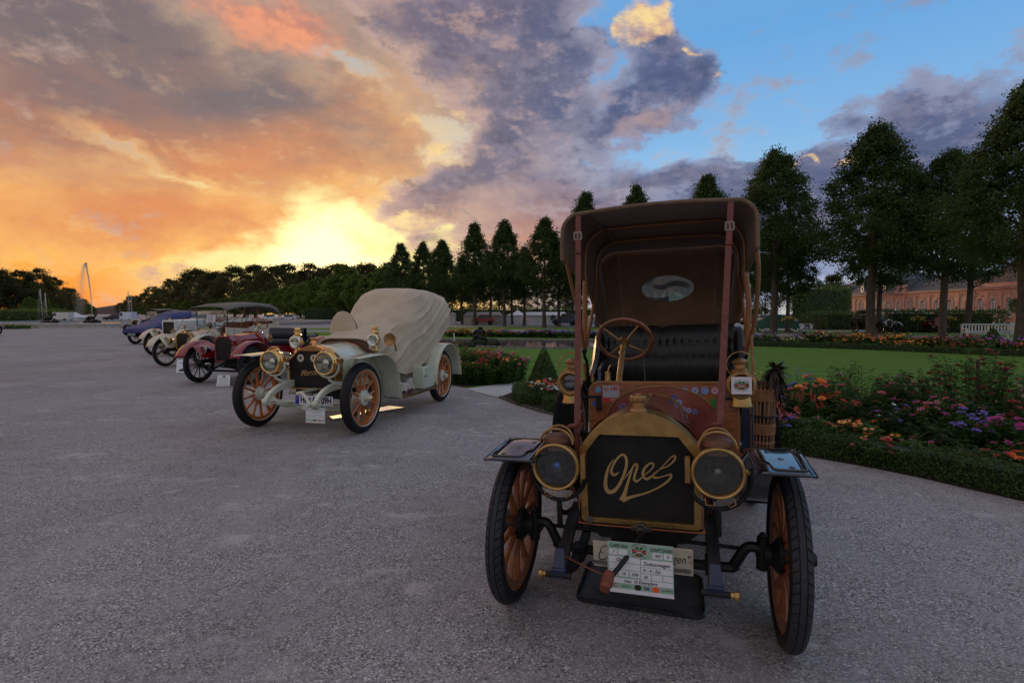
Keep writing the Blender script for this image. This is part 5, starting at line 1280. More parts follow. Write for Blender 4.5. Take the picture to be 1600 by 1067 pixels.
NS, NP = 130, 130
rows = []
for i in range(NS + 1):
    y, xL, xR, zb, zt, tw_ = sec_at(i / NS * (len(secs) - 1))
    cx = (xL + xR) / 2; hw = (xR - xL) / 2; row = []
    for j in range(NP + 1):
        a = math.pi * j / NP; c_, s_ = math.cos(a), math.sin(a)
        ex = 0.45 + 0.5 * (1 - tw_)
        hx = math.copysign(abs(c_) ** ex, c_); hz = s_ ** (ex + 0.15) if s_ > 0 else 0
        lo = (1 - hz)
        # skirts hang inwards towards the hem
        px_ = cx + hw * hx * (1 - 0.06 * lo ** 3); pz = zb + (zt - zb) * hz
        side = abs(hx)
        diag = (pz * 1.0 - y * 0.50)
        nz = mnoise.noise(Vector((px_ * 1.5, y * 1.1, pz * 1.6)))
        w1_ = 1 - abs(math.sin(diag * 11 + 1.6 * nz)); w2_ = 1 - abs(math.sin(diag * 25 + 2.2 * nz + px_ * 3))
        mask = max(0.15, mnoise.noise(Vector((y * 2.1, pz * 1.3, px_ * 1.2 + 5))) * 0.8 + 0.45)
        d_ = (0.042 * (w1_ ** 5) + 0.022 * w2_ ** 4) * mask * (0.3 + side * 0.9) + 0.010 * mnoise.noise(Vector((y * 6, px_ * 6, pz * 6)))
        row.append((px_ + d_ * hx * 1.3, y, pz + d_ * s_ * 0.9 + 0.006 * math.sin(y * 9 + 3 * nz) * (1 - s_) * (1 if True else 0)))
    rows.append(row)
m = MB(); m.grid(rows)
m.grid([rows[-1], [(0.145 + (p[0] - 0.145) * 0.6, 3.19, 1.45 + (p[2] - 1.45) * 0.6) for p in rows[-1]], [(0.145, 3.195, 1.5)] * (NP + 1)])
m.grid([[(0.09 + (p[0] - 0.09) * 1.0, 0.72, p[2]) for p in rows[0]], [(0.09 + (p[0] - 0.09) * 0.9, 0.74, 1.1 + (p[2] - 1.1) * 0.85) for p in rows[0]]])
me = mesh_of('cover', m, angle=80)
cm = ob('draped_cloth', me, COVER, cov)
m = MB()
for s in (-1, 1):
    rr2 = []
    for i in range(9):
        a = math.pi * i / 8; rr2.append([( -0.13 + q * 0.235 * math.cos(a2), 1.06 + s * 0.05 * math.sqrt(max(0, 1 - q * q)) * 1.0 + (0.09 * (1 - q * math.sin(a2)) * 0.5 if s > 0 else 0), 1.26 + q * 0.34 * math.sin(a2)) for q, a2 in [(k / 7, a) for k in range(8)]])
    m.grid(rr2)
ob('steering_wheel_bulge', m, COVER, cov)
m = MB(); m.tube([(p[0], p[1], p[2]) for p in [r_[0] for r_ in rows]], 0.007, 5); m.tube([r_[-1] for r_ in rows], 0.007, 5); ob('cover_hem', m, COVER, cov)
# --- mirror under the car
mir = thing('floor_mirror', 'flat mirror lying on the gravel under the pale green car, reflecting the sunset', 'mirror', (-2.30, 8.50, 0.006), R(52))
m = MB(); m.prism([[(-0.66, -0.10), (0.66, -0.16), (0.60, 0.16), (-0.58, 0.12)]], 0.006)
ob('mirror_glass', m, mat('mirror_silver', (0.88, 0.88, 0.88), 0.02, 1.0, var=0.0, rv=0.0), mir)
m = MB(); m.prism([[(-0.67, -0.11), (0.67, -0.17), (0.61, 0.17), (-0.59, 0.13)], [(-0.658, -0.098), (0.658, -0.158), (0.598, 0.158), (-0.578, 0.118)]], 0.009, Matrix.Translation((0, 0, -0.002))); ob('mirror_edge', m, IRON, mir)
Mc = Matrix.Translation((-2.734, 7.265, 0)) @ Matrix.Rotation(R(-15), 4, 'Z') @ fr((0.45, -0.5, 0.318), (-0.12, -1, 0.05), (1, -0.12, 0.03))
entry_card(Mc, 0.30, 0.22, 'small entry card hung on the crank below the plate of the pale green car', full=False)

# ================================================================== the other cars of the row
DKR = mat('cherry_red_enamel', (0.22, 0.006, 0.014), 0.13, 0, var=0.1, coat=0.8, rv=0.05)
CRM2 = mat('ivory_enamel', (0.58, 0.52, 0.40), 0.2, 0, var=0.05, coat=0.4)
WHT = mat('white_enamel', (0.66, 0.66, 0.62), 0.18, 0, var=0.04, coat=0.5)
NAVY = mat('navy_enamel', (0.012, 0.025, 0.06), 0.18, 0, var=0.2, coat=0.5)
BLK = mat('black_enamel', (0.010, 0.010, 0.011), 0.18, 0, var=0.3, coat=0.6)
GRN = mat('green_tarpaulin', (0.010, 0.09, 0.055), 0.5, 0, var=0.25, bump=0.3, bs=9, bd=0.05)
NAVL = mat('navy_leather', (0.010, 0.014, 0.030), 0.38, 0, var=0.2, bump=0.2, bs=80)
TOPG = mat('grey_hood_cloth', (0.17, 0.155, 0.135), 0.85, 0, var=0.12, vs=4, bump=0.2, bs=80)
BLUT = mat('blue_tarpaulin', (0.010, 0.022, 0.14), 0.42, 0, var=0.2, vs=3, bump=0.15, bs=14, bd=0.02)
def veteran(label, pos, th, t=0.7, Rw=0.43, tw=0.1, wb=2.9, paint=None, rimm=None, spokem=None, nsp=12, radx=0.25, radz=(0.46, 1.06), shell=None, cham=0.10, bon=0.95, bont=0.05, dash=True, lampm=None, lampr=0.10, lampx=0.42, lampz=0.74, lampy=-0.1,
            wing=True, wingm=None, seats=((2.1, 0.86, 1.19),), seatm=None, tub=None, top=None, screen=None, wheelx=-0.25, sw=True, frame=None, group=None, front_only=False, hubm=None, brass=None, name='veteran_car', cat='vintage car', straps=False, tubz=1.25):
    c = thing(name, label, cat, (pos[0], pos[1], 0), R(-th), group)
    frame = frame or IRON; brass = brass or BRASS_B; seatm = seatm or NAVL; wingm = wingm or paint
    q = lambda nm, mb, mt, par=None, **kw: ob(nm, mb, mt, par or c, **kw)
    for (x, y, s) in ((-t, 0, -1), (t, 0, 1), (-t, wb, -1), (t, wb, 1)):
        wheel(c, x, y, Rw, tw, s, rimm, spokem or rimm, hubm or frame, nsp, 0.035, None, None, rot=0.2 + x, spr=(0.014, 0.024), hubr=0.055, hubl=0.16, detail=0.75)
    z0, z1 = radz; o = [(-radx, z0), (radx, z0), (radx, z1 - cham), (radx - cham, z1), (-radx + cham, z1), (-radx, z1 - cham)]; k = 0.86
    ii = [(x * k, z0 + 0.035 + (z - z0) * (k + 0.01)) for x, z in o]
    m = MB(); m.prism([o, ii], 0.14, xz(0.10)); rad = q('radiator', m, shell, bevel=0.008)
    m = MB(); m.prism([ii], 0.01, xz(-0.015)); q('radiator_core', m, CORE, rad)
    m = MB(); m.lathe([(0, z1 - 0.01), (0.035, z1 - 0.01), (0.03, z1 + 0.03), (0.042, z1 + 0.035), (0.042, z1 + 0.06), (0, z1 + 0.07)], Matrix.Translation((0, 0.03, 0)), 14); q('filler_cap', m, brass, rad)
    rows = []
    for i in range(5):
        u = i / 4; e = bont * u; y = 0.10 + (bon - 0.10) * u; w = radx + 0.05 * u
        rows.append([(-w, y, z0 + 0.1), (-w, y, z1 - cham + e), (-w + cham, y, z1 + e), (0, y, z1 + e + 0.012), (w - cham, y, z1 + e), (w, y, z1 - cham + e), (w, y, z0 + 0.1)])
    m = MB(); m.grid(rows); b = q('bonnet', m, paint, solid=0.004)
    m = MB(); m.tube([rows[0][3], rows[-1][3]], 0.006, 5); m.tube(rows[-1][1:-1], 0.007, 5); q('bonnet_hinge', m, brass, b)
    if dash:
        w = radx + 0.10; e = z1 + bont + 0.05
        m = MB(); m.prism([[(-w, z0 + 0.05), (w, z0 + 0.05), (w, e - cham * 1.6), (w - cham * 1.4, e), (-w + cham * 1.4, e), (-w, e - cham * 1.6)]], 0.14, xz(bon + 0.14)); q('scuttle', m, paint, bevel=0.01)
    for x in (-0.30, 0.30):
        m = MB(); m.box((x, wb / 2, 0.52), (0.05, wb + 0.7, 0.09)); m.tube([(x, -0.35, 0.52), (x, -0.5, 0.46)], 0.025, 6)
        for kk in range(3):
            for yy in (0.0, wb): m.tube([(x, yy - 0.45 + 0.1 * kk, 0.42 - 0.012 * kk), (x, yy, 0.34 - 0.012 * kk), (x, yy + 0.45 - 0.1 * kk, 0.42 - 0.012 * kk)], 0.012, 5)
        q('frame_rail', m, frame)
    m = MB(); m.tube(spl([(-t, 0, Rw), (-t + 0.12, 0, Rw), (-t + 0.2, 0, 0.30), (0, 0, 0.28), (t - 0.2, 0, 0.30), (t - 0.12, 0, Rw), (t, 0, Rw)], 3), 0.026, 6); m.tube([(-t + 0.1, 0.15, 0.36), (t - 0.1, 0.15, 0.36)], 0.012, 5); q('front_axle', m, frame)
    m = MB(); m.tube([(-t, wb, Rw), (t, wb, Rw)], 0.04, 8); m.ball((0, wb, Rw), 0.13, 10, 7); q('rear_axle', m, frame)
    m = MB(); m.box((0, 0.6, 0.43), (0.36, 0.9, 0.2)); m.box((0, wb * 0.55, 0.55), (0.9, wb * 0.7, 0.06)); q('underframe', m, IRON)
    if lampm:
        for x in (-lampx, lampx):
            Mf = fr((x, lampy, lampz), (0, -1, 0), (1, 0, 0)); m = MB(); m.lathe([(lampr, 0.01), (lampr, -0.06), (lampr * 0.9, -0.12), (lampr * 0.5, -0.17), (0, -0.18)], Mf, 20); m.tube([(x, lampy + 0.08, lampz - lampr), (x * 0.8, lampy + 0.15, lampz - lampr - 0.12)], 0.014, 6)
            L = q('headlamp', m, lampm); m = MB(); m.torus((x, lampy - 0.01, lampz), lampr, 0.010, (0, -1, 0), 24, 6); q('lamp_bezel', m, brass if lampm is not BLK else NKL, L)
            m = MB(); m.lathe([(lampr * 0.92, 0.0), (lampr * 0.5, -0.05), (0, -0.06)], Mf, 18); q('reflector', m, REFL, L)
            m = MB(); m.lathe([(0, 0.012), (lampr * 0.95, 0.004)], Mf, 18); q('lamp_glass', m, GLASS, L)
    if wing:
        for s in (-1, 1):
            for fy, last in ((0, False), (wb, True)):
                rows = []; rr = Rw + 0.10
                for i in range(13):
                    a = R((160 if not last else 190) - ((150 if not last else 185)) * i / 12); y = fy - rr * math.cos(R(180) - a) * -1 if False else fy + rr * math.cos(a) * 1.08; z = Rw + rr * math.sin(a) * 0.98
                    x0 = t - 0.13; x1 = t + 0.13
                    rows.append([(s * x0, y, z - 0.015), (s * (x0 + 0.06), y, z + 0.01), (s * (x1 - 0.06), y, z + 0.01), (s * x1, y, z - 0.02)])
                if not last: rows.append([(s * (t - 0.13), 0.85, 0.36), (s * (t - 0.07), 0.85, 0.365), (s * (t + 0.07), 0.85, 0.365), (s * (t + 0.13), 0.85, 0.36)])
                m = MB(); m.grid(rows); w = q('front_wing' if not last else 'rear_wing', m, wingm, solid=0.006)
                if not last: 
                    m = MB(); m.grid([[Vector(r_[0]), Vector((s * 0.32, r_[0][1], 0.58))] for r_ in rows[3:11]]); q('inner_apron', m, wingm, w, solid=0.004)
            m = MB(); m.box((s * t, (0.85 + wb - 0.5) / 2, 0.35), (0.26, wb - 0.5 - 0.85, 0.03)); q('running_board', m, BLK)
    if tub:
        y0, y1 = bon + 0.14, wb + 0.45
        for s in (-1, 1):
            m = MB(); m.prism([[(y0, 0.58), (y1, 0.58), (y1 + 0.08, tubz - 0.1), (y1, tubz), (2.2, tubz - 0.06), (1.9, tubz - 0.16), (y0, tubz - 0.10)]], 0.03, Matrix(((0, 0, 1, s * 0.56 - 0.015), (1, 0, 0, 0), (0, 1, 0, 0), (0, 0, 0, 1)))); sd_ = q('body_side', m, tub, bevel=0.008)
            m = MB()
            for yy in (y0 + 0.35, y0 + 0.95, y0 + 1.45): m.box((s * 0.577, yy, 0.85), (0.004, 0.012, 0.5))
            q('door_line', m, BLK, sd_, kind='stuff')
        m = MB(); m.box((0, y1 + 0.02, 0.9), (1.1, 0.04, 0.66)); q('tail_panel', m, tub, bevel=0.02)
    for (sy, sz, st) in seats:
        m = MB(); rows = []
        for i in range(7):
            v = i / 6; rows.append([(-0.52 + 1.04 * j / 26, sy + 0.02 - 0.05 * math.sin(math.pi * v) - 0.012 * abs(math.sin(math.pi * j / 2)), sz + (st - sz) * v) for j in range(27)])
        rows.append([(p[0], sy + 0.1, st) for p in rows[-1]]); rows.append([(p[0], sy + 0.14, sz) for p in rows[-1]])
        m.grid(rows); q('seat_back', m, seatm)
        m = MB(); m.box((0, sy - 0.25, sz - 0.02), (1.04, 0.5, 0.14)); q('seat_cushion', m, seatm, bevel=0.04)
        m = MB(); m.box((0, sy - 0.2, sz - 0.2), (1.0, 0.5, 0.26)); q('seat_box', m, paint, bevel=0.01)
    if sw:
        c0 = Vector((wheelx, bon + 0.45, z1 + 0.26)); ax_ = Vector((0, 0.72, 0.69)).normalized(); m = MB(); m.torus(c0, 0.19, 0.013, ax_, 28, 6); s_ = q('steering_wheel', m, WOODS)
        m = MB(); Mw = fr(c0, ax_, (1, 0, 0))
        for kk in range(4): m.tube([Mw @ Vector((0, 0, -0.02)), Mw @ Vector((0.185 * math.cos(kk * 1.57 + .6), 0.185 * math.sin(kk * 1.57 + .6), 0))], 0.007, 5)
        m.tube([c0, c0 - ax_ * 0.6], 0.016, 8); q('steering_column', m, brass, s_)
    if screen:
        y, zb, zt, w = screen; m = MB(); m.prism([[(-w, zb), (w, zb), (w, zt), (-w, zt)], [(-w + 0.02, zb + 0.02), (w - 0.02, zb + 0.02), (w - 0.02, zt - 0.02), (-w + 0.02, zt - 0.02)]], 0.02, xz(y)); f = q('windscreen', m, IRON)
        m = MB(); m.box((0, y - 0.01, (zb + zt) / 2), (2 * w - 0.03, 0.005, zt - zb - 0.03)); q('screen_glass', m, GLASS, f)
        m = MB(); m.box((0, y - 0.011, (zb + zt) / 2), (2 * w - 0.03, 0.014, 0.014)); q('screen_bar', m, IRON, f)
    if top:
        rows = []
        for (y, z, w, dr) in top:
            rows.append([(-w - 0.02, y, z - dr), (-w, y, z - 0.06), (-w + 0.08, y, z - 0.005)] + [(-w + 0.08 + (2 * w - 0.16) * j / 8, y, z + 0.02 * math.sin(math.pi * j / 8)) for j in range(1, 8)] + [(w - 0.08, y, z - 0.005), (w, y, z - 0.06), (w + 0.02, y, z - dr)])
        m = MB(); m.grid(rows); tp = q('canvas_top', m, TOPG, solid=0.008)
        yf, zf, w, dr = top[0]; yb = top[-1][0]; zb = top[-1][1]
        for s in (-1, 1):
            for (a, b) in (((s * w, yf + 0.05, zf - 0.03), (s * (w - 0.1), 0.15, 0.86)), ((s * w, top[2][0], top[2][1] - 0.05), (s * 0.58, 2.35, tubz - 0.02)), ((s * w, top[-2][0], top[-2][1] - 0.06), (s * 0.58, 2.5, tubz - 0.02)), ((s * w, yb, zb - 0.1), (s * 0.58, yb - 0.3, tubz - 0.02)), ((s * w, yf + 0.9, top[1][1] - 0.05), (s * 0.58, 1.6, tubz - 0.08))):
                m = MB(); m.tube([a, b], 0.013 if a[1] > yf + 0.1 else 0.009, 6); q('hood_stay', m, WOODB if a[1] > yf + 0.1 else LEATHR, tp)
    return c
TOPPROF = ((0.85, 1.75, 0.66, 0.11), (1.5, 1.87, 0.67, 0.12), (2.3, 1.92, 0.67, 0.13), (3.0, 1.88, 0.67, 0.14), (3.35, 1.76, 0.66, 0.2), (3.45, 1.62, 0.62, 0.2))
redc = veteran('cherry red veteran car with black spoked wheels, left of the pale green car', (-6.40, 12.10), 14, t=0.70, Rw=0.43, tw=0.105, wb=2.7, paint=DKR, rimm=BLK, radx=0.245, radz=(0.47, 1.06), shell=DKR, cham=0.10, bon=0.82, bont=0.03, lampm=BLK, lampr=0.085, lampx=0.42, lampz=0.75, lampy=-0.16, seats=((2.15, 0.86, 1.19),), wheelx=-0.10)
for x in (-0.33, 0.40):
    m = MB(); m.lathe([(0, -0.09), (0.05, -0.09), (0.045, -0.03), (0.055, 0), (0.045, 0.05), (0.03, 0.06), (0.035, 0.10), (0, 0.11)], Matrix.Translation((x, 1.0, 0.98)), 14); ob('side_lamp', m, BRASS_D, redc)
cream = veteran('ivory touring car with grey cloth top and brass radiator, left of the red car', (-9.61, 15.94), 14, t=0.70, Rw=0.43, tw=0.11, wb=3.0, paint=CRM2, rimm=CRM2, radx=0.28, radz=(0.50, 1.00), shell=BRASS, cham=0.10, bon=0.85, bont=0.04, lampm=BRASS_B, lampr=0.11, lampx=0.42, lampz=0.77, lampy=-0.2, wingm=CRM2, tub=CRM2, seats=((2.1, 0.86, 1.28), (3.1, 0.86, 1.3)), seatm=LEATHT, top=TOPPROF, screen=(1.08, 1.17, 1.68, 0.58), wheelx=-0.3, tubz=1.24)
m = MB(); m.lathe([(0, 0), (0.02, 0), (0.015, 0.05), (0.03, 0.07), (0.012, 0.1), (0.05, 0.13), (0.02, 0.16), (0, 0.165)], Matrix.Translation((0, 0.03, 1.07)), 8); ob('mascot', m, BRASS_D, cream)
m = MB(); m.prism([[(-0.16, 0), (0.16, 0), (0.16, 0.22), (-0.16, 0.22)]], 0.004, fr((0.0, 1.02, 1.30), (0, -1, 0.1), (1, 0, 0))); 
sn = ob('windscreen_sign', m, PAPER, cream)
m = MB()
for k in range(5): m.box((0, 1.005 - 0.0, 1.34 + 0.035 * k), (0.22 - 0.03 * (k % 2), 0.002, 0.008))
ob('sign_print', m, flat('sign_ink', (60, 60, 80)), sn, kind='stuff')
whc = veteran('white touring car with tall square radiator and long white bonnet behind the ivory car', (-12.64, 20.07), 14, t=0.70, Rw=0.45, tw=0.12, wb=3.2, paint=WHT, rimm=CRM2, radx=0.29, radz=(0.55, 1.32), shell=WHT, cham=0.03, bon=1.3, bont=0.02, lampm=NKL, lampr=0.14, lampx=0.42, lampz=0.86, lampy=-0.2, wingm=CRM2, tub=WHT, seats=((2.4, 0.9, 1.35),), seatm=LEATHT, screen=(1.5, 1.33, 1.68, 0.5), wheelx=-0.3, tubz=1.36)
dkc = veteran('small dark blue car with flat black roof, farthest in the row beside the blue tarpaulin', (-26.4, 38.2), 14, t=0.68, Rw=0.40, tw=0.12, wb=2.9, paint=NAVY, rimm=BLK, radx=0.28, radz=(0.5, 1.15), shell=NKL, cham=0.05, bon=1.1, bont=0.05, lampm=NKL, lampr=0.13, lampx=0.36, lampz=0.95, tub=NAVY, seats=((2.2, 0.9, 1.3),), screen=(1.3, 1.2, 1.75, 0.5), top=tuple((y, z, w, d) for y, z, w, d in ((1.2, 1.85, 0.62, 0.08), (1.8, 1.9, 0.63, 0.08), (2.5, 1.9, 0.63, 0.1), (3.0, 1.86, 0.62, 0.2), (3.2, 1.7, 0.6, 0.5))), tubz=1.3)
# blue covered car: wheels, plate and a separate tarpaulin
bl = veteran('dark car with grey number plate almost hidden under the shiny blue tarpaulin', (-18.76, 27.86), 14, t=0.68, Rw=0.42, tw=0.13, wb=3.0, paint=NAVY, rimm=NAVY, spokem=NKL, radx=0.28, radz=(0.5, 1.0), shell=NKL, cham=0.05, bon=1.1, lampm=NKL, lampr=0.11, tub=NAVY, seats=((2.2, 0.8, 1.2),), sw=False, wing=True)
m = MB(); m.box((-0.35, -0.5, 0.52), (0.5, 0.01, 0.12)); ob('number_plate', m, mat('grey_plate', (0.3, 0.32, 0.36), 0.4), bl)
tp_ = thing('blue_tarpaulin', 'shiny royal blue tarpaulin drawn tight over a car in the middle of the row', 'tarpaulin', (-18.76, 27.86, 0), R(-14))
ts = [(-0.62, 0.60, 0.82, 0.80), (-0.3, 0.45, 0.95, 0.9), (0.3, 0.36, 1.12, 0.92), (0.8, 0.36, 1.30, 0.9), (1.25, 0.34, 1.60, 0.86), (1.7, 0.34, 1.70, 0.86), (2.4, 0.34, 1.74, 0.86), (3.0, 0.34, 1.72, 0.86), (3.4, 0.40, 1.60, 0.82), (3.7, 0.6, 1.3, 0.7), (3.75, 0.7, 1.0, 0.6)]
rows = []
for i in range(41):
    t_ = i / 40 * (len(ts) - 1); k = min(int(t_), len(ts) - 2); u = t_ - k; y, zb, zt, hw = [ts[k][q_] + (ts[k + 1][q_] - ts[k][q_]) * u for q_ in range(4)]
    rows.append([])
    for j in range(33):
        a = math.pi * j / 32; hx = math.copysign(abs(math.cos(a)) ** 0.5, math.cos(a)); hz = math.sin(a) ** 0.6 if 0 < j < 32 else 0
        z = zb + (zt - zb) * hz; d_ = 0.03 * math.sin((y * 0.8 + z * 1.4) * 9 + 3 * mnoise.noise(Vector((y, z, 0)))) * abs(hx)
        rows[-1].append(((hw + d_) * hx, y, z + 0.03 * mnoise.noise(Vector((y * 2, j * 0.2, 3)))))
m = MB(); m.grid(rows); m.add(rows[0], [tuple(range(33))]); m.add(rows[-1], [tuple(range(33))])
ob('tarpaulin_cloth', mesh_of('tarp', m, angle=70), BLUT, tp_)
# standing information boards
def easel(pos, rz, w, h, lab, kindp):
    e = thing('information_board', lab, 'sign board', (pos[0], pos[1], 0), rz, 'white cards leaning on the gravel by the cars')
    M = fr((0, 0, 0.01), (0, -0.92, 0.40), (1, 0, 0)); m = MB(); m.prism([[(-w / 2, 0), (w / 2, 0), (w / 2, h), (-w / 2, h)]], 0.005, M); s = ob('board_sheet', m, PAPER, e)
    m = MB(); m.prism([[(-w / 2, 0), (w / 2, 0), (w / 2 - 0.02, h), (-w / 2 + 0.02, h)]], 0.004, fr((0, 0.16 + h * 0.4, 0.01), (0, 0.92, 0.40), (-1, 0, 0))); ob('board_leg', m, mat('dim_card', (0.3, 0.3, 0.34), 0.6), e)
    m = MB(); M2 = M @ Matrix.Translation((0, 0, 0.006))
    if kindp == 'card':
        for i in range(7):
            y = h * (0.2 + 0.09 * i); m.box((0, y, 0), (w * (0.8 - 0.12 * (i % 3)), h * 0.015, 0.001), M2)
        m.prism([[(w * 0.12 * math.cos(a), h * 0.86 + h * 0.08 * math.sin(a)) for a in [2 * math.pi * i / 14 for i in range(14)]]], 0.001, M2)
        for i in range(4): m.box((w * (-0.33 + 0.22 * i), h * 0.09, 0), (w * 0.12, h * 0.05, 0.001), M2)
    else:
        m.prism([[(-w * 0.3, h * 0.1), (w * 0.32, h * 0.1), (w * 0.34, h * 0.2), (w * 0.15, h * 0.22), (w * 0.05, h * 0.32), (-w * 0.12, h * 0.3), (-w * 0.3, h * 0.18)]], 0.001, M2)
        m.box((0, h * 0.75, 0), (w * 0.6, h * 0.03, 0.001), M2)
    ob('board_print', m, flat('board_ink', (50, 55, 62)), s, kind='stuff')
    return e
easel((-6.17, 11.55), R(10), 0.26, 0.25, 'small white entry card leaning on the gravel in front of the red car', 'card')
easel((-8.65, 14.2), R(18), 0.28, 0.36, 'tall white leaning board with a small car drawing, between the ivory and red cars', 'drawing')

# ================================================================== ground
def sheet_poly(name, poly, z, m_, kind='structure', sub=None):
    tri = tessellate_polygon([[Vector((p[0], p[1], 0)) for p in poly]])
    vs = [(p[0], p[1], z) for p in poly]; fs = []
    for t in tri:
        a, b, c = [poly[i] for i in t]; ar = (b[0] - a[0]) * (c[1] - a[1]) - (b[1] - a[1]) * (c[0] - a[0])
        fs.append(tuple(t) if ar > 0 else tuple(t)[::-1])
    m = MB(); m.add(vs, fs); return ob(name, mesh_of(name, m, smooth=False, fix=False), m_, kind=kind)

def gravel_mat():
    m = bpy.data.materials.new('gravel'); m.use_nodes = True
    t = m.node_tree; t.nodes.clear(); N = NT(t)
    pos = N.geo('Position')
    cell = N.voro(pos, 120, out='Color'); cd_ = N.voro(pos, 120, out='Distance')
    cx_, cy_, cz_ = N.sep(cell)
    cell2 = N.voro(pos, 62, out='Color'); c2x, _, _ = N.sep(cell2)
    n1 = N.noise(pos, 0.45, 8, 0.62); n4 = N.noise(N.vmath('MULTIPLY', pos, (1.0, 0.35, 1)), 1.1, 6, 0.6); n2 = N.noise(pos, 5.5, 6, 0.65)
    st = N.noise(N.vmath('MULTIPLY', pos, (0.55, 1.6, 1)), 1.4, 7, 0.62)
    base = N.ramp(cx_, [(0, (0.07, 0.067, 0.072)), (0.25, (0.19, 0.182, 0.188)), (0.72, (0.35, 0.338, 0.345)), (0.9, (0.48, 0.465, 0.47)), (1, (0.78, 0.77, 0.77))], srgb=False)
    base = N.mixc(N.sstep(c2x, 0.8, 0.95) * 0.35, base, (0.52, 0.48, 0.45, 1))
    base = N.mixc(N.sstep(n1, 0.40, 0.62) * 0.42, base, (0.17, 0.150, 0.145, 1))
    base = N.mixc(N.sstep(n4, 0.50, 0.66) * 0.30, base, (0.42, 0.40, 0.39, 1))
    fines = N.noise(pos, 7.0, 8, 0.7); f2 = N.noise(pos, 2.2, 5, 0.6)
    fm_ = N.sstep(fines * 0.6 + f2 * 0.4, 0.44, 0.58)
    base = N.mixc(fm_ * 0.5, base, N.mixc(n2, (0.24, 0.23, 0.238, 1), (0.38, 0.365, 0.375, 1)))
    spot = N.sstep(N.noise(pos, 4.2, 3, 0.5), 0.66, 0.74)
    base = N.mixc(spot * 0.5, base, (0.52, 0.50, 0.50, 1))
    dust = N.sstep(st, 0.53, 0.66) * N.sstep(n2, 0.44, 0.60)
    base = N.mixc(dust * 0.50, base, (0.56, 0.53, 0.52, 1))
    p = N.new('ShaderNodeBsdfPrincipled'); N.put(p.inputs['Base Color'], base); p.inputs['Roughness'].default_value = 0.88; p.inputs['Specular IOR Level'].default_value = 0.25
    h = (N.math('MULTIPLY', 1 - cd_, 1.0) + cx_ * 0.6) * (1 - fm_ * 0.75) + fm_ * 0.5
    N.put(p.inputs['Normal'], N.bump(h, 0.6, 0.005, N.bump(n2, 0.25, 0.04)))
    o = N.new('ShaderNodeOutputMaterial'); t.links.new(p.outputs[0], o.inputs[0]); return m
GRAVEL = gravel_mat()
m = MB(); n_ = 64; m.add([(0, 0, 0)] + [(2600 * math.cos(2 * math.pi * i / n_), 2600 * math.sin(2 * math.pi * i / n_), 0) for i in range(n_)], [(0, i + 1, (i + 1) % n_ + 1) for i in range(n_)])
ob('gravel_ground', mesh_of('ground', m, smooth=False, fix=False), GRAVEL, kind='structure')
# loose pebbles near the camera
peb = MB(); rp = random.Random(11)
for k in range(9500):
    r_ = 1.7 + 5.2 * rp.random() ** 1.6; a = rp.uniform(-0.78, 0.78); x, y = r_ * math.sin(a), r_ * math.cos(a)
    if y > 3.4 and x > 4.6 - 0.55 * (y - 3.4) : continue
    s = rp.uniform(0.0022, 0.0058); q = rp.uniform(0, 6.28); cq, sq = math.cos(q) * s, math.sin(q) * s
    peb.add([(x + cq, y + sq, 0.001), (x - sq * 0.8, y + cq * 0.8, 0.0015), (x - cq, y - sq, 0.001), (x + sq * 0.8, y - cq * 0.8, 0.0015), (x, y, s * 0.9)], [(0, 1, 4), (1, 2, 4), (2, 3, 4), (3, 0, 4)])
PEB = bpy.data.materials.new('pebbles'); PEB.use_nodes = True
_t = PEB.node_tree; _N = NT(_t); _g = _N.new('ShaderNodeNewGeometry')
_p = [n for n in _t.nodes if n.type == 'BSDF_PRINCIPLED'][0]; _N.put(_p.inputs['Base Color'], _N.ramp(S(_N, _g.outputs['Random Per Island']), [(0, (0.12, 0.105, 0.10)), (0.5, (0.33, 0.30, 0.28)), (0.9, (0.45, 0.42, 0.40)), (1, (0.66, 0.64, 0.62))], srgb=False)); _p.inputs['Roughness'].default_value = 0.75
ob('gravel_pebbles', mesh_of('pebbles', peb, smooth=False, fix=False), PEB, kind='stuff', label='loose light and dark pebbles strewn over the gravel in front')

def grass_mat():
    m = bpy.data.materials.new('lawn_grass'); m.use_nodes = True
    t = m.node_tree; t.nodes.clear(); N = NT(t); pos = N.geo('Position')
    n1 = N.noise(pos, 0.7, 5, 0.6); n2 = N.noise(N.vmath('MULTIPLY', pos, (1, 1, 1)), 22, 6, 0.7); x, y, z = N.sep(pos)
    n3 = N.noise(pos, 130, 3, 0.7)
    stripe = N.sstep(N.math('SINE', (x * 0.35 + y * 0.94) * 5.2), -0.6, 0.6)
    c = N.mixc(N.sstep(n2, 0.3, 0.7), (0.050, 0.135, 0.014, 1), (0.12, 0.26, 0.028, 1))
    c = N.mixc(N.sstep(n1, 0.38, 0.66) * 0.6, c, (0.13, 0.23, 0.03, 1)); c = N.mixc(stripe * 0.4, c, (0.14, 0.29, 0.034, 1))
    c = N.mixc(N.sstep(n3, 0.35, 0.7) * 0.4, c, (0.055, 0.13, 0.016, 1))
    p = N.new('ShaderNodeBsdfPrincipled'); N.put(p.inputs['Base Color'], c); p.inputs['Roughness'].default_value = 0.8; p.inputs['Specular IOR Level'].default_value = 0.2; pass
    N.put(p.inputs['Normal'], N.bump(n3 + n2, 0.8, 0.03)); o = N.new('ShaderNodeOutputMaterial'); t.links.new(p.outputs[0], o.inputs[0]); return m
GRASS = grass_mat()
SOIL = mat('dark_soil', (0.022, 0.015, 0.010), 0.95, 0, var=0.4, vs=30, bump=0.8, bs=40, bd=0.02)
STONE = mat('pale_stone', (0.42, 0.40, 0.37), 0.8, 0, var=0.15, vs=3, bump=0.3, bs=20, bd=0.01, dirt=((0.2, 0.18, 0.15), 2, 0.5))
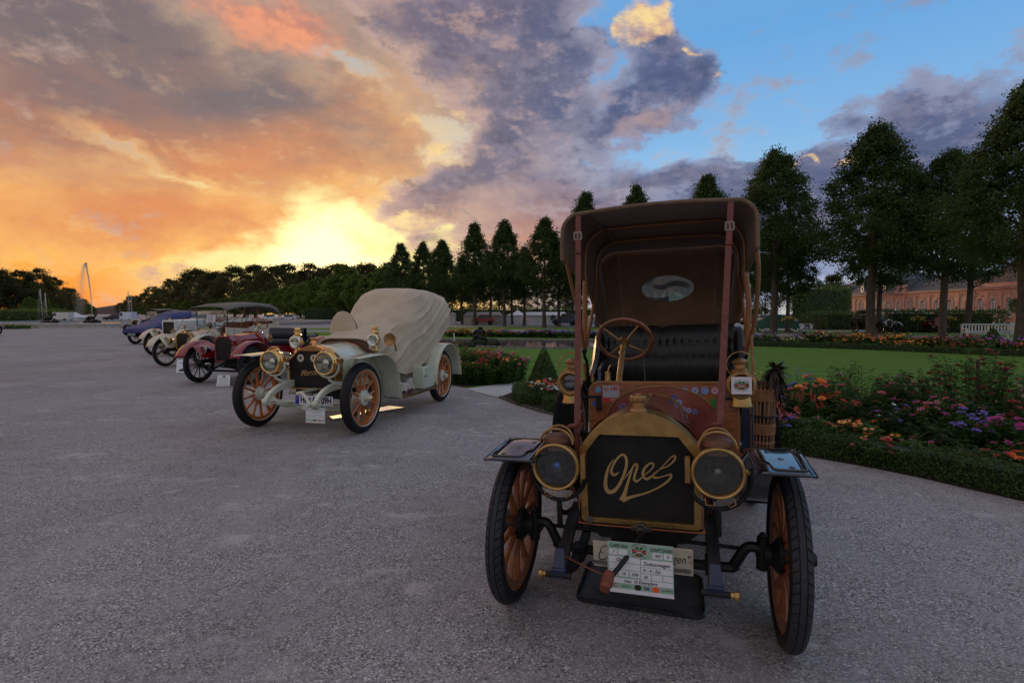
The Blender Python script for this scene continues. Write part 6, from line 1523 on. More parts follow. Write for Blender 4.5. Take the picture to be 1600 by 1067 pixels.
WPEB = mat('white_chippings', (0.50, 0.50, 0.50), 0.9, 0, var=0.3, vs=60, bump=1.0, bs=70, bd=0.01)

E1 = [(7.6, -1.0), (6.4, 1.2), (5.25, 3.0), (4.238, 4.429), (3.755, 5.247), (3.018, 6.036), (1.95, 7.0), (0.74, 8.20), (0.08, 9.35), (-0.22, 10.1)]
I1 = [(0.15, 11.0), (0.95, 11.5), (2.0, 10.6), (3.4, 9.0), (4.8, 7.6), (6.3, 6.4), (7.6, 4.9), (9.5, 2.0), (11, -1)]
E3 = [(-1.05, 11.45), (-1.9, 12.6), (-4.0, 15.4), (-7.5, 19.9), (-13.0, 26.5), (-23, 37.5), (-33, 48)]
I3 = [(-31.5, 50), (-21, 39.5), (-11.4, 28), (-5.6, 21), (-2.0, 16.6), (0.2, 13.6), (-0.1, 12.2)]
def c2(pts, n=5): return [(p.x, p.y) for p in spl([(a, b, 0) for a, b in pts], n)]
bedA = c2(E1) + c2(I1); bedC = c2(E3) + c2(I3)
sheet_poly('flower_bed_soil', bedA, 0.012, SOIL); sheet_poly('flower_bed_soil', bedC, 0.012, SOIL)
lawn = [(-0.9, 11.3), (-33, 50)] + [(-18, 62), (0, 66), (20, 60), (38, 40), (60, 20), (60, -1), (11, -1), (8.6, 3.4), (7.0, 5.6), (5.5, 7.0), (4.2, 8.2), (2.6, 9.9), (1.2, 11.2), (0.3, 11.1), (-0.3, 10.4)]
sheet_poly('lawn', lawn, 0.006, GRASS)
sheet_poly('chippings_path', c2([(-0.95, 11.2), (-0.45, 10.3), (-0.15, 10.0), (0.2, 10.2), (0.6, 11.0), (0.9, 11.6), (0.6, 12.2), (0.0, 12.1), (-0.4, 11.8)]), 0.009, WPEB)
# gravel walk behind the far bed where the benches stand, and the walk under the trees
sheet_poly('gravel_walk', c2([(60, 17), (44, 22), (34, 26), (28.5, 30.5), (23, 35), (16, 40), (8, 43.5), (0, 45.5), (-8, 46), (-16, 46.5), (-26, 47)], 3) + c2([(-26, 51), (-8, 53), (0, 52.8), (9, 50.5), (18, 46.5), (27, 40), (34, 34.5), (42, 30), (60, 25)], 3), 0.010, GRAVEL)
sheet_poly('palace_forecourt', [(46, 30), (100, 30), (108, 190), (40, 190), (22, 90)], 0.012, GRAVEL)

# kerb of small stones between gravel and box edging on the left
m = MB(); me_k = None
kb = MB(); kb.box((0, 0, 0.02), (0.16, 0.05, 0.05)); me_k = mesh_of('kerb_stone', kb, smooth=False); KS = mat('kerb_brown', (0.10, 0.085, 0.07), 0.85, 0, var=0.2)
path = spl([(a, b, 0) for a, b in E1], 40); acc = 0; last = path[0]
hostk = ob('kerb_stone', me_k, KS, None, (path[0].x, path[0].y, 0), kind='structure')
for i in range(1, len(path)):
    acc += (path[i] - last).length; last = path[i]
    if acc > 0.19 and path[i].y > 7.2:
        acc = 0; d_ = path[i] - path[i - 1]; nrm = Vector((d_.y, -d_.x, 0)).normalized()
        k_ = ob('kerb_stone', me_k, KS, hostk, None, None); p_ = path[i] - Vector((path[0].x, path[0].y, 0)) - nrm * 0.03 + Vector((0, 0, -0.012)); k_.location = p_; k_.rotation_euler = (0, 0, math.atan2(d_.y, d_.x))

# ================================================================== foliage builders
BOX = leafmat('box_leaves', (0.030, 0.068, 0.014), (0.085, 0.145, 0.032), 0.2, cC=(0.12, 0.12, 0.03))
LIME = leafmat('lime_tree_leaves', (0.026, 0.052, 0.012), (0.062, 0.105, 0.022), 0.35, cC=(0.07, 0.09, 0.02))
LIME2 = leafmat('clipped_lime_leaves', (0.07, 0.115, 0.018), (0.14, 0.20, 0.034), 0.4, cC=(0.09, 0.10, 0.02))
WOODF = leafmat('forest_leaves', (0.028, 0.038, 0.010), (0.075, 0.078, 0.020), 0.35, cC=(0.09, 0.06, 0.02))
BARK = mat('lime_bark', (0.065, 0.052, 0.042), 0.9, 0, var=0.3, vs=6, streak=(1, 1, 0.3), bump=0.7, bs=14, bd=0.03)
def leaf_quad(mb, p, nrm, size, asp=0.7, rr=rnd, fold=0.25):
    up = Vector((rr.uniform(-1, 1), rr.uniform(-1, 1), rr.uniform(-1, 1)))
    t = nrm.cross(up)
    if t.length < 1e-3: t = Vector((1, 0, 0))
    t.normalize(); b = nrm.cross(t) * (size * asp * 0.5); t = t * (size * 0.5); f = nrm * (size * fold)
    mb.add([p - t, p - b * 1.0 + f, p + t, p + b + f], [(0, 1, 2), (0, 2, 3)])
def crown_mesh(name, seed, H, z0, rad, nclump, nleaf, lsize, tip=0.12, bulge=0.35, clump_r=0.5, shell=0.45, pw=0.8):
    rr = random.Random(seed); mb = MB()
    for c in range(nclump):
        t = rr.random() ** 0.85
        env = (math.sin(math.pi * min(1, (t + 0.04) / (2 * bulge))) if t < bulge else ((1 - t) / (1 - bulge)) ** pw * (1 - tip) + tip * (1 - t) ** 0.3)
        env = max(0.02, env) * rad * (1 + 0.16 * math.sin(seed + t * 23) * rr.random())
        a = rr.uniform(0, 2 * math.pi); rad_ = env * (shell + (1 - shell) * rr.random() ** 0.5)
        rad_ *= 1 + 0.14 * math.sin(a * 3 + seed + t * 9)
        C0 = Vector((rad_ * math.cos(a), rad_ * math.sin(a), z0 + (H - z0) * t + rr.uniform(-0.1, 0.3)))
        out = Vector((math.cos(a), math.sin(a), 0.35 + 0.9 * t)).normalized()
        cr = clump_r * rr.uniform(0.45, 1.45) * (1.0 - 0.45 * t)
        for l in range(nleaf):
            q = Vector((rr.gauss(0, 1), rr.gauss(0, 1), rr.gauss(0, 0.8))) * cr * 0.5 + out * cr * rr.uniform(-0.2, 0.8)
            nrm = (Vector((rr.gauss(0, 1), rr.gauss(0, 1), rr.gauss(0, 1))) + out * 0.8 + Vector((0, 0, 0.4))).normalized()
            leaf_quad(mb, C0 + q, nrm, lsize * rr.uniform(0.7, 1.25), 0.75, rr)
    me = bpy.data.meshes.new(name); me.from_pydata(mb.v, [], mb.f); return me
def trunk_mesh(name, seed, H, r, zc, nb=22, spread=1.8):
    rr = random.Random(seed); mb = MB(); pts = [(0.05 * math.sin(z * 0.9 + seed), 0.05 * math.cos(z * 0.7 + seed), z) for z in [0, 0.15, 0.6, 1.5, 2.6, zc, H * 0.55, H * 0.75, H * 0.9]]
    rs = [r * k for k in (1.5, 1.18, 1.0, 0.93, 0.9, 0.85, 0.5, 0.28, 0.08)]
    mb.tube(pts, rs, 10)
    for k in range(nb):
        z = zc - 0.3 + (H * 0.8 - zc) * (k / nb); a = k * 2.4 + rr.uniform(-0.3, 0.3); L = spread * (1 - 0.75 * k / nb) * rr.uniform(0.7, 1.1); up = 0.5 + 0.5 * k / nb
        r0 = r * 0.42 * (1 - 0.7 * k / nb)
        mb.tube([(0, 0, z), (L * 0.45 * math.cos(a), L * 0.45 * math.sin(a), z + L * 0.45 * up * 0.8), (L * math.cos(a + 0.2), L * math.sin(a + 0.2), z + L * up)], [r0, r0 * 0.6, r0 * 0.15], 5, caps=False)
    return mesh_of(name, mb)
near_cr = [crown_mesh('lime_crown', 3, 12.6, 4.4, 3.6, 560, 62, 0.155, 0.15, 0.22, 0.66, 0.35, 0.70), crown_mesh('lime_crown', 8, 12.6, 4.5, 3.35, 540, 62, 0.155, 0.13, 0.20, 0.62, 0.35, 0.74)]
mid_cr = [crown_mesh('lime_crown', 21, 12, 4.3, 2.75, 420, 42, 0.20, 0.10, 0.22, 0.55, 0.35, 0.85), crown_mesh('lime_crown', 22, 12, 4.1, 2.6, 400, 42, 0.20, 0.12, 0.2, 0.55, 0.35, 0.75), crown_mesh('lime_crown', 23, 12, 4.5, 2.9, 420, 42, 0.20, 0.1, 0.25, 0.6, 0.35, 0.9)]
near_tr = [trunk_mesh('lime_trunk', 1, 12.6, 0.27, 4.4), trunk_mesh('lime_trunk', 2, 12.6, 0.25, 4.4)]
mid_tr = [trunk_mesh('lime_trunk', 4, 12, 0.22, 4.2, 14)]
clip_cr = [crown_mesh('clipped_crown', 31, 8.6, 1.9, 2.6, 260, 34, 0.30, 0.3, 0.42, 0.5, 0.6, 0.5), crown_mesh('clipped_crown', 32, 8.6, 1.9, 2.5, 260, 34, 0.30, 0.3, 0.45, 0.5, 0.6, 0.5)]
for_cr = [crown_mesh('broad_crown', 41, 15, 1.0, 4.9, 150, 62, 0.40, 0.25, 0.45, 1.5, 0.45, 0.6), crown_mesh('broad_crown', 42, 15, 2.0, 4.0, 110, 62, 0.40, 0.2, 0.55, 1.3, 0.4, 0.5), crown_mesh('broad_crown', 43, 15, 1.0, 5.4, 160, 62, 0.42, 0.3, 0.4, 1.6, 0.45, 0.6), crown_mesh('broad_crown', 44, 15, 3.0, 3.4, 90, 60, 0.40, 0.2, 0.6, 1.2, 0.4, 0.5)]
far_tr = [trunk_mesh('far_trunk', 6, 12, 0.3, 3.0, 6)]; clip_tr = [trunk_mesh('clipped_trunk', 7, 7.0, 0.2, 2.0, 6)]
ti = [0]
def tree(name, label, group, x, y, H, Hm, cr, tr, m_, wide=1.0):
    ti[0] += 1; k = ti[0]
    t = thing(name, label, 'tree', (x, y, 0), (k * 1.7) % 6.28, group)
    s = H / Hm; s *= 1 + (0.14 * math.sin(k * 2.7) if cr is for_cr else 0.03 * math.sin(k * 2.1)); t.scale = (s * wide, s * wide, s)
    c = ob('crown', cr[k % len(cr)], m_, t, kind=None); ob('trunk', tr[k % len(tr)], BARK, t)
    return t
FR = [((21.4, 22.9), 10.4, 1.0, near_cr, 'big lime tree cut by the right frame edge beside the white bench'),
      ((26.3, 33.2), 11.3, 0.95, near_cr, 'lime tree second from the right edge, left of the white bench'),
      ((24.0, 36.4), 13.4, 1.06, near_cr, 'tallest lime tree in front of the palace, behind the black car'),
      ((20.9, 43.5), 13.6, 0.92, near_cr, 'lime tree just right of the canvas hood, behind the green covered car'),
      ((18.6, 52.5), 14.6, 0.85, mid_cr, 'lime tree whose tip shows above the right part of the canvas hood'),
      ((12.9, 57.0), 14.3, 0.85, mid_cr, 'lime tree whose tip shows above the middle of the canvas hood'),
      ((7.9, 59.5), 13.8, 0.85, mid_cr, 'lime tree whose small tip shows at the left corner of the canvas hood'),
      ((3.7, 62.5), 12.3, 1.05, mid_cr, 'pointed lime tree just left of the canvas hood, tallest of its group'),
      ((-1.0, 69), 12.8, 0.95, mid_cr, 'narrow pointed lime tree, second left of the canvas hood'),
      ((-5.0, 73), 12.8, 0.95, mid_cr, 'slim lime tree, third left of the canvas hood, behind the statue'),
      ((-9.9, 77.5), 11.8, 0.95, mid_cr, 'lime tree right above the rear top of the beige car cover'),
      ((-13.4, 82.5), 11.9, 0.95, mid_cr, 'narrow lime tree above the middle of the beige car cover'),
      ((-17.8, 88), 12.1, 0.95, mid_cr, 'pointed lime tree at the left end of the tall row, against the bright glow')]
for (p, H, w, cr, lab) in FR: tree('lime_tree', lab, 'front row of pointed lime trees', p[0], p[1], H, 12.6 if cr is near_cr else 12, cr, near_tr if cr is near_cr else mid_tr, LIME, w)
GL = 'lime tree of the dark second row, half hidden behind the front row of limes'
for (x, y, H) in ((31, 37, 10.2), (29, 43, 10), (24, 50, 10.0), (22.5, 44.5, 8.4), (17, 60, 11.0), (10, 64, 11), (5.8, 67.5, 10), (1.6, 71, 9.8), (-3.0, 76, 9.6), (-7.4, 80.5, 9.2), (-11.4, 87, 9.2), (-16, 92, 9), (8, 72, 9.6), (0, 80, 9.6), (-6, 88, 9.4), (-12, 95, 9), (-21, 98, 9.4), (14.5, 66, 10.6), (20, 62, 10.4), (36, 31, 10.5)):
    tree('lime_tree', GL, 'second row of lime trees', x, y, H, 12, mid_cr, mid_tr, LIME, 1.1)
# clipped limes that run away to the left, and the wood behind them
GC = 'clipped round-topped lime in the green row running away to the left'
def px_at(px, Y): return (px - 800) / 850 * Y
for (px, Y, H) in ((603, 96, 9.2), (583, 101, 9.0), (560, 106, 8.8), (538, 112, 11.0), (515, 120, 8.6), (497, 127, 9.4), (480, 134, 8.6), (463, 142, 9.0), (446, 152, 8.6), (430, 162, 8.4), (414, 174, 8.3), (398, 188, 8.2), (382, 205, 8.2), (366, 224, 8.2), (350, 246, 8.0), (334, 270, 8.0), (318, 300, 8.0),
                   (292, 300, 8.2), (278, 330, 8.2), (264, 365, 8.2), (250, 400, 8.2), (236, 440, 8.2), (223, 490, 8.2), (210, 540, 9.0)):
    tree('clipped_lime', GC, 'clipped limes of the long avenue, right side', px_at(px, Y), Y, H, 8.6, clip_cr, clip_tr, LIME2, 1.0 + Y / 900)
GC2 = 'clipped round-topped lime beyond the fountain at the far left'
for (px, Y, H) in ((48, 190, 6.8), (60, 215, 7.0), (72, 235, 7.0), (84, 255, 6.5), (96, 275, 6.6), (107, 300, 8.5), (117, 330, 8.0), (127, 380, 8.2), (136, 440, 9), (144, 520, 9)):
    tree('clipped_lime', GC2, 'clipped limes beyond the fountain', px_at(px, Y), Y, H, 8.6, clip_cr, clip_tr, LIME2, 1.15)
GW = 'broad dark tree of the wood behind the clipped avenue limes'
rw_ = random.Random(4)
for (px, Y, top) in ((612, 125, 425), (596, 150, 427), (575, 155, 422), (556, 165, 420), (540, 170, 417), (524, 178, 424), (505, 185, 416), (488, 190, 426), (470, 200, 420), (450, 215, 421), (432, 225, 419), (415, 240, 424), (400, 250, 425), (384, 262, 432), (368, 280, 430), (352, 290, 428), (336, 310, 433), (322, 325, 431), (308, 345, 422), (296, 360, 436), (282, 380, 441), (268, 405, 445), (254, 430, 448), (240, 460, 453), (228, 500, 458), (216, 540, 462), (206, 590, 466), (197, 640, 470), (189, 700, 476)):
    tree('woodland_tree', GW, 'wood on the right of the avenue', px_at(px, Y), Y, (490 - top) / 850 * Y + 1.5, 15, for_cr, far_tr, WOODF, 1.25 + rw_.uniform(-0.1, 0.25))
GW2 = 'broad dark tree of the wood beyond the fountain on the left'
for (px, Y, top) in ((-20, 220, 428), (-2, 225, 430), (14, 230, 433), (24, 240, 436), (36, 235, 431), (50, 245, 434), (62, 255, 432), (74, 262, 438), (84, 275, 440), (94, 300, 452), (104, 330, 461), (112, 360, 455), (122, 420, 464), (131, 480, 471), (140, 560, 477), (148, 640, 481)):
    tree('woodland_tree', GW2, 'wood on the left of the avenue', px_at(px, Y), Y, (490 - top) / 850 * Y + 1.5, 15, for_cr, far_tr, WOODF, 1.2 + rw_.uniform(-0.1, 0.25))
GW3 = 'dark broad tree seen between the lime trunks on the right'
for (px, Y, top) in ((660, 190, 440), (720, 180, 440), (780, 175, 440), (840, 170, 440), (900, 165, 440), (960, 165, 440), (1020, 165, 440), (1080, 165, 438), (1140, 165, 438), (1195, 165, 436), (1250, 170, 438), (1300, 178, 440), (1348, 190, 436), (1440, 200, 441), (690, 160, 455), (750, 155, 455), (810, 150, 455), (870, 150, 455)):
    tree('woodland_tree', GW3, 'wood behind the lime rows', px_at(px, Y), Y, (490 - top) / 850 * Y + 1.5, 15, for_cr, far_tr, WOODF, 1.3)

# hills at the end of the avenue
m = MB(); rows = []
for i in range(31):
    x = -1750 + 900 * i / 30; h = 26 * math.exp(-((x + 1375) / 130) ** 2) + 12 * math.exp(-((x + 1240) / 160) ** 2) + 9 + 2 * math.sin(i)
    rows.append([(x, 1850, -2), (x, 1870, h * 0.6), (x, 1950, h), (x, 2050, h * 0.5)])
m.grid(rows); ob('hills', m, mat('distant_hill', (0.10, 0.07, 0.07), 1.0, var=0.1), kind='structure')

# ---- clipped hedges
def leafy_box(name, label, cat, pts, w, h, lsize, dens, m_, group=None, z0=0.0, core=True, top_wobble=0.05, seed=1, kind=None):
    """hedge following a line: solid dark core wrapped in leaves"""
    rr = random.Random(seed); P = [Vector((a, b, 0)) for a, b in pts]; mb = MB(); cb = MB(); rows = []
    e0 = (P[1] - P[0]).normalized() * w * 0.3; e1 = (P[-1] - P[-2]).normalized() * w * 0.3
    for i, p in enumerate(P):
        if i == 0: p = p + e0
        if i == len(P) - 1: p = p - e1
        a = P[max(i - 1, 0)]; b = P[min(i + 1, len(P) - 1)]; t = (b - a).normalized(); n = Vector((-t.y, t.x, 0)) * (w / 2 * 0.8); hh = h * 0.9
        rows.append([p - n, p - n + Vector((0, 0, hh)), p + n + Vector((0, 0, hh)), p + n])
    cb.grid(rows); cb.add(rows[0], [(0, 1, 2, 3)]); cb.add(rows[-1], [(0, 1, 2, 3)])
    for i in range(len(P) - 1):
        a, b = P[i], P[i + 1]; L = (b - a).length; t = (b - a).normalized(); n = Vector((-t.y, t.x, 0)); per = w + 2 * h
        for k in range(int(L * per * dens)):
            u = rr.random(); s = rr.random() * per; c = a + (b - a) * u; wob = 1 + top_wobble * mnoise.noise(c * 2.5) * 6
            if s < h: q = c - n * (w / 2) + Vector((0, 0, s * wob)); nn = -n
            elif s < h + w: q = c + n * (s - h - w / 2) + Vector((0, 0, h * wob)); nn = Vector((0, 0, 1))
            else: q = c + n * (w / 2) + Vector((0, 0, (s - h - w) * wob)); nn = n
            q += Vector((rr.gauss(0, 1), rr.gauss(0, 1), rr.gauss(0, 1))) * lsize * 0.6
            leaf_quad(mb, q, (nn + Vector((rr.gauss(0, 1), rr.gauss(0, 1), rr.gauss(0, 1))) * 0.7).normalized(), lsize * rr.uniform(0.7, 1.3), 0.7, rr)
    for pe, dr in ((P[0], -e0.normalized()), (P[-1], e1.normalized())):
        n = Vector((-dr.y, dr.x, 0))
        for k in range(int(w * h * dens * 1.4)):
            leaf_quad(mb, pe + n * rr.uniform(-w / 2, w / 2) + Vector((0, 0, rr.uniform(0, h))) + dr * rr.gauss(0, lsize), (dr + Vector((rr.gauss(0, 1), rr.gauss(0, 1), rr.gauss(0, 1))) * 0.7).normalized(), lsize * rr.uniform(0.7, 1.3), 0.7, rr)
    me = bpy.data.meshes.new(name); me.from_pydata(mb.v, [], mb.f)
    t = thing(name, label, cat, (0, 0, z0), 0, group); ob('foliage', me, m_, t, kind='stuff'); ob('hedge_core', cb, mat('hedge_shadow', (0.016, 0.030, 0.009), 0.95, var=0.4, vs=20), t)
    return t
def inset(pts, d):
    P = [Vector((a, b, 0)) for a, b in pts]; out = []
    for i, p in enumerate(P):
        a = P[max(i - 1, 0)]; b = P[min(i + 1, len(P) - 1)]; t = (b - a).normalized(); n = Vector((t.y, -t.x, 0)); out.append((p.x + n.x * d, p.y + n.y * d))
    return out
eA = c2(E1[2:], 6)
leafy_box('box_hedge', 'low clipped box edging curving round the near flower bed on the right', 'hedge', inset(eA[:33], 0.24), 0.40, 0.235, 0.025, 3600, BOX, seed=2)
leafy_box('box_hedge', 'low box edging round the rounded left tip of the bed with the topiary cone', 'hedge', c2([(0.30, 9.15), (0.22, 9.9), (0.35, 10.6), (0.9, 11.1)], 5), 0.38, 0.20, 0.03, 2400, BOX, seed=3)
leafy_box('box_hedge', 'low box edging behind the rear wheel of the pale green car', 'hedge', c2([(-0.55, 12.1), (-1.15, 12.15), (-1.9, 13.0), (-3.9, 15.8), (-6.5, 19.2)], 5), 0.40, 0.28, 0.05, 420, BOX, seed=4)
FB = c2([(40, 14.5), (30, 16.2), (22, 18.2), (19.0, 19.4), (17.4, 21.0), (16.1, 22.7), (14.4, 24.4), (11.6, 26.0), (8.0, 27.5)], 4)
leafy_box('box_hedge', 'low box edging along the lawn side of the far right flower bed', 'hedge', FB, 0.35, 0.24, 0.07, 220, BOX, seed=5)
leafy_box('clipped_hedge', 'broad clipped dark hedge behind the second lime trunk, left of the white bench', 'hedge', [(31.5, 47.5), (39.5, 44.0)], 3.0, 1.75, 0.16, 60, BOX, seed=6, top_wobble=0.01)
leafy_box('clipped_hedge', 'clipped dark hedge left of the black car under the palace', 'hedge', [(29.5, 53.5), (36.0, 54)], 3.0, 1.6, 0.16, 60, BOX, seed=7, top_wobble=0.01)
leafy_box('clipped_hedge', 'tall clipped hedge wall between the lime trunks left of the palace', 'hedge', [(46, 88), (58, 96)], 3.0, 6.2, 0.3, 16, BOX, seed=8, top_wobble=0.0)
leafy_box('clipped_hedge', 'second tall clipped hedge wall close beside the palace pavilion', 'hedge', [(60, 100), (70, 116)], 3.0, 6.0, 0.3, 16, BOX, seed=9, top_wobble=0.0)
leafy_box('clipped_hedge', 'square green hedge block at the far left edge by the fountain', 'hedge', [(-112, 118), (-98, 120)], 4.0, 2.3, 0.3, 14, LIME2, seed=10, top_wobble=0.0)
leafy_box('clipped_hedge', 'long low dark hedge far behind the tree trunks in the middle', 'hedge', [(-45, 118), (-20, 112), (10, 108), (42, 92)], 2.0, 2.6, 0.3, 12, BOX, seed=12, top_wobble=0.0)
leafy_box('lawn_patch_hedge', 'low green hedge at the far left behind the small car', 'hedge', [(-56, 56), (-50, 56.5)], 2.0, 0.35, 0.12, 60, LIME2, seed=13)

def cone(x, y, h, r, lab, lsize=0.035, n=5200):
    rr = random.Random(int(x * 10)); mb = MB()
    for k in range(n):
        t = 1 - rr.random() ** 0.5; a = rr.uniform(0, 6.28); rad_ = r * (1 - t) ** 0.85 * rr.uniform(0.86, 1.04) + 0.01
        nn = (Vector((math.cos(a), math.sin(a), 0.4)) + Vector((rr.gauss(0, 1), rr.gauss(0, 1), rr.gauss(0, 1))) * 0.6).normalized()
        leaf_quad(mb, Vector((rad_ * math.cos(a), rad_ * math.sin(a), 0.05 + h * t)), nn, lsize * rr.uniform(0.7, 1.3), 0.7, rr)
    me = bpy.data.meshes.new('cone'); me.from_pydata(mb.v, [], mb.f)
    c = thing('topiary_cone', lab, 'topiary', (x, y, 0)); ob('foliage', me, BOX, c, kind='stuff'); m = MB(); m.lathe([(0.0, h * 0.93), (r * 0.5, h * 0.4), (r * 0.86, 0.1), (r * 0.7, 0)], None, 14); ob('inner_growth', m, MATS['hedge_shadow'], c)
cone(0.62, 10.55, 0.86, 0.36, 'dark clipped topiary cone at the left tip of the near flower bed')
cone(19.9, 22.5, 0.95, 0.5, 'dark topiary cone standing in front of the white bench at right', 0.06, 2600)

# ================================================================== fountain, basin and far clutter on the left
m = MB(); rows = []
CXB, CYB, RB = -50.0, 82.0, 22.0
m.lathe([(RB, 0), (RB + 0.02, 0.30), (RB + 0.12, 0.34), (RB + 0.12, 0.52), (RB - 0.5, 0.54), (RB - 0.55, 0.2), (RB - 0.5, 0.05)], Matrix.Translation((CXB, CYB, 0)), 120)
fb_ = thing('fountain_basin', 'long low pale stone rim of the great round fountain basin at left', 'fountain', (0, 0, 0)); ob('basin_rim', m, STONE, fb_)
m = MB(); m.disc((CXB, CYB, 0.2), RB - 0.4, (0, 0, 1), 64, 0.05); WATER = mat('basin_water', (0.012, 0.016, 0.018), 0.05, 0, var=0.2, bump=0.35, bs=1.2, bd=0.05); ob('basin_water', m, WATER, fb_)
def waterm():
    m = bpy.data.materials.new('spray_water'); m.use_nodes = True; t = m.node_tree; t.nodes.clear(); N = NT(t)
    d1 = N.new('ShaderNodeBsdfDiffuse'); d1.inputs[0].default_value = (0.8, 0.8, 0.8, 1); tl = N.new('ShaderNodeBsdfTranslucent'); tl.inputs[0].default_value = (0.9, 0.88, 0.85, 1); tp = N.new('ShaderNodeBsdfTransparent')
    m1 = N.new('ShaderNodeMixShader'); m1.inputs[0].default_value = 0.5; t.links.new(d1.outputs[0], m1.inputs[1]); t.links.new(tl.outputs[0], m1.inputs[2])
    m2 = N.new('ShaderNodeMixShader'); m2.inputs[0].default_value = 0.55; t.links.new(m1.outputs[0], m2.inputs[1]); t.links.new(tp.outputs[0], m2.inputs[2])
    o = N.new('ShaderNodeOutputMaterial'); t.links.new(m2.outputs[0], o.inputs[0]); return m
SPRAY = waterm()
def jet(px, Y, ptop, drift, lab, n=2600, spread=0.35, mist=1.0):
    x = px_at(px, Y); H = 1.55 + (490 - ptop) / 850 * Y; rr = random.Random(px); j = thing('water_jet', lab, 'water jet', (x, Y, 0.25), 0, 'jets of the great fountain')
    m = MB(); hh = H - 0.25
    def drop(p, s): 
        m.add([p + Vector((s, 0, 0)), p + Vector((-s * .5, s * .87, 0)), p + Vector((-s * .5, -s * .87, 0)), p + Vector((0, 0, s * 2.4))], [(0, 1, 3), (1, 2, 3), (2, 0, 3), (0, 2, 1)])
    for k in range(n):      # rising column thickening toward the top
        t = rr.random() ** 0.7; w = 0.02 + 0.10 * t * spread
        drop(Vector((drift * t ** 2.2 * 0.42 + rr.gauss(0, w), rr.gauss(0, w), hh * t)), 0.013 * (1 + t))
    ob('rising_column', mesh_of('jet', m, smooth=False, fix=False), SPRAY, j, kind='stuff')
    m = MB()
    for k in range(int(n * 1.4 * mist)):   # falling veil carried by the wind
        t = rr.random() ** 0.8; q = rr.random(); fall = hh * (1 - t * t * 0.97); dx_ = drift * (0.35 + t * rr.uniform(0.5, 1.25))
        drop(Vector((dx_ + rr.gauss(0, spread * (0.25 + t)), rr.gauss(0, spread * (0.25 + t)), fall)), 0.009 + 0.006 * q)
    ob('falling_spray', mesh_of('spray', m, smooth=False, fix=False), SPRAY, j, kind='stuff')
jet(145, 76, 411, -1.5, 'tallest water jet rising from the middle of the basin before the orange sky', 3600, 0.25, 2.2)
jet(67, 72, 452, -0.4, 'thin water jet, left one of the pair at the left of the basin', 420, 0.07)
jet(74, 72, 458, -0.25, 'shorter water jet, right one of the pair at the left of the basin', 360, 0.07)
jet(203, 74, 455, -0.2, 'thin water jet right of the tall one, left of its neighbour', 360, 0.07)
jet(207, 74, 460, -0.15, 'thinnest water jet, rightmost above the far parked cars', 240, 0.05)
BRZ = mat('dark_bronze', (0.018, 0.020, 0.018), 0.5, 0.5, var=0.4)
def stag(px, Y, lab, s=1.0):
    t = thing('fountain_sculpture', lab, 'sculpture', (px_at(px, Y), Y, 0.3)); m = MB()
    rr = random.Random(px)
    for k in range(12): m.ball((rr.uniform(-0.9, 0.9) * s, rr.uniform(-0.5, 0.5), rr.uniform(0, 0.35)), rr.uniform(0.25, 0.45) * s, 8, 5, (1.2, 1, 0.8))
    ob('rock_mound', m, BRZ, t, kind='stuff'); m = MB(); m.tube(spl([(-0.7 * s, 0, 0.5), (-0.2 * s, 0, 0.75), (0.3 * s, 0, 0.7), (0.6 * s, 0, 1.0)], 4), [0.12, 0.2, 0.22, 0.24, 0.25, 0.25, 0.25, 0.24, 0.22, 0.18, 0.14, 0.10, 0.09], 8); m.ball((0.68 * s, 0, 1.08), 0.13, 8, 6, (1.4, 1, 1)); ob('animal_figure', m, BRZ, t)
stag(143, 76, 'dark sculpted animal group at the foot of the tallest jet'); stag(77, 71.5, 'dark low sculpture on the basin rim below the pair of thin jets', 0.8)

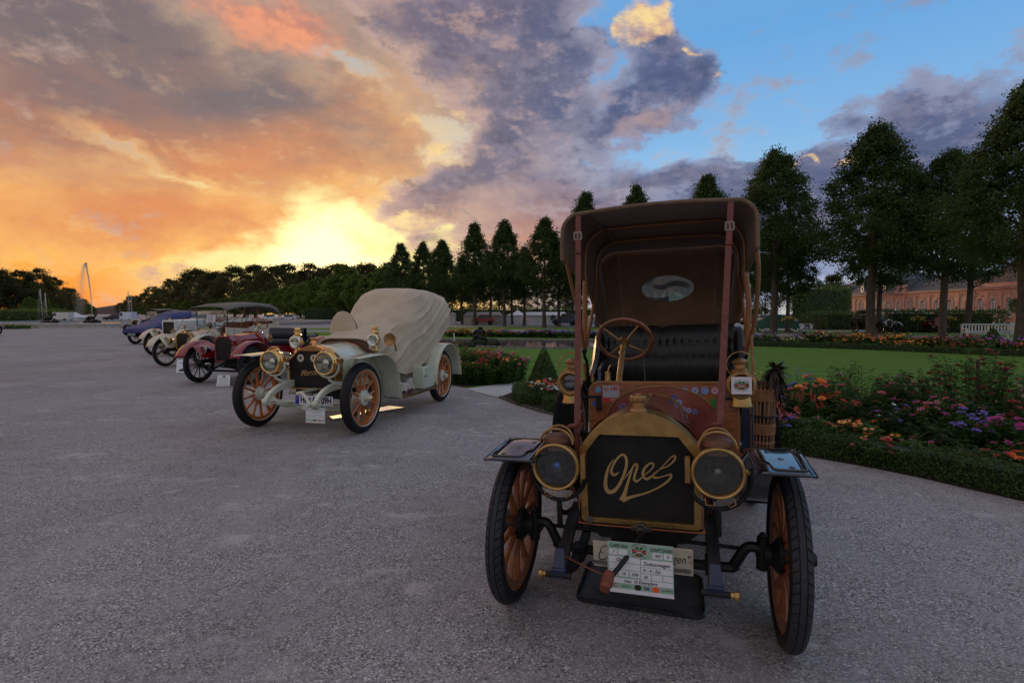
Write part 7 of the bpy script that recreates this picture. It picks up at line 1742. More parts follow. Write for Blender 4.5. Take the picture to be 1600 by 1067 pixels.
TENT = mat('white_tent_cloth', (0.62, 0.62, 0.64), 0.7, 0, var=0.06, vs=1.2); TENTD = mat('beige_tent_cloth', (0.38, 0.36, 0.33), 0.75, 0, var=0.1); DARKW = mat('dark_window', (0.03, 0.035, 0.045), 0.2)
def marquee(px0, px1, Y, ptop, pe, lab, mt=TENT, peak=True, gable=False, open_=False, group=None, wins=0):
    x0, x1 = px_at(px0, Y), px_at(px1, Y); w = x1 - x0; zt = 1.55 + (490 - ptop) / 850 * Y; ze = 1.55 + (490 - pe) / 850 * Y; dd = w if peak else 5
    t = thing('party_tent', lab, 'tent', ((x0 + x1) / 2, Y, 0), 0, group); h = w / 2
    m = MB()
    if peak: m.grid([[(-h, -dd / 2, ze), (h, -dd / 2, ze), (h, dd / 2, ze), (-h, dd / 2, ze)], [(-h * .35, -dd * .17, ze + (zt - ze) * .45), (h * .35, -dd * .17, ze + (zt - ze) * .45), (h * .35, dd * .17, ze + (zt - ze) * .45), (-h * .35, dd * .17, ze + (zt - ze) * .45)], [(-.02, -.02, zt), (.02, -.02, zt), (.02, .02, zt), (-.02, .02, zt)]], cv=True)
    else: m.grid([[(-h - .1, -dd / 2, ze), (-h * 0.86, 0, zt), (-h - .1, dd / 2, ze)], [(h + .1, -dd / 2, ze), (h * 0.86, 0, zt), (h + .1, dd / 2, ze)]]); m.add([(-h - .1, -dd / 2, ze), (-h * 0.86, 0, zt), (-h - .1, dd / 2, ze)], [(0, 1, 2)]); m.add([(h + .1, -dd / 2, ze), (h * 0.86, 0, zt), (h + .1, dd / 2, ze)], [(0, 1, 2)])
    m.box((0, -dd / 2 - 0.01, ze - 0.1), (w, 0.02, 0.22)); ob('tent_roof', m, mt, t)
    if not open_:
        n = max(2, int(w / 2.2))
        for i in range(n):
            m = MB(); m.box((-h + w * (i + 0.5) / n, -dd / 2, ze / 2 - 0.06), (w / n - 0.04, 0.04, ze - 0.12)); p_ = ob('wall_panel', m, mt, t)
            if wins and i in (1, 2):
                m = MB()
                for k in range(2): m.prism([[(a * 0.35, b) for a, b in ((-1, 0), (1, 0), (1, .6), (.6, .85), (0, .95), (-.6, .85), (-1, .6))]], 0.02, fr((-h + w * (i + 0.3 + 0.42 * k) / n, -dd / 2 - 0.022, ze * 0.38), (0, -1, 0), (1, 0, 0)))
                ob('tent_window', m, DARKW, p_, kind='stuff')
        m = MB(); m.box((-h, 0, ze / 2), (0.04, dd, ze)); ob('side_wall', m, TENTD, t); m = MB(); m.box((h, 0, ze / 2), (0.04, dd, ze)); ob('side_wall', m, TENTD, t)
        m = MB(); m.box((0, dd / 2, ze / 2), (w, 0.04, ze)); ob('back_wall', m, TENTD, t)
    else:
        for a in (-1, 1):
            for b in (-1, 1):
                m = MB(); m.tube([(a * h * .97, b * dd * .485, 0), (a * h * .97, b * dd * .485, ze)], 0.04, 6); ob('tent_pole', m, NKL, t)
    return t
marquee(105, 133, 118, 487, 495, 'small white peaked pavilion tent far beyond the basin left of the tall jet', open_=False)
marquee(727, 785, 82, 487, 492, 'beige marquee with low roof between the lime trunks behind the statue', TENTD, peak=False)
marquee(790, 828, 86, 484, 492, 'white peaked tent between two lime trunks, middle of the tents')
marquee(817, 886, 78, 487, 492, 'long white tent with small arched windows beside the blue parked car', peak=False, wins=1)
marquee(640, 660, 100, 486, 491, 'pale blue-white tent half hidden by the beige car cover', TENTD)
marquee(702, 712, 84, 487, 489, 'narrow white upright tent beside the rear of the beige cover')
marquee(505, 527, 125, 487, 491, 'small pale tent far away above the folded wheel bulge of the cover', TENTD)
marquee(486, 497, 118, 486, 488, 'narrow blue and white pavilion above the navy seat of the red car', mat('blue_tent', (0.10, 0.18, 0.34), 0.6))
marquee(1252, 1296, 92, 483, 489, 'low white sun canopy left of the hedge near the palace', open_=True)
marquee(1290, 1330, 96, 484, 489, 'second low white canopy just right of the first near the palace', open_=True)
marquee(922, 960, 84, 490, 495, 'low pale tent seen past the steering wheel through the car', TENTD, peak=False)
for px0, px1, pt, lab in ((1345, 1378, 484, 'white parasol behind the tallest lime trunk'), (1376, 1416, 482, 'widest white parasol before the palace windows above the black car'), (1412, 1450, 483, 'white parasol right of the black car before the palace')):
    Y = 92; x0, x1 = px_at(px0, Y), px_at(px1, Y); zt = 1.55 + (490 - pt) / 850 * Y; t = thing('parasol', lab, 'parasol', ((x0 + x1) / 2, Y, 0), 0.3); m = MB()
    m.lathe([(0, zt), ((x1 - x0) / 2, zt - 0.55), ((x1 - x0) / 2, zt - 0.7)], None, 8); ob('parasol_cloth', m, TENT, t); m = MB(); m.tube([(0, 0, 0), (0, 0, zt)], 0.03, 6); ob('pole', m, WOODB, t)

# distant modern cars: small but with wheels, glass and body
def modern_car(px, Y, L, col, lab, van=False, rz=0.0, h=1.45):
    t = thing('parked_car', lab, 'car', (px_at(px, Y), Y, 0), rz, None); pm = mat('carpaint_%d_%d_%d' % tuple(int(c * 100) for c in col), col, 0.2, 0, coat=0.5, var=0.05)
    prof = [(-L / 2, 0.35), (-L / 2, 0.75), (-L * .42, 0.9), (-L * .25, 0.95), (-L * .12, h), (L * .28, h), (L * .44, 1.0), (L / 2, 0.9), (L / 2, 0.35)] if not van else [(-L / 2, .35), (-L / 2, h * .6), (-L * .42, h), (L / 2, h), (L / 2, .35)]
    m = MB(); m.prism([prof], 1.7, fr((0, 0.85, 0), (0, -1, 0), (1, 0, 0))); b = ob('body', m, pm, t, bevel=0.08)
    m = MB(); m.prism([[(-L * .21, 0.97), (-L * .11, h - 0.07), (L * .27, h - 0.07), (L * .38, 1.0)]] if not van else [[(-L * .45, h * .62), (-L * .40, h - .15), (-L * .2, h - .15), (-L * .2, h * .62)]], 1.74, fr((0, 0.87, 0), (0, -1, 0), (1, 0, 0))); ob('side_windows', m, DARKW, b)
    for x in (-L * .31, L * .31):
        for y in (-0.8, 0.8): m = MB(); m.lathe([(0, -.1), (.32, -.1), (.32, .1), (.18, .1), (0.16, .08), (0, .08)], fr((x, y, .32), (0, -1 if y < 0 else 1, 0)), 14); ob('wheel', m, RUBBER, t)
    return t
modern_car(99, 112, 3.4, (0.55, 0.53, 0.48), 'cream van left of the small white pavilion tent', True, h=1.9)
modern_car(183, 125, 5.6, (0.03, 0.03, 0.03), 'dark low car far away between the jets and the white box trailer')
modern_car(201, 100, 2.2, (0.55, 0.6, 0.7), 'pale box trailer at the end of the basin rim', True, h=1.9)
modern_car(423, 112, 3.6, (0.6, 0.62, 0.66), 'white parked car seen right of the ivory car top')
modern_car(452, 116, 3.8, (0.5, 0.52, 0.58), 'silver parked car seen above the navy seat of the red car')
modern_car(755, 76, 3.2, (0.25, 0.02, 0.02), 'red parked car in front of the beige marquee')
modern_car(882, 72, 3.4, (0.02, 0.05, 0.13), 'blue parked car at the right end of the white windowed tent', h=1.6)
modern_car(1188, 88, 3.4, (0.35, 0.36, 0.38), 'silver parked car right beside the canvas hood under the trees')
modern_car(1172, 78, 2.6, (0.18, 0.02, 0.03), 'dark red parked car glimpsed behind the hood sticks')
modern_car(950, 80, 3.6, (0.04, 0.05, 0.06), 'dark parked car seen above the steering wheel')

# ================================================================== more old cars on the right and far left
veteran('black veteran car with dark blue hood parked before the hedge on the right', (px_at(1389, 42.5), 42.5), -6, t=0.66, Rw=0.42, tw=0.13, wb=2.8, paint=BLK, rimm=BLK, radx=0.26, radz=(0.5, 1.1), shell=NKL, cham=0.08, bon=0.9, lampm=BLK, lampr=0.13, lampx=0.45, lampz=0.85, tub=BLK, seats=((2.1, 0.86, 1.25),),
        top=((0.85, 1.80, 0.6, 0.1), (1.5, 1.9, 0.62, 0.1), (2.3, 1.92, 0.62, 0.15), (2.9, 1.85, 0.6, 0.4), (3.1, 1.6, 0.58, 0.3)), screen=(1.05, 1.2, 1.75, 0.52))
veteran('small red and black open veteran car seen from behind, right of the black car', (px_at(1428, 46.5) , 46.5), 174, t=0.6, Rw=0.36, tw=0.11, wb=2.1, paint=mat('dull_red_enamel', (0.13, 0.02, 0.02), 0.3, coat=0.3), rimm=BLK, radx=0.24, radz=(0.45, 0.95), shell=NKL, bon=0.8, lampm=BLK, tub=MATS['dull_red_enamel'], seats=((1.7, 0.75, 1.1),), sw=False, tubz=1.05)
gc = veteran('white veteran car almost hidden under the green tarpaulin between lime trunks', (px_at(1240, 46.0), 46.0), -70, t=0.64, Rw=0.38, tw=0.11, wb=2.5, paint=WHT, rimm=NKL, radx=0.25, radz=(0.5, 1.0), shell=NKL, bon=0.8, lampm=NKL, tub=WHT, seats=((1.9, 0.8, 1.2),), sw=False)
gt = thing('green_tarpaulin', 'bright bottle-green tarpaulin over a parked car between two lime trunks', 'tarpaulin', (px_at(1240, 46.0), 46.0, 0), R(70)); m = MB(); rows = []
for i in range(25):
    y = -0.3 + 3.4 * i / 24; zt = 0.75 + 0.75 * math.sin(math.pi * min(1, (i + 3) / 28)) ** 0.8; rows.append([(0.85 * math.copysign(abs(math.cos(a)) ** .6, math.cos(a)) , y, 0.35 + (zt - 0.35) * math.sin(a) ** .7 + 0.03 * math.sin(y * 9 + a * 6)) for a in [math.pi * j / 20 for j in range(21)]])
m.grid(rows); m.add(rows[0], [tuple(range(21))]); m.add(rows[-1], [tuple(range(21))]); ob('tarpaulin_cloth', m, GRN, gt)
veteran('small dark car cut by the left frame edge, facing the fountain', (px_at(-14, 38.5), 38.5), -108, t=0.55, Rw=0.38, tw=0.10, wb=2.2, paint=NAVY, rimm=CRM2, nsp=14, radx=0.25, radz=(0.45, 0.95), shell=BLK, bon=0.8, lampm=BLK, tub=BLK, seats=((1.7, 0.8, 1.1),), tubz=1.0)

# ================================================================== pool with stone edge and sculpture
pc = [(-6.5, 29.5), (-4.2, 27.4), (-1.4, 25.2), (0.6, 24.5), (2.6, 24.2), (5.2, 24.6), (7.6, 26.0), (8.2, 28.6), (6.0, 31.0), (3.0, 31.6), (-1.0, 31.9), (-5.0, 32)]
pcs = c2(pc + [pc[0]], 5)[:-1]
pl_ = thing('garden_pool', 'dark oval garden pool with rough stone edge in the lawn behind the pale green car', 'pool', (0, 0, 0))
m = MB(); m.prism([pcs], 0.008, Matrix.Translation((0, 0, 0.012))); ob('pool_water', m, WATER, pl_)
rs_ = random.Random(9); ST = [None] * 4
for k in range(4):
    q = MB(); q.ball((0, 0, 0.03), 0.13, 8, 5, (1.3 + 0.2 * k, 0.8, 0.55)); q.v = [(a + rs_.uniform(-.015, .015), b + rs_.uniform(-.015, .015), c + rs_.uniform(-.012, .012)) for a, b, c in q.v]; ST[k] = mesh_of('edge_stone', q, angle=25)
RUB = mat('rough_grey_stone', (0.15, 0.135, 0.125), 0.9, 0, var=0.35, vs=5, bump=0.5, bs=30, bd=0.01)
P = spl([(a, b, 0) for a, b in pc + [pc[0]]], 60); acc = 0
for i in range(1, len(P)):
    acc += (P[i] - P[i - 1]).length
    if acc > 0.27:
        acc = 0; d_ = P[i] - P[i - 1]; o = ob('edge_stone', ST[rs_.randrange(4)], RUB, pl_, (P[i].x, P[i].y, 0), (rs_.uniform(-.1, .1), 0, math.atan2(d_.y, d_.x) + rs_.uniform(-.3, .3)))
stt = thing('garden_statue', 'dark weathered statue of a crouching figure on a mossy mound by the pool', 'statue', (px_at(749, 25.8), 25.8, 0))
m = MB(); rr = random.Random(2)
for k in range(16): m.ball((rr.uniform(-0.75, 0.75), rr.uniform(-0.5, 0.5), 0.05 + rr.uniform(0, 0.12)), rr.uniform(0.18, 0.34), 10, 6, (1.2, 1, 0.8))
ob('mossy_mound', m, mat('moss', (0.018, 0.026, 0.010), 0.95, var=0.5, vs=8, bump=0.8, bs=18, bd=0.03), stt, kind='stuff')
me = bpy.data.meshes.new('figure'); js = [((0, 0, 0.42), 0.13), ((0, -0.02, 0.58), 0.11), ((0.03, -0.05, 0.74), 0.13), ((0.05, -0.07, 0.84), 0.06), ((0.06, -0.09, 0.95), 0.095), ((-0.16, -0.1, 0.78), 0.06), ((-0.30, -0.16, 0.62), 0.045), ((-0.24, -0.24, 0.48), 0.035), ((0.2, -0.02, 0.76), 0.06), ((0.34, 0, 0.60), 0.045), ((0.36, -0.12, 0.45), 0.035), ((-0.12, -0.14, 0.46), 0.09), ((-0.22, -0.30, 0.52), 0.07), ((-0.26, -0.24, 0.26), 0.05), ((0.14, -0.12, 0.42), 0.09), ((0.32, -0.24, 0.40), 0.07), ((0.42, -0.18, 0.20), 0.05)]
me.from_pydata([j[0] for j in js], [(0, 1), (1, 2), (2, 3), (3, 4), (2, 5), (5, 6), (6, 7), (2, 8), (8, 9), (9, 10), (0, 11), (11, 12), (12, 13), (0, 14), (14, 15), (15, 16)], [])
fg = ob('crouching_figure', me, BRZ, stt); sk = fg.modifiers.new('skin', 'SKIN'); fg.modifiers.new('sub', 'SUBSURF').levels = 1
for v, j in zip(me.skin_vertices[0].data, js): v.radius = (j[1], j[1])
me.skin_vertices[0].data[0].use_root = True

# ================================================================== benches
def bench(x, y, rz, lab, w=2.9):
    b = thing('white_bench', lab, 'bench', (x, y, 0), rz, 'white garden benches'); WP = mat('bench_white_paint', (0.42, 0.46, 0.44), 0.5, var=0.06)
    for i in range(3): m = MB(); m.box((0, -0.18 + 0.16 * i, 0.45), (w, 0.13, 0.03)); ob('seat_slat', m, WP, b)
    n = 17
    for i in range(n): m = MB(); m.box((-w / 2 + w * (i + 0.5) / n, 0.27, 0.72), (0.07, 0.025, 0.42)); ob('back_slat', m, WP, b)
    for z in (0.52, 0.95): m = MB(); m.box((0, 0.27, z), (w, 0.05, 0.07)); ob('back_rail', m, WP, b)
    for x_ in (-w / 2 + 0.04, 0, w / 2 - 0.04):
        for y_, h in ((-0.22, 0.66 if x_ else 0.44), (0.28, 0.98)): m = MB(); m.box((x_, y_, h / 2), (0.08, 0.07, h)); ob('leg', m, WP, b)
    for x_ in (-w / 2 + 0.04, w / 2 - 0.04): m = MB(); m.box((x_, 0.02, 0.68), (0.09, 0.6, 0.04)); ob('armrest', m, WP, b)
    return b
bench(px_at(1550, 31.5), 31.5, R(-8), 'white slatted garden bench left of the big right-hand lime trunk', 2.9)
bench(px_at(1622, 30.5), 30.5, R(-8), 'white slatted garden bench right of the big lime trunk, cut by the frame', 2.6)
bt = thing('potted_standard_tree', 'ball-headed dark laurel tree in a white tub before the palace at the right edge', 'potted tree', (px_at(1588, 44), 44, 0))
me = crown_mesh('ball', 77, 2.6, 1.7, 0.55, 60, 40, 0.08, 0.5, 0.5, 0.25, 0.6, 0.5); ob('crown', me, BOX, bt); m = MB(); m.tube([(0, 0, 0.5), (0, 0, 2)], 0.05, 8); ob('trunk', m, BARK, bt); m = MB(); m.box((0, 0, 0.35), (0.8, 0.8, 0.7)); ob('tub', m, mat('white_tub', (0.5, 0.52, 0.5), 0.6), bt, bevel=0.02)

# ================================================================== palace of red sandstone
SAND = mat('red_sandstone', (0.42, 0.20, 0.165), 0.85, 0, col2=(0.54, 0.29, 0.235), vs=0.5, bump=0.3, bs=6, bd=0.02, dirt=((0.15, 0.07, 0.05), 0.9, 0.5))
PLAS = mat('ochre_plaster', (0.42, 0.32, 0.24), 0.9, 0, col2=(0.50, 0.38, 0.28), vs=0.4, bump=0.2, bs=8, bd=0.01)
SLATE = mat('slate_roof', (0.035, 0.042, 0.055), 0.55, 0, col2=(0.055, 0.062, 0.075), vs=2.5, bump=0.3, bs=5, bd=0.02)
SLATB = mat('brown_slate_roof', (0.055, 0.038, 0.035), 0.6, 0, col2=(0.075, 0.055, 0.05), vs=2.5, bump=0.3, bs=5, bd=0.02)
GUT = mat('blue_grey_lead', (0.13, 0.14, 0.19), 0.6, 0.2); WFR = mat('window_white', (0.78, 0.78, 0.78), 0.5); PANE = mat('palace_pane', (0.02, 0.025, 0.035), 0.06, 0, var=0.3, spec=0.8)
PX0, PY0 = 90 + 0.058 * 84, 84.0
pal = thing('palace_wing', 'long red sandstone palace wing with arched white windows and slate roof at right', 'palace', (PX0, PY0, 0), math.atan2(0.998, 0.058))
LP = 84.0
Mf = fr((0, 0, 0), (0, 1, 0), (1, 0, 0))      # local x->u, local y-> ? checked below
Mf = Matrix(((1, 0, 0, 0), (0, 0, 1, 0), (0, 1, 0, 0), (0, 0, 0, 1)))   # (u, z, out)
wu = []
for px in (1326, 1343, 1386, 1403, 1419, 1440, 1462, 1482, 1511, 1530, 1550, 1576, 1600):
    k = (px - 800) / 850; Y = 90 / (k - 0.058); wu.append((Y - PY0, 0.0 if px not in (1600,) else -0.5))
wu = sorted(wu); wu = [(u, z) for u, z in wu] + []
extra = [(u, 0.0) for u in (8.0, 12.0, 16.0)]
def archpts(c, w, z0, z1, n=8): 
    r = w / 2; return [(c - r, z0), (c + r, z0), (c + r, z1 - r)] + [(c + r * math.cos(math.pi * i / n), z1 - r + r * math.sin(math.pi * i / n)) for i in range(1, n)] + [(c - r, z1 - r)]
allw = [(u, z) for u, z in wu if u > 17.5] + extra
WW = 1.55
holes = [archpts(u, WW, 0.9 + z * 1.0, 4.8) for u, z in allw]
m = MB(); m.prism([[(0, 0), (LP, 0), (LP, 6.4), (0, 6.4)]] + holes, 0.5, Mf @ Matrix.Translation((0, 0, -0.5))); wall = ob('wall', m, PLAS, pal)
m = MB(); m.box((LP / 2, -6.5, 3.2), (LP - 0.4, 12, 6.3)); ob('building_core', m, PLAS, pal)
m = MB(); m.box((LP / 2, 0.06, 0.45), (LP, 0.13, 0.9)); m.box((LP / 2, 0.10, 6.05), (LP, 0.22, 0.5)); m.box((LP / 2, 0.16, 5.45), (LP, 0.10, 0.18)); ob('string_course', m, SAND, wall)
m = MB(); m.box((LP / 2, 0.22, 6.50), (LP + 0.6, 0.75, 0.22)); m.box((LP / 2, 0.30, 6.72), (LP + 0.8, 0.95, 0.14)); ob('cornice', m, SAND, wall)
m = MB(); m.box((LP / 2, 0.52, 6.86), (LP + 0.8, 0.62, 0.12)); ob('gutter', m, GUT, wall)
for u, z in allw:
    ou = archpts(u, WW + 0.9, 0.9 + z, 5.25); inn = archpts(u, WW, 0.9 + z, 4.8)
    m = MB(); m.prism([ou, inn], 0.14, Mf); f = ob('window_surround', m, SAND, pal)
    m = MB(); ib = archpts(u, WW - 0.02, 0.9 + z, 4.79); ic = archpts(u, WW - 0.26, 1.03 + z, 4.66); m.prism([ib, ic], 0.12, Mf @ Matrix.Translation((0, 0, -0.30)))
    wn = ob('window', m, WFR, pal)
    m = MB(); m.prism([archpts(u, WW - 0.1, 0.95 + z, 4.74)], 0.02, Mf @ Matrix.Translation((0, 0, -0.34))); ob('pane', m, PANE, wn)
    m = MB()
    for du, w_ in ((-0.36, 0.08), (0, 0.15), (0.36, 0.08)): m.box((u + du, -0.26, 2.45), (w_, 0.05, 3.1))
    for zz in (1.5, 2.1, 2.7, 3.3, 3.95): m.box((u, -0.265, zz), (WW - 0.2, 0.04, 0.05 if zz < 3.9 else 0.12))
    for a in (35, 62, 90, 118, 145): m.box((u + 0.33 * math.cos(R(a)), -0.262, 4.02 + 0.33 * math.sin(R(a))), (0.62, 0.04, 0.045), rot=(0, -R(a), 0))
    ob('glazing_bars', m, WFR, wn, kind='stuff')
    m = MB(); m.prism([[(u - 0.2, 4.78), (u + 0.2, 4.78), (u + 0.28, 5.3), (u - 0.28, 5.3)]], 0.2, Mf); ob('keystone', m, SAND, f)
us = sorted(u for u, z in allw); pil = [u for u in [(a + b) / 2 for a, b in zip(us[:-1], us[1:])]]
for k, u in enumerate(pil + [0.6, LP - 0.6]):
    w_ = 0.9 if k % 3 == 2 or k >= len(pil) else 0.55
    m = MB(); m.box((u, 0.1, 3.1), (w_, 0.24, 5.6)); m.box((u, 0.13, 5.75), (w_ + 0.2, 0.32, 0.25)); m.box((u, 0.13, 0.5), (w_ + 0.16, 0.34, 0.9)); ob('pilaster', m, SAND, pal)
    if k % 3 == 1:
        m = MB(); m.box((u, 0.35, 3.0), (0.05, 0.3, 0.05)); m.lathe([(0, 2.55), (0.13, 2.6), (0.18, 3.0), (0.06, 3.15), (0, 3.15)], Matrix.Translation((u, 0.5, 0)), 6); ob('wall_lantern', m, IRON, pal)
for u in (30.5, 49.3):
    m = MB(); m.tube([(u, 0.35, 0), (u, 0.35, 5.2), (u, 0.55, 6.6)], 0.07, 8); ob('drain_pipe', m, mat('pale_pipe', (0.35, 0.33, 0.32), 0.6), pal)
# roofs: tall brown slate over the near part, lower blue slate, pavilion at the far end
def roof(u0, u1, zb, zr, mt, hip0=0, hip1=0, d=11.5, y0=0.3, mans=None):
    m = MB()
    if mans: 
        a = mans
        m.grid([[(u0, y0, zb), (u1, y0, zb), (u1, y0 - d, zb), (u0, y0 - d, zb)], [(u0 + a, y0 - a, zb + mans * 1.5), (u1 - a, y0 - a, zb + mans * 1.5), (u1 - a, y0 - d + a, zb + mans * 1.5), (u0 + a, y0 - d + a, zb + mans * 1.5)], [((u0 + u1) / 2 - .5, y0 - d / 2, zr), ((u0 + u1) / 2 + .5, y0 - d / 2, zr), ((u0 + u1) / 2 + .5, y0 - d / 2 - .1, zr), ((u0 + u1) / 2 - .5, y0 - d / 2 - .1, zr)]], cv=True)
    else:
        m.grid([[(u0, y0, zb), (u0 + hip0, y0 - d / 2, zr), (u0, y0 - d, zb)], [(u1, y0, zb), (u1 - hip1, y0 - d / 2, zr), (u1, y0 - d, zb)]]); m.add([(u0, y0, zb), (u0 + hip0, y0 - d / 2, zr), (u0, y0 - d, zb)], [(0, 1, 2)]); m.add([(u1, y0, zb), (u1 - hip1, y0 - d / 2, zr), (u1, y0 - d, zb)], [(0, 1, 2)])
    o = ob('roof', mesh_of('roof', m, smooth=False), mt, pal)
    if not mans:
        # slate courses
        for i in range(1, 14):
            t_ = i / 14; q = MB(); y_ = y0 - d / 2 * t_; z_ = zb + (zr - zb) * t_; q.box(((u0 + u1) / 2 + (hip0 - hip1) * t_ / 2, y_ + 0.03, z_ + 0.02), (u1 - u0 - (hip0 + hip1) * t_, 0.10, 0.03)); ob('slate_course', q, mt, o)
    return o
m = MB(); m.box((14, -0.1, 7.3), (30, 0.5, 1.0)); ob('attic_wall', m, SAND, pal)
roof(-4, 29, 7.8, 13.2, SLATB, 0, 3.5); roof(28.6, 58, 6.9, 10.6, SLATE, 0, 4.0); 
m = MB(); m.box((67, -0.2, 7.2), (LP - 52, 0.6, 0.5)); ob('attic_wall', m, SAND, pal)
roof(52.5, LP + 0.6, 7.0, 14.4, SLATE, mans=2.3, d=15)
for u in (60.5, 70.5, 78):
    m = MB(); m.prism([[(u - 0.9, 7.2), (u + 0.9, 7.2), (u + 0.9, 9.0)] + [(u + 0.9 * math.cos(math.pi * i / 8), 9.0 + 0.75 * math.sin(math.pi * i / 8)) for i in range(1, 8)] + [(u - 0.9, 9.0)]], 2.2, Mf @ Matrix.Translation((0, 0, -2.35))); dm = ob('dormer', m, SLATE, pal)
    el = lambda a, b: [(u + a * math.cos(2 * math.pi * i / 20), 8.5 + b * math.sin(2 * math.pi * i / 20)) for i in range(20)]
    m = MB(); m.prism([el(0.62, 0.85), el(0.42, 0.62)], 0.12, Mf @ Matrix.Translation((0, 0, -0.2))); ob('oval_frame', m, WFR, dm); m = MB(); m.prism([el(0.44, 0.64)], 0.04, Mf @ Matrix.Translation((0, 0, -0.18))); ob('pane', m, PANE, dm)
for u in (28.8, 51.8, 54.5, 65.5):
    m = MB(); m.box((u, 0.1, 7.1), (0.9, 0.9, 0.7)); m.lathe([(0, 7.4), (0.3, 7.45), (0.2, 7.7), (0.5, 8.1), (0.55, 8.4), (0.3, 8.7), (0.15, 8.75), (0.2, 8.95), (0, 9.1)], Matrix.Translation((u, 0.1, 0)), 12); ob('roof_urn', m, SAND, pal)

# ================================================================== flower beds
GR1 = leafmat('herb_leaves', (0.035, 0.085, 0.014), (0.09, 0.18, 0.03), 0.35); GR2 = leafmat('dark_herb_leaves', (0.018, 0.048, 0.016), (0.048, 0.095, 0.026), 0.3); GR3 = leafmat('pale_herb_leaves', (0.04, 0.08, 0.015), (0.10, 0.16, 0.03), 0.4)
GR4 = leafmat('purple_leaves', (0.022, 0.010, 0.014), (0.05, 0.022, 0.025), 0.3)
STEM = mat('green_stem', (0.03, 0.06, 0.012), 0.7)
def petal(n, c, v=0.2): return mat('petal_' + n, c, 0.6, 0, var=v, vs=60, sheen=0.2)
PT = dict(orange=petal('orange', (0.85, 0.20, 0.015)), gold=petal('gold', (0.80, 0.34, 0.02)), red=petal('red', (0.45, 0.02, 0.02)), dark=petal('dark_red', (0.32, 0.008, 0.018)), pink=petal('pink', (0.60, 0.16, 0.26)), mag=petal('magenta', (0.42, 0.03, 0.22)), violet=petal('violet', (0.20, 0.12, 0.62)),
          white=petal('white', (0.60, 0.60, 0.60), 0.05), pale=petal('pale_pink', (0.55, 0.34, 0.34)), yellow=petal('yellow', (0.60, 0.50, 0.10)), scarlet=petal('scarlet', (0.60, 0.035, 0.015)), brown=petal('brown', (0.03, 0.012, 0.008)), lime=petal('lime', (0.45, 0.55, 0.10)), salmon=petal('salmon', (0.6, 0.12, 0.08)))
def fm(kind, r, seed=0):
    rr = random.Random(seed); mb = MB()
    def pet(a, L, w, tilt, off=0.0, tipz=0.0):
        ca, sa = math.cos(a), math.sin(a); ct = math.cos(tilt); st = math.sin(tilt)
        P = lambda u, s: Vector(((off + u * ct) * ca - s * sa, (off + u * ct) * sa + s * ca, u * st + tipz * u * u))
        mb.add([P(0, -w * .25), P(L * .6, -w * .5), P(L, -w * .12), P(L, w * .12), P(L * .6, w * .5), P(0, w * .25)], [(0, 1, 4, 5), (1, 2, 3, 4)])
    if kind == 'daisy':
        for k in range(11): pet(2 * math.pi * k / 11 + rr.uniform(-.1, .1), r, r * .55, rr.uniform(-.05, .2), r * .12)
    elif kind == 'zinnia':
        for lay in range(4):
            for k in range(12 - 2 * lay): pet(2 * math.pi * k / (12 - 2 * lay) + lay * .3, r * (1 - .2 * lay), r * .42, .1 + lay * .28, r * .08, 0)
    elif kind == 'rose':
        for lay in range(5):
            for k in range(6): pet(2 * math.pi * k / 6 + lay * .55, r * (.95 - .14 * lay), r * .8, .15 + lay * .30, r * .05, .25)
    elif kind == 'puff':
        for k in range(26): 
            a = rr.uniform(0, 6.28); q = r * rr.random() ** .5; mb.ball((q * math.cos(a), q * math.sin(a), rr.uniform(-.1, .15) * r + (r - q) * .35), r * .17, 5, 3)
    elif kind == 'star':
        for k in range(18): pet(rr.uniform(0, 6.28), r * rr.uniform(.6, 1.1), r * .26, rr.uniform(-.5, .8), 0, -.5)
    elif kind == 'spike':
        for k in range(34):
            z = r * 4 * k / 34; a = k * 2.4; q = r * .42 * (1 - .6 * k / 34); mb.ball((q * math.cos(a), q * math.sin(a), z), r * .2, 5, 3)
    elif kind == 'dot': mb.ball((0, 0, 0), r * .7, 6, 4, (1, 1, .55))
    return mesh_of('bloom_' + kind, mb, smooth=False, fix=False)
FM = {k: [fm(k, 1.0, s) for s in range(2)] for k in ('daisy', 'zinnia', 'rose', 'puff', 'star', 'spike', 'dot')}
MCACHE = {}
def bloom_mesh(kind, col, i):
    key = (kind, col, i % 2)
    if key not in MCACHE: me = FM[kind][i % 2].copy(); me.materials.append(PT[col]); MCACHE[key] = me
    return MCACHE[key]
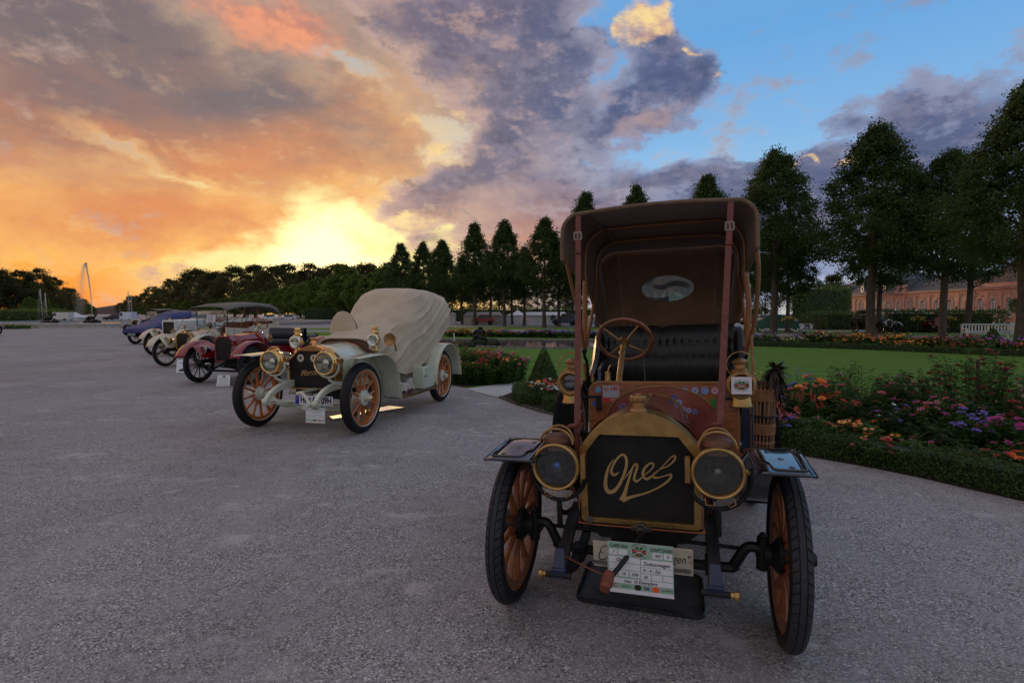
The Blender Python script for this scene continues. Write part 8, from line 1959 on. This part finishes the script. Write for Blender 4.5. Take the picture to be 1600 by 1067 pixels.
def herb_mesh(name, seed, h, r, nst, nl, ls, asp=0.4, lean=0.25, base=0.1, m_=None, top=1.0):
    """bunch of leafy stems; returns mesh and the stem tips"""
    rr = random.Random(seed); mb = MB(); tips = []; sm = MB()
    for s in range(nst):
        a = rr.uniform(0, 6.28); q = r * rr.random() ** .5; bx, by = q * .55 * math.cos(a), q * .55 * math.sin(a); tx, ty = q * math.cos(a) + rr.gauss(0, lean * .1), q * math.sin(a) + rr.gauss(0, lean * .1); hh = h * rr.uniform(.72, 1.0) * (1 - .25 * (q / r) ** 2)
        sm.tube([(bx, by, 0), ((bx + tx) / 2, (by + ty) / 2, hh * .6), (tx, ty, hh)], [.004, .003, .002], 4, caps=False); tips.append(Vector((tx, ty, hh)))
        for l in range(nl):
            t = base + (1 - base) * rr.random() ** 0.8 * top; p = Vector((bx + (tx - bx) * t, by + (ty - by) * t, hh * t)); al = rr.uniform(0, 6.28)
            dr = Vector((math.cos(al), math.sin(al), rr.uniform(-.3, .7))).normalized(); L = ls * rr.uniform(.6, 1.2); sd_ = dr.cross(Vector((0, 0, 1))).normalized() * L * asp * .5
            p = p + dr * .004; md = p + dr * L * .55 + Vector((0, 0, L * .08)); mb.add([p, md - sd_, p + dr * L - Vector((0, 0, L * .12)), md + sd_], [(0, 1, 2), (0, 2, 3)])
    a = bpy.data.meshes.new(name); a.from_pydata(mb.v, [], mb.f); b = mesh_of(name + '_stems', sm, fix=False)
    return a, b, tips
pid = [0]
HM = {}
def plant(name, label, cat, x, y, h, r, leafm, kind=None, cols=(), fr_=0.03, nfl=0, nst=22, nl=22, ls=0.05, asp=0.4, group=None, base=0.1, centre=None, low=0.0, seed=None, z=0.01, top=1.0):
    pid[0] += 1; sd_ = seed if seed is not None else pid[0]; key = (round(h, 2), round(r, 2), nst, nl, ls, asp, leafm.name, sd_ % 3, base, top)
    if key not in HM: HM[key] = herb_mesh('herb', sd_ % 3 + 10, h, r, nst, nl, ls, asp, base=base, top=top); HM[key][0].materials.append(leafm); HM[key][1].materials.append(STEM)
    a, b, tips = HM[key]; t = thing(name, label, cat, (x, y, z), pid[0] * 1.3 % 6.28, group); ob('foliage', a, None, t, kind='stuff'); ob('stems', b, None, t, kind='stuff')
    rr = random.Random(pid[0]); order = list(range(len(tips))); rr.shuffle(order)
    for i in range(nfl):
        tp = tips[order[i % len(order)]] + (Vector((rr.gauss(0, .03), rr.gauss(0, .03), rr.uniform(-.06, .0))) if i >= len(order) else Vector()) - Vector((0, 0, low * rr.random() * h))
        c = cols[i % len(cols)]; s = fr_ * rr.uniform(.75, 1.15)
        f = ob('flower', bloom_mesh(kind, c, i), None, t, tp + Vector((0, 0, .006)), (rr.uniform(-.5, .3) + .45 * (kind in ('daisy', 'zinnia')), rr.uniform(-.4, .4), rr.uniform(0, 6.28))); f.scale = (s, s, s)
        if centre: 
            if 'ctr' + centre not in MCACHE: q = MB(); q.ball((0, 0, .12), .3, 8, 5, (1, 1, .9)); me = mesh_of('flower_eye', q); me.materials.append(PT[centre]); MCACHE['ctr' + centre] = me
            ob('flower_eye', MCACHE['ctr' + centre], None, f)
    return t
def pt(px, py, Y):
    """a place in the bed, read off at distance Y: returns x and the height seen there"""
    return px_at(px, Y)
# --- near bed, right of the front car
plant('amaranth', 'red and yellow feathery amaranth beside the wicker basket', 'flower plant', 3.02, 6.75, 0.76, 0.24, GR2, 'star', ('scarlet', 'scarlet', 'red', 'scarlet', 'yellow'), 0.10, 26, 14, 20, 0.09)
plant('amaranth', 'lower clump of red amaranth right beneath the taller one near the basket', 'flower plant', 3.25, 6.55, 0.50, 0.22, GR2, 'star', ('red', 'scarlet', 'salmon'), 0.07, 10, 14, 20, 0.08)
plant('lime_tobacco_plant', 'pale lime-green flowering tobacco rising behind the red amaranth', 'flower plant', 3.40, 7.5, 0.88, 0.16, GR3, 'star', ('lime',), 0.05, 8, 8, 16, 0.07)
plant('ageratum', 'violet ageratum low beneath the red amaranth', 'flower plant', 3.25, 6.22, 0.40, 0.22, GR2, 'puff', ('violet',), 0.030, 12, 18, 24, 0.05, group='violet ageratum clumps')
plant('ageratum', 'violet ageratum standing tall behind the orange zinnias', 'flower plant', 4.0, 7.2, 0.86, 0.2, GR2, 'puff', ('violet',), 0.034, 10, 14, 22, 0.05, group='violet ageratum clumps')
plant('zinnia', 'tall orange and scarlet zinnias left of the pink rose bush', 'flower plant', 3.78, 6.9, 0.76, 0.30, GR1, 'zinnia', ('orange', 'scarlet', 'orange', 'gold'), 0.044, 34, 34, 36, 0.08, group='zinnia clumps')
plant('salvia', 'scarlet salvia spikes between amaranth and orange zinnias', 'flower plant', 3.52, 6.6, 0.66, 0.24, GR1, 'spike', ('red', 'salmon'), 0.020, 14, 20, 26, 0.06)
plant('rose_bush', 'loose rose bush with pink blooms above the yellow black-eyed daisies', 'rose bush', 4.42, 6.85, 1.0, 0.46, GR1, 'rose', ('pink', 'pink', 'pale', 'salmon'), 0.042, 26, 44, 44, 0.065, low=0.4)
plant('rose_bush', 'rose bush with hanging dark crimson clusters in the middle of the bed', 'rose bush', 4.95, 6.55, 0.94, 0.50, GR2, 'rose', ('dark', 'dark', 'red'), 0.036, 52, 44, 44, 0.065, low=0.5)
rs_t = plant('standard_rose', 'taller standard rose full of dark red clusters on a stout stem', 'rose bush', 5.55, 6.45, 1.26, 0.55, GR1, 'rose', ('dark', 'red', 'dark'), 0.040, 75, 50, 44, 0.07, base=0.42, low=0.42)
m = MB(); m.tube([(0, 0, 0), (0.02, 0, 0.6), (-0.02, 0, 1.0)], [0.035, 0.026, 0.018], 8); ob('rose_stem', m, BARK, rs_t)
plant('black_eyed_daisy', 'golden black-eyed daisies at the front edge by the box hedge', 'flower plant', 3.72, 5.92, 0.38, 0.24, GR1, 'daisy', ('gold', 'gold', 'orange'), 0.048, 18, 18, 20, 0.06, centre='brown')
plant('black_eyed_daisy', 'small second clump of golden black-eyed daisies just to the right', 'flower plant', 4.05, 5.80, 0.26, 0.14, GR1, 'daisy', ('gold', 'orange'), 0.042, 9, 8, 16, 0.05, centre='brown')
plant('white_daisy', 'tiny white daisies above the dark foliage right of the golden daisies', 'flower plant', 4.22, 6.0, 0.55, 0.14, GR2, 'daisy', ('white',), 0.020, 6, 8, 20, 0.05)
plant('dark_foliage_plant', 'big mound of dark blue-green leaves without flowers', 'foliage plant', 4.52, 5.62, 0.46, 0.34, GR2, None, (), 0, 0, 36, 30, 0.09, 0.32)
plant('heliotrope', 'deep purple heliotrope heads over dark leaves', 'flower plant', 4.35, 6.1, 0.60, 0.26, GR2, 'puff', ('violet', 'mag'), 0.024, 8, 22, 26, 0.06)
plant('aster', 'lilac-blue asters left of the magenta zinnias', 'flower plant', 4.72, 5.55, 0.60, 0.20, GR1, 'puff', ('violet',), 0.045, 16, 20, 30, 0.05)
plant('zinnia', 'magenta zinnias nearest the right frame edge', 'flower plant', 5.00, 5.35, 0.55, 0.34, GR1, 'zinnia', ('mag', 'mag', 'pink'), 0.046, 22, 36, 40, 0.08, group='zinnia clumps')
plant('zinnia', 'low magenta zinnias in front of the taller magenta ones', 'flower plant', 4.72, 5.05, 0.34, 0.24, GR1, 'zinnia', ('mag', 'pink'), 0.038, 7, 22, 28, 0.07, group='zinnia clumps')
plant('marigold', 'bright orange marigolds low at the right frame edge', 'flower plant', 4.62, 4.75, 0.33, 0.17, GR1, 'zinnia', ('orange',), 0.036, 10, 16, 22, 0.05)
plant('gaura', 'airy pale pink gaura at the right edge behind the zinnias', 'flower plant', 5.75, 6.0, 0.86, 0.34, GR3, 'star', ('pale', 'pale', 'mag'), 0.026, 60, 34, 12, 0.04, low=0.4)
plant('dahlia', 'deep red dahlias high at the right frame edge', 'flower plant', 5.30, 5.40, 0.72, 0.22, GR2, 'zinnia', ('red', 'dark'), 0.05, 12, 22, 36, 0.09)
plant('blue_salvia', 'thin blue salvia spikes against the lawn right of the basket', 'flower plant', 3.75, 7.4, 0.95, 0.26, GR2, 'spike', ('violet',), 0.014, 7, 8, 10, 0.05)
GF = 'leafy green filler plant without flowers between the blooms of the near bed'
rf = random.Random(12)
filler = [(3.0, 6.35, .34), (3.3, 6.95, .5), (3.55, 6.25, .36), (3.6, 7.15, .6), (3.95, 6.45, .5), (4.15, 6.6, .62), (4.05, 6.05, .36), (4.7, 6.2, .6), (4.9, 5.85, .5), (5.15, 6.05, .66), (5.2, 5.0, .42), (5.5, 5.6, .6), (5.35, 5.05, .5), (5.8, 5.3, .6), (4.45, 5.15, .28), (4.25, 5.45, .28), (4.0, 5.65, .24), (5.0, 4.6, .36), (5.2, 4.2, .36), (5.6, 4.6, .5), (5.3, 3.7, .36), (5.9, 3.9, .5), (6.3, 4.6, .6), (2.7, 7.3, .4), (2.3, 7.5, .35), (2.0, 8.2, .4), (2.6, 8.1, .5), (3.1, 7.6, .55), (1.5, 8.4, .35), (1.6, 9.3, .4), (6.3, 5.6, .7), (5.0, 7.1, .7), (4.4, 7.4, .7), (3.9, 7.7, .6), (5.9, 6.4, .7), (6.4, 3.0, .5), (5.9, 2.6, .4)]
for k, (x, y, h) in enumerate(filler): plant('filler_plant', GF, 'foliage plant', x, y, h * 0.95, 0.36, (GR1, GR2, GR1, GR3)[k % 4 if k % 7 else 1], None, (), 0, 0, 40, 40, 0.085, 0.42, group='green filler plants of the near bed')
GX = 'small mixed bloom clump filling a gap among the green plants of the near bed'
for k in range(34):
    x, y, h = filler[(k * 5) % len(filler)]; c = (('pink', 'salmon'), ('red', 'scarlet'), ('violet',), ('mag', 'pink'), ('orange', 'gold'), ('dark', 'red'))[k % 6]
    plant('mixed_bloom_clump', GX, 'flower plant', x + rf.uniform(-.25, .25), y + rf.uniform(-.2, .2), h * rf.uniform(.95, 1.25), 0.26, (GR1, GR3, GR2)[k % 3], ('zinnia', 'puff', 'rose', 'star')[k % 4], c, 0.036, 9, 16, 26, 0.07, group='small bloom clumps of the near bed')
# --- rounded left tip: begonias in red, white and a little orange
GB = 'low bedding begonia in red, pink or white at the rounded left tip of the bed'
for k in range(60):
    a = rf.uniform(0, 1); x = 0.52 + 1.5 * a + rf.uniform(-.2, .2); y = 9.45 - 0.5 * a + rf.uniform(-.35, 0.75)
    c = rf.choice((('red', 'scarlet'), ('white', 'white'), ('red', 'white'), ('gold', 'orange'), ('white', 'pink'))); plant('bedding_begonia', GB, 'flower plant', x, y, 0.36 + 0.08 * rf.random(), 0.15, GR1, 'zinnia' if k % 2 else 'daisy', c, 0.034, 7, 12, 16, 0.05, group='bedding begonias at the bed tip', seed=k % 3)
# --- bed behind the pale green car
GO = 'tall zinnia or salvia clump in the bed behind the pale green car'
for k, (px, Y, h, cs, kd) in enumerate(((728, 12.8, .78, ('orange', 'salmon'), 'zinnia'), (745, 12.4, .80, ('salmon', 'red'), 'zinnia'), (765, 12.9, .70, ('orange', 'gold'), 'zinnia'), (782, 12.7, .64, ('red', 'salmon'), 'spike'), (800, 12.5, .62, ('red', 'scarlet'), 'spike'), (812, 12.8, .50, ('red',), 'spike'), (718, 12.0, .55, ('gold', 'orange'), 'daisy'), (738, 11.9, .55, ('gold',), 'daisy'), (756, 11.9, .52, ('red',), 'spike'), (775, 12.0, .46, ('red',), 'spike'), (792, 12.1, .45, ('red', 'pink'), 'spike'), (722, 13.6, .85, ('salmon', 'orange'), 'zinnia'), (750, 13.5, .75, ('orange',), 'zinnia'), (708, 13.2, .7, ('red',), 'spike'))):
    plant('zinnia', GO, 'flower plant', px_at(px, Y), Y, h, 0.34, GR1 if k % 3 else GR3, kd, cs, 0.045 if kd != 'spike' else 0.028, 7, 26, 26, 0.09, group='tall zinnias behind the pale green car')
GP = 'mixed flowering clump in the long bed behind the row of old cars'
for k in range(60):
    t = k / 59; i = t * (len(E3) - 1.001); j = int(i); u = i - j; x = E3[j][0] + (E3[j + 1][0] - E3[j][0]) * u; y = E3[j][1] + (E3[j + 1][1] - E3[j][1]) * u
    off = rf.uniform(0.7, 1.9); x += off * .8; y += off * .6
    c = rf.choice((('orange', 'salmon'), ('red', 'dark'), ('orange', 'gold'), ('mag', 'pink'), ('violet',), ('pale', 'red'))); plant('mixed_flower_clump', GP, 'flower plant', x, y, rf.uniform(.45, .85), 0.42, (GR1, GR2)[k % 2], 'dot', c, 0.06, 14, 26, 22, 0.11, group='flowering clumps behind the car row', seed=k % 4)
# --- far beds
GL2 = 'flowering clump in the far long bed below the lime trunks'
def farbed(line, n, wid, group, label, hs=(.35, .8), size=.5, pal_=None, fs=.07, lift=0.0):
    P = spl([(a, b, 0) for a, b in line], 10)
    for k in range(n):
        p = P[int((k + rf.random()) / n * (len(P) - 1))]; x, y = p.x + rf.uniform(-wid, wid) * .4, p.y + rf.uniform(0, wid)
        seg = int(k / n * 18); rc = random.Random(seg * 7 + 1); c = rc.choice(pal_ or (('orange', 'gold'), ('violet', 'mag'), ('red', 'scarlet'), ('orange', 'red'), ('yellow', 'pale'), ('violet',), ('mag', 'pink')))
        plant('bed_flower_clump', label, 'flower plant', x, y, rf.uniform(*hs), size * rf.uniform(.8, 1.2), (GR1, GR2, GR3, GR1)[k % 4], 'dot', c, fs, 15, 22, 20, 0.14, 0.5, group=group, seed=k % 4)
farbed([(8.5, 28.5), (11.9, 26.9), (14.8, 25.2), (16.7, 23.4), (18.0, 21.5), (19.6, 19.9), (22.6, 18.8), (30, 16.8)], 95, 1.7, 'flowering clumps of the far right bed', 'flowering clump in the far right bed between lawn and lime trunks')
farbed([(-9, 37), (-4.6, 36.6), (0, 35.8), (4, 34.5), (8, 33)], 80, 1.8, 'flowering clumps of the far left bed', 'flowering clump in the far bed behind the pool', (.3, .6), .5, (('orange', 'gold'), ('violet', 'mag'), ('orange', 'red'), ('violet',), ('orange', 'pink')), .08)
farbed([(18.8, 20.0), (20.5, 19.0)], 10, 0.8, 'white and red bedding by the far cone', 'small white and yellow bedding plant at the foot of the far topiary cone', (.15, .25), .3, (('white', 'yellow'), ('white', 'red')), .05)
for px, Y, lab in ((1434, 41.5, 'yellow ball-headed marguerite standard left of the right hedge'), (1483, 41.0, 'yellow marguerite standard half hidden by a lime trunk'), (1233, 40, 'orange ball-headed standard beside the green tarpaulin')):
    t = plant('flowering_standard', lab, 'flower plant', px_at(px, Y), Y, 0.45, 0.45, GR3, 'dot', ('gold', 'yellow'), 0.07, 60, 30, 20, 0.1, z=1.0, low=0.5); m = MB(); m.tube([(0, 0, -1.0), (0, 0, 0.1)], 0.03, 6); ob('stem', m, BARK, t)
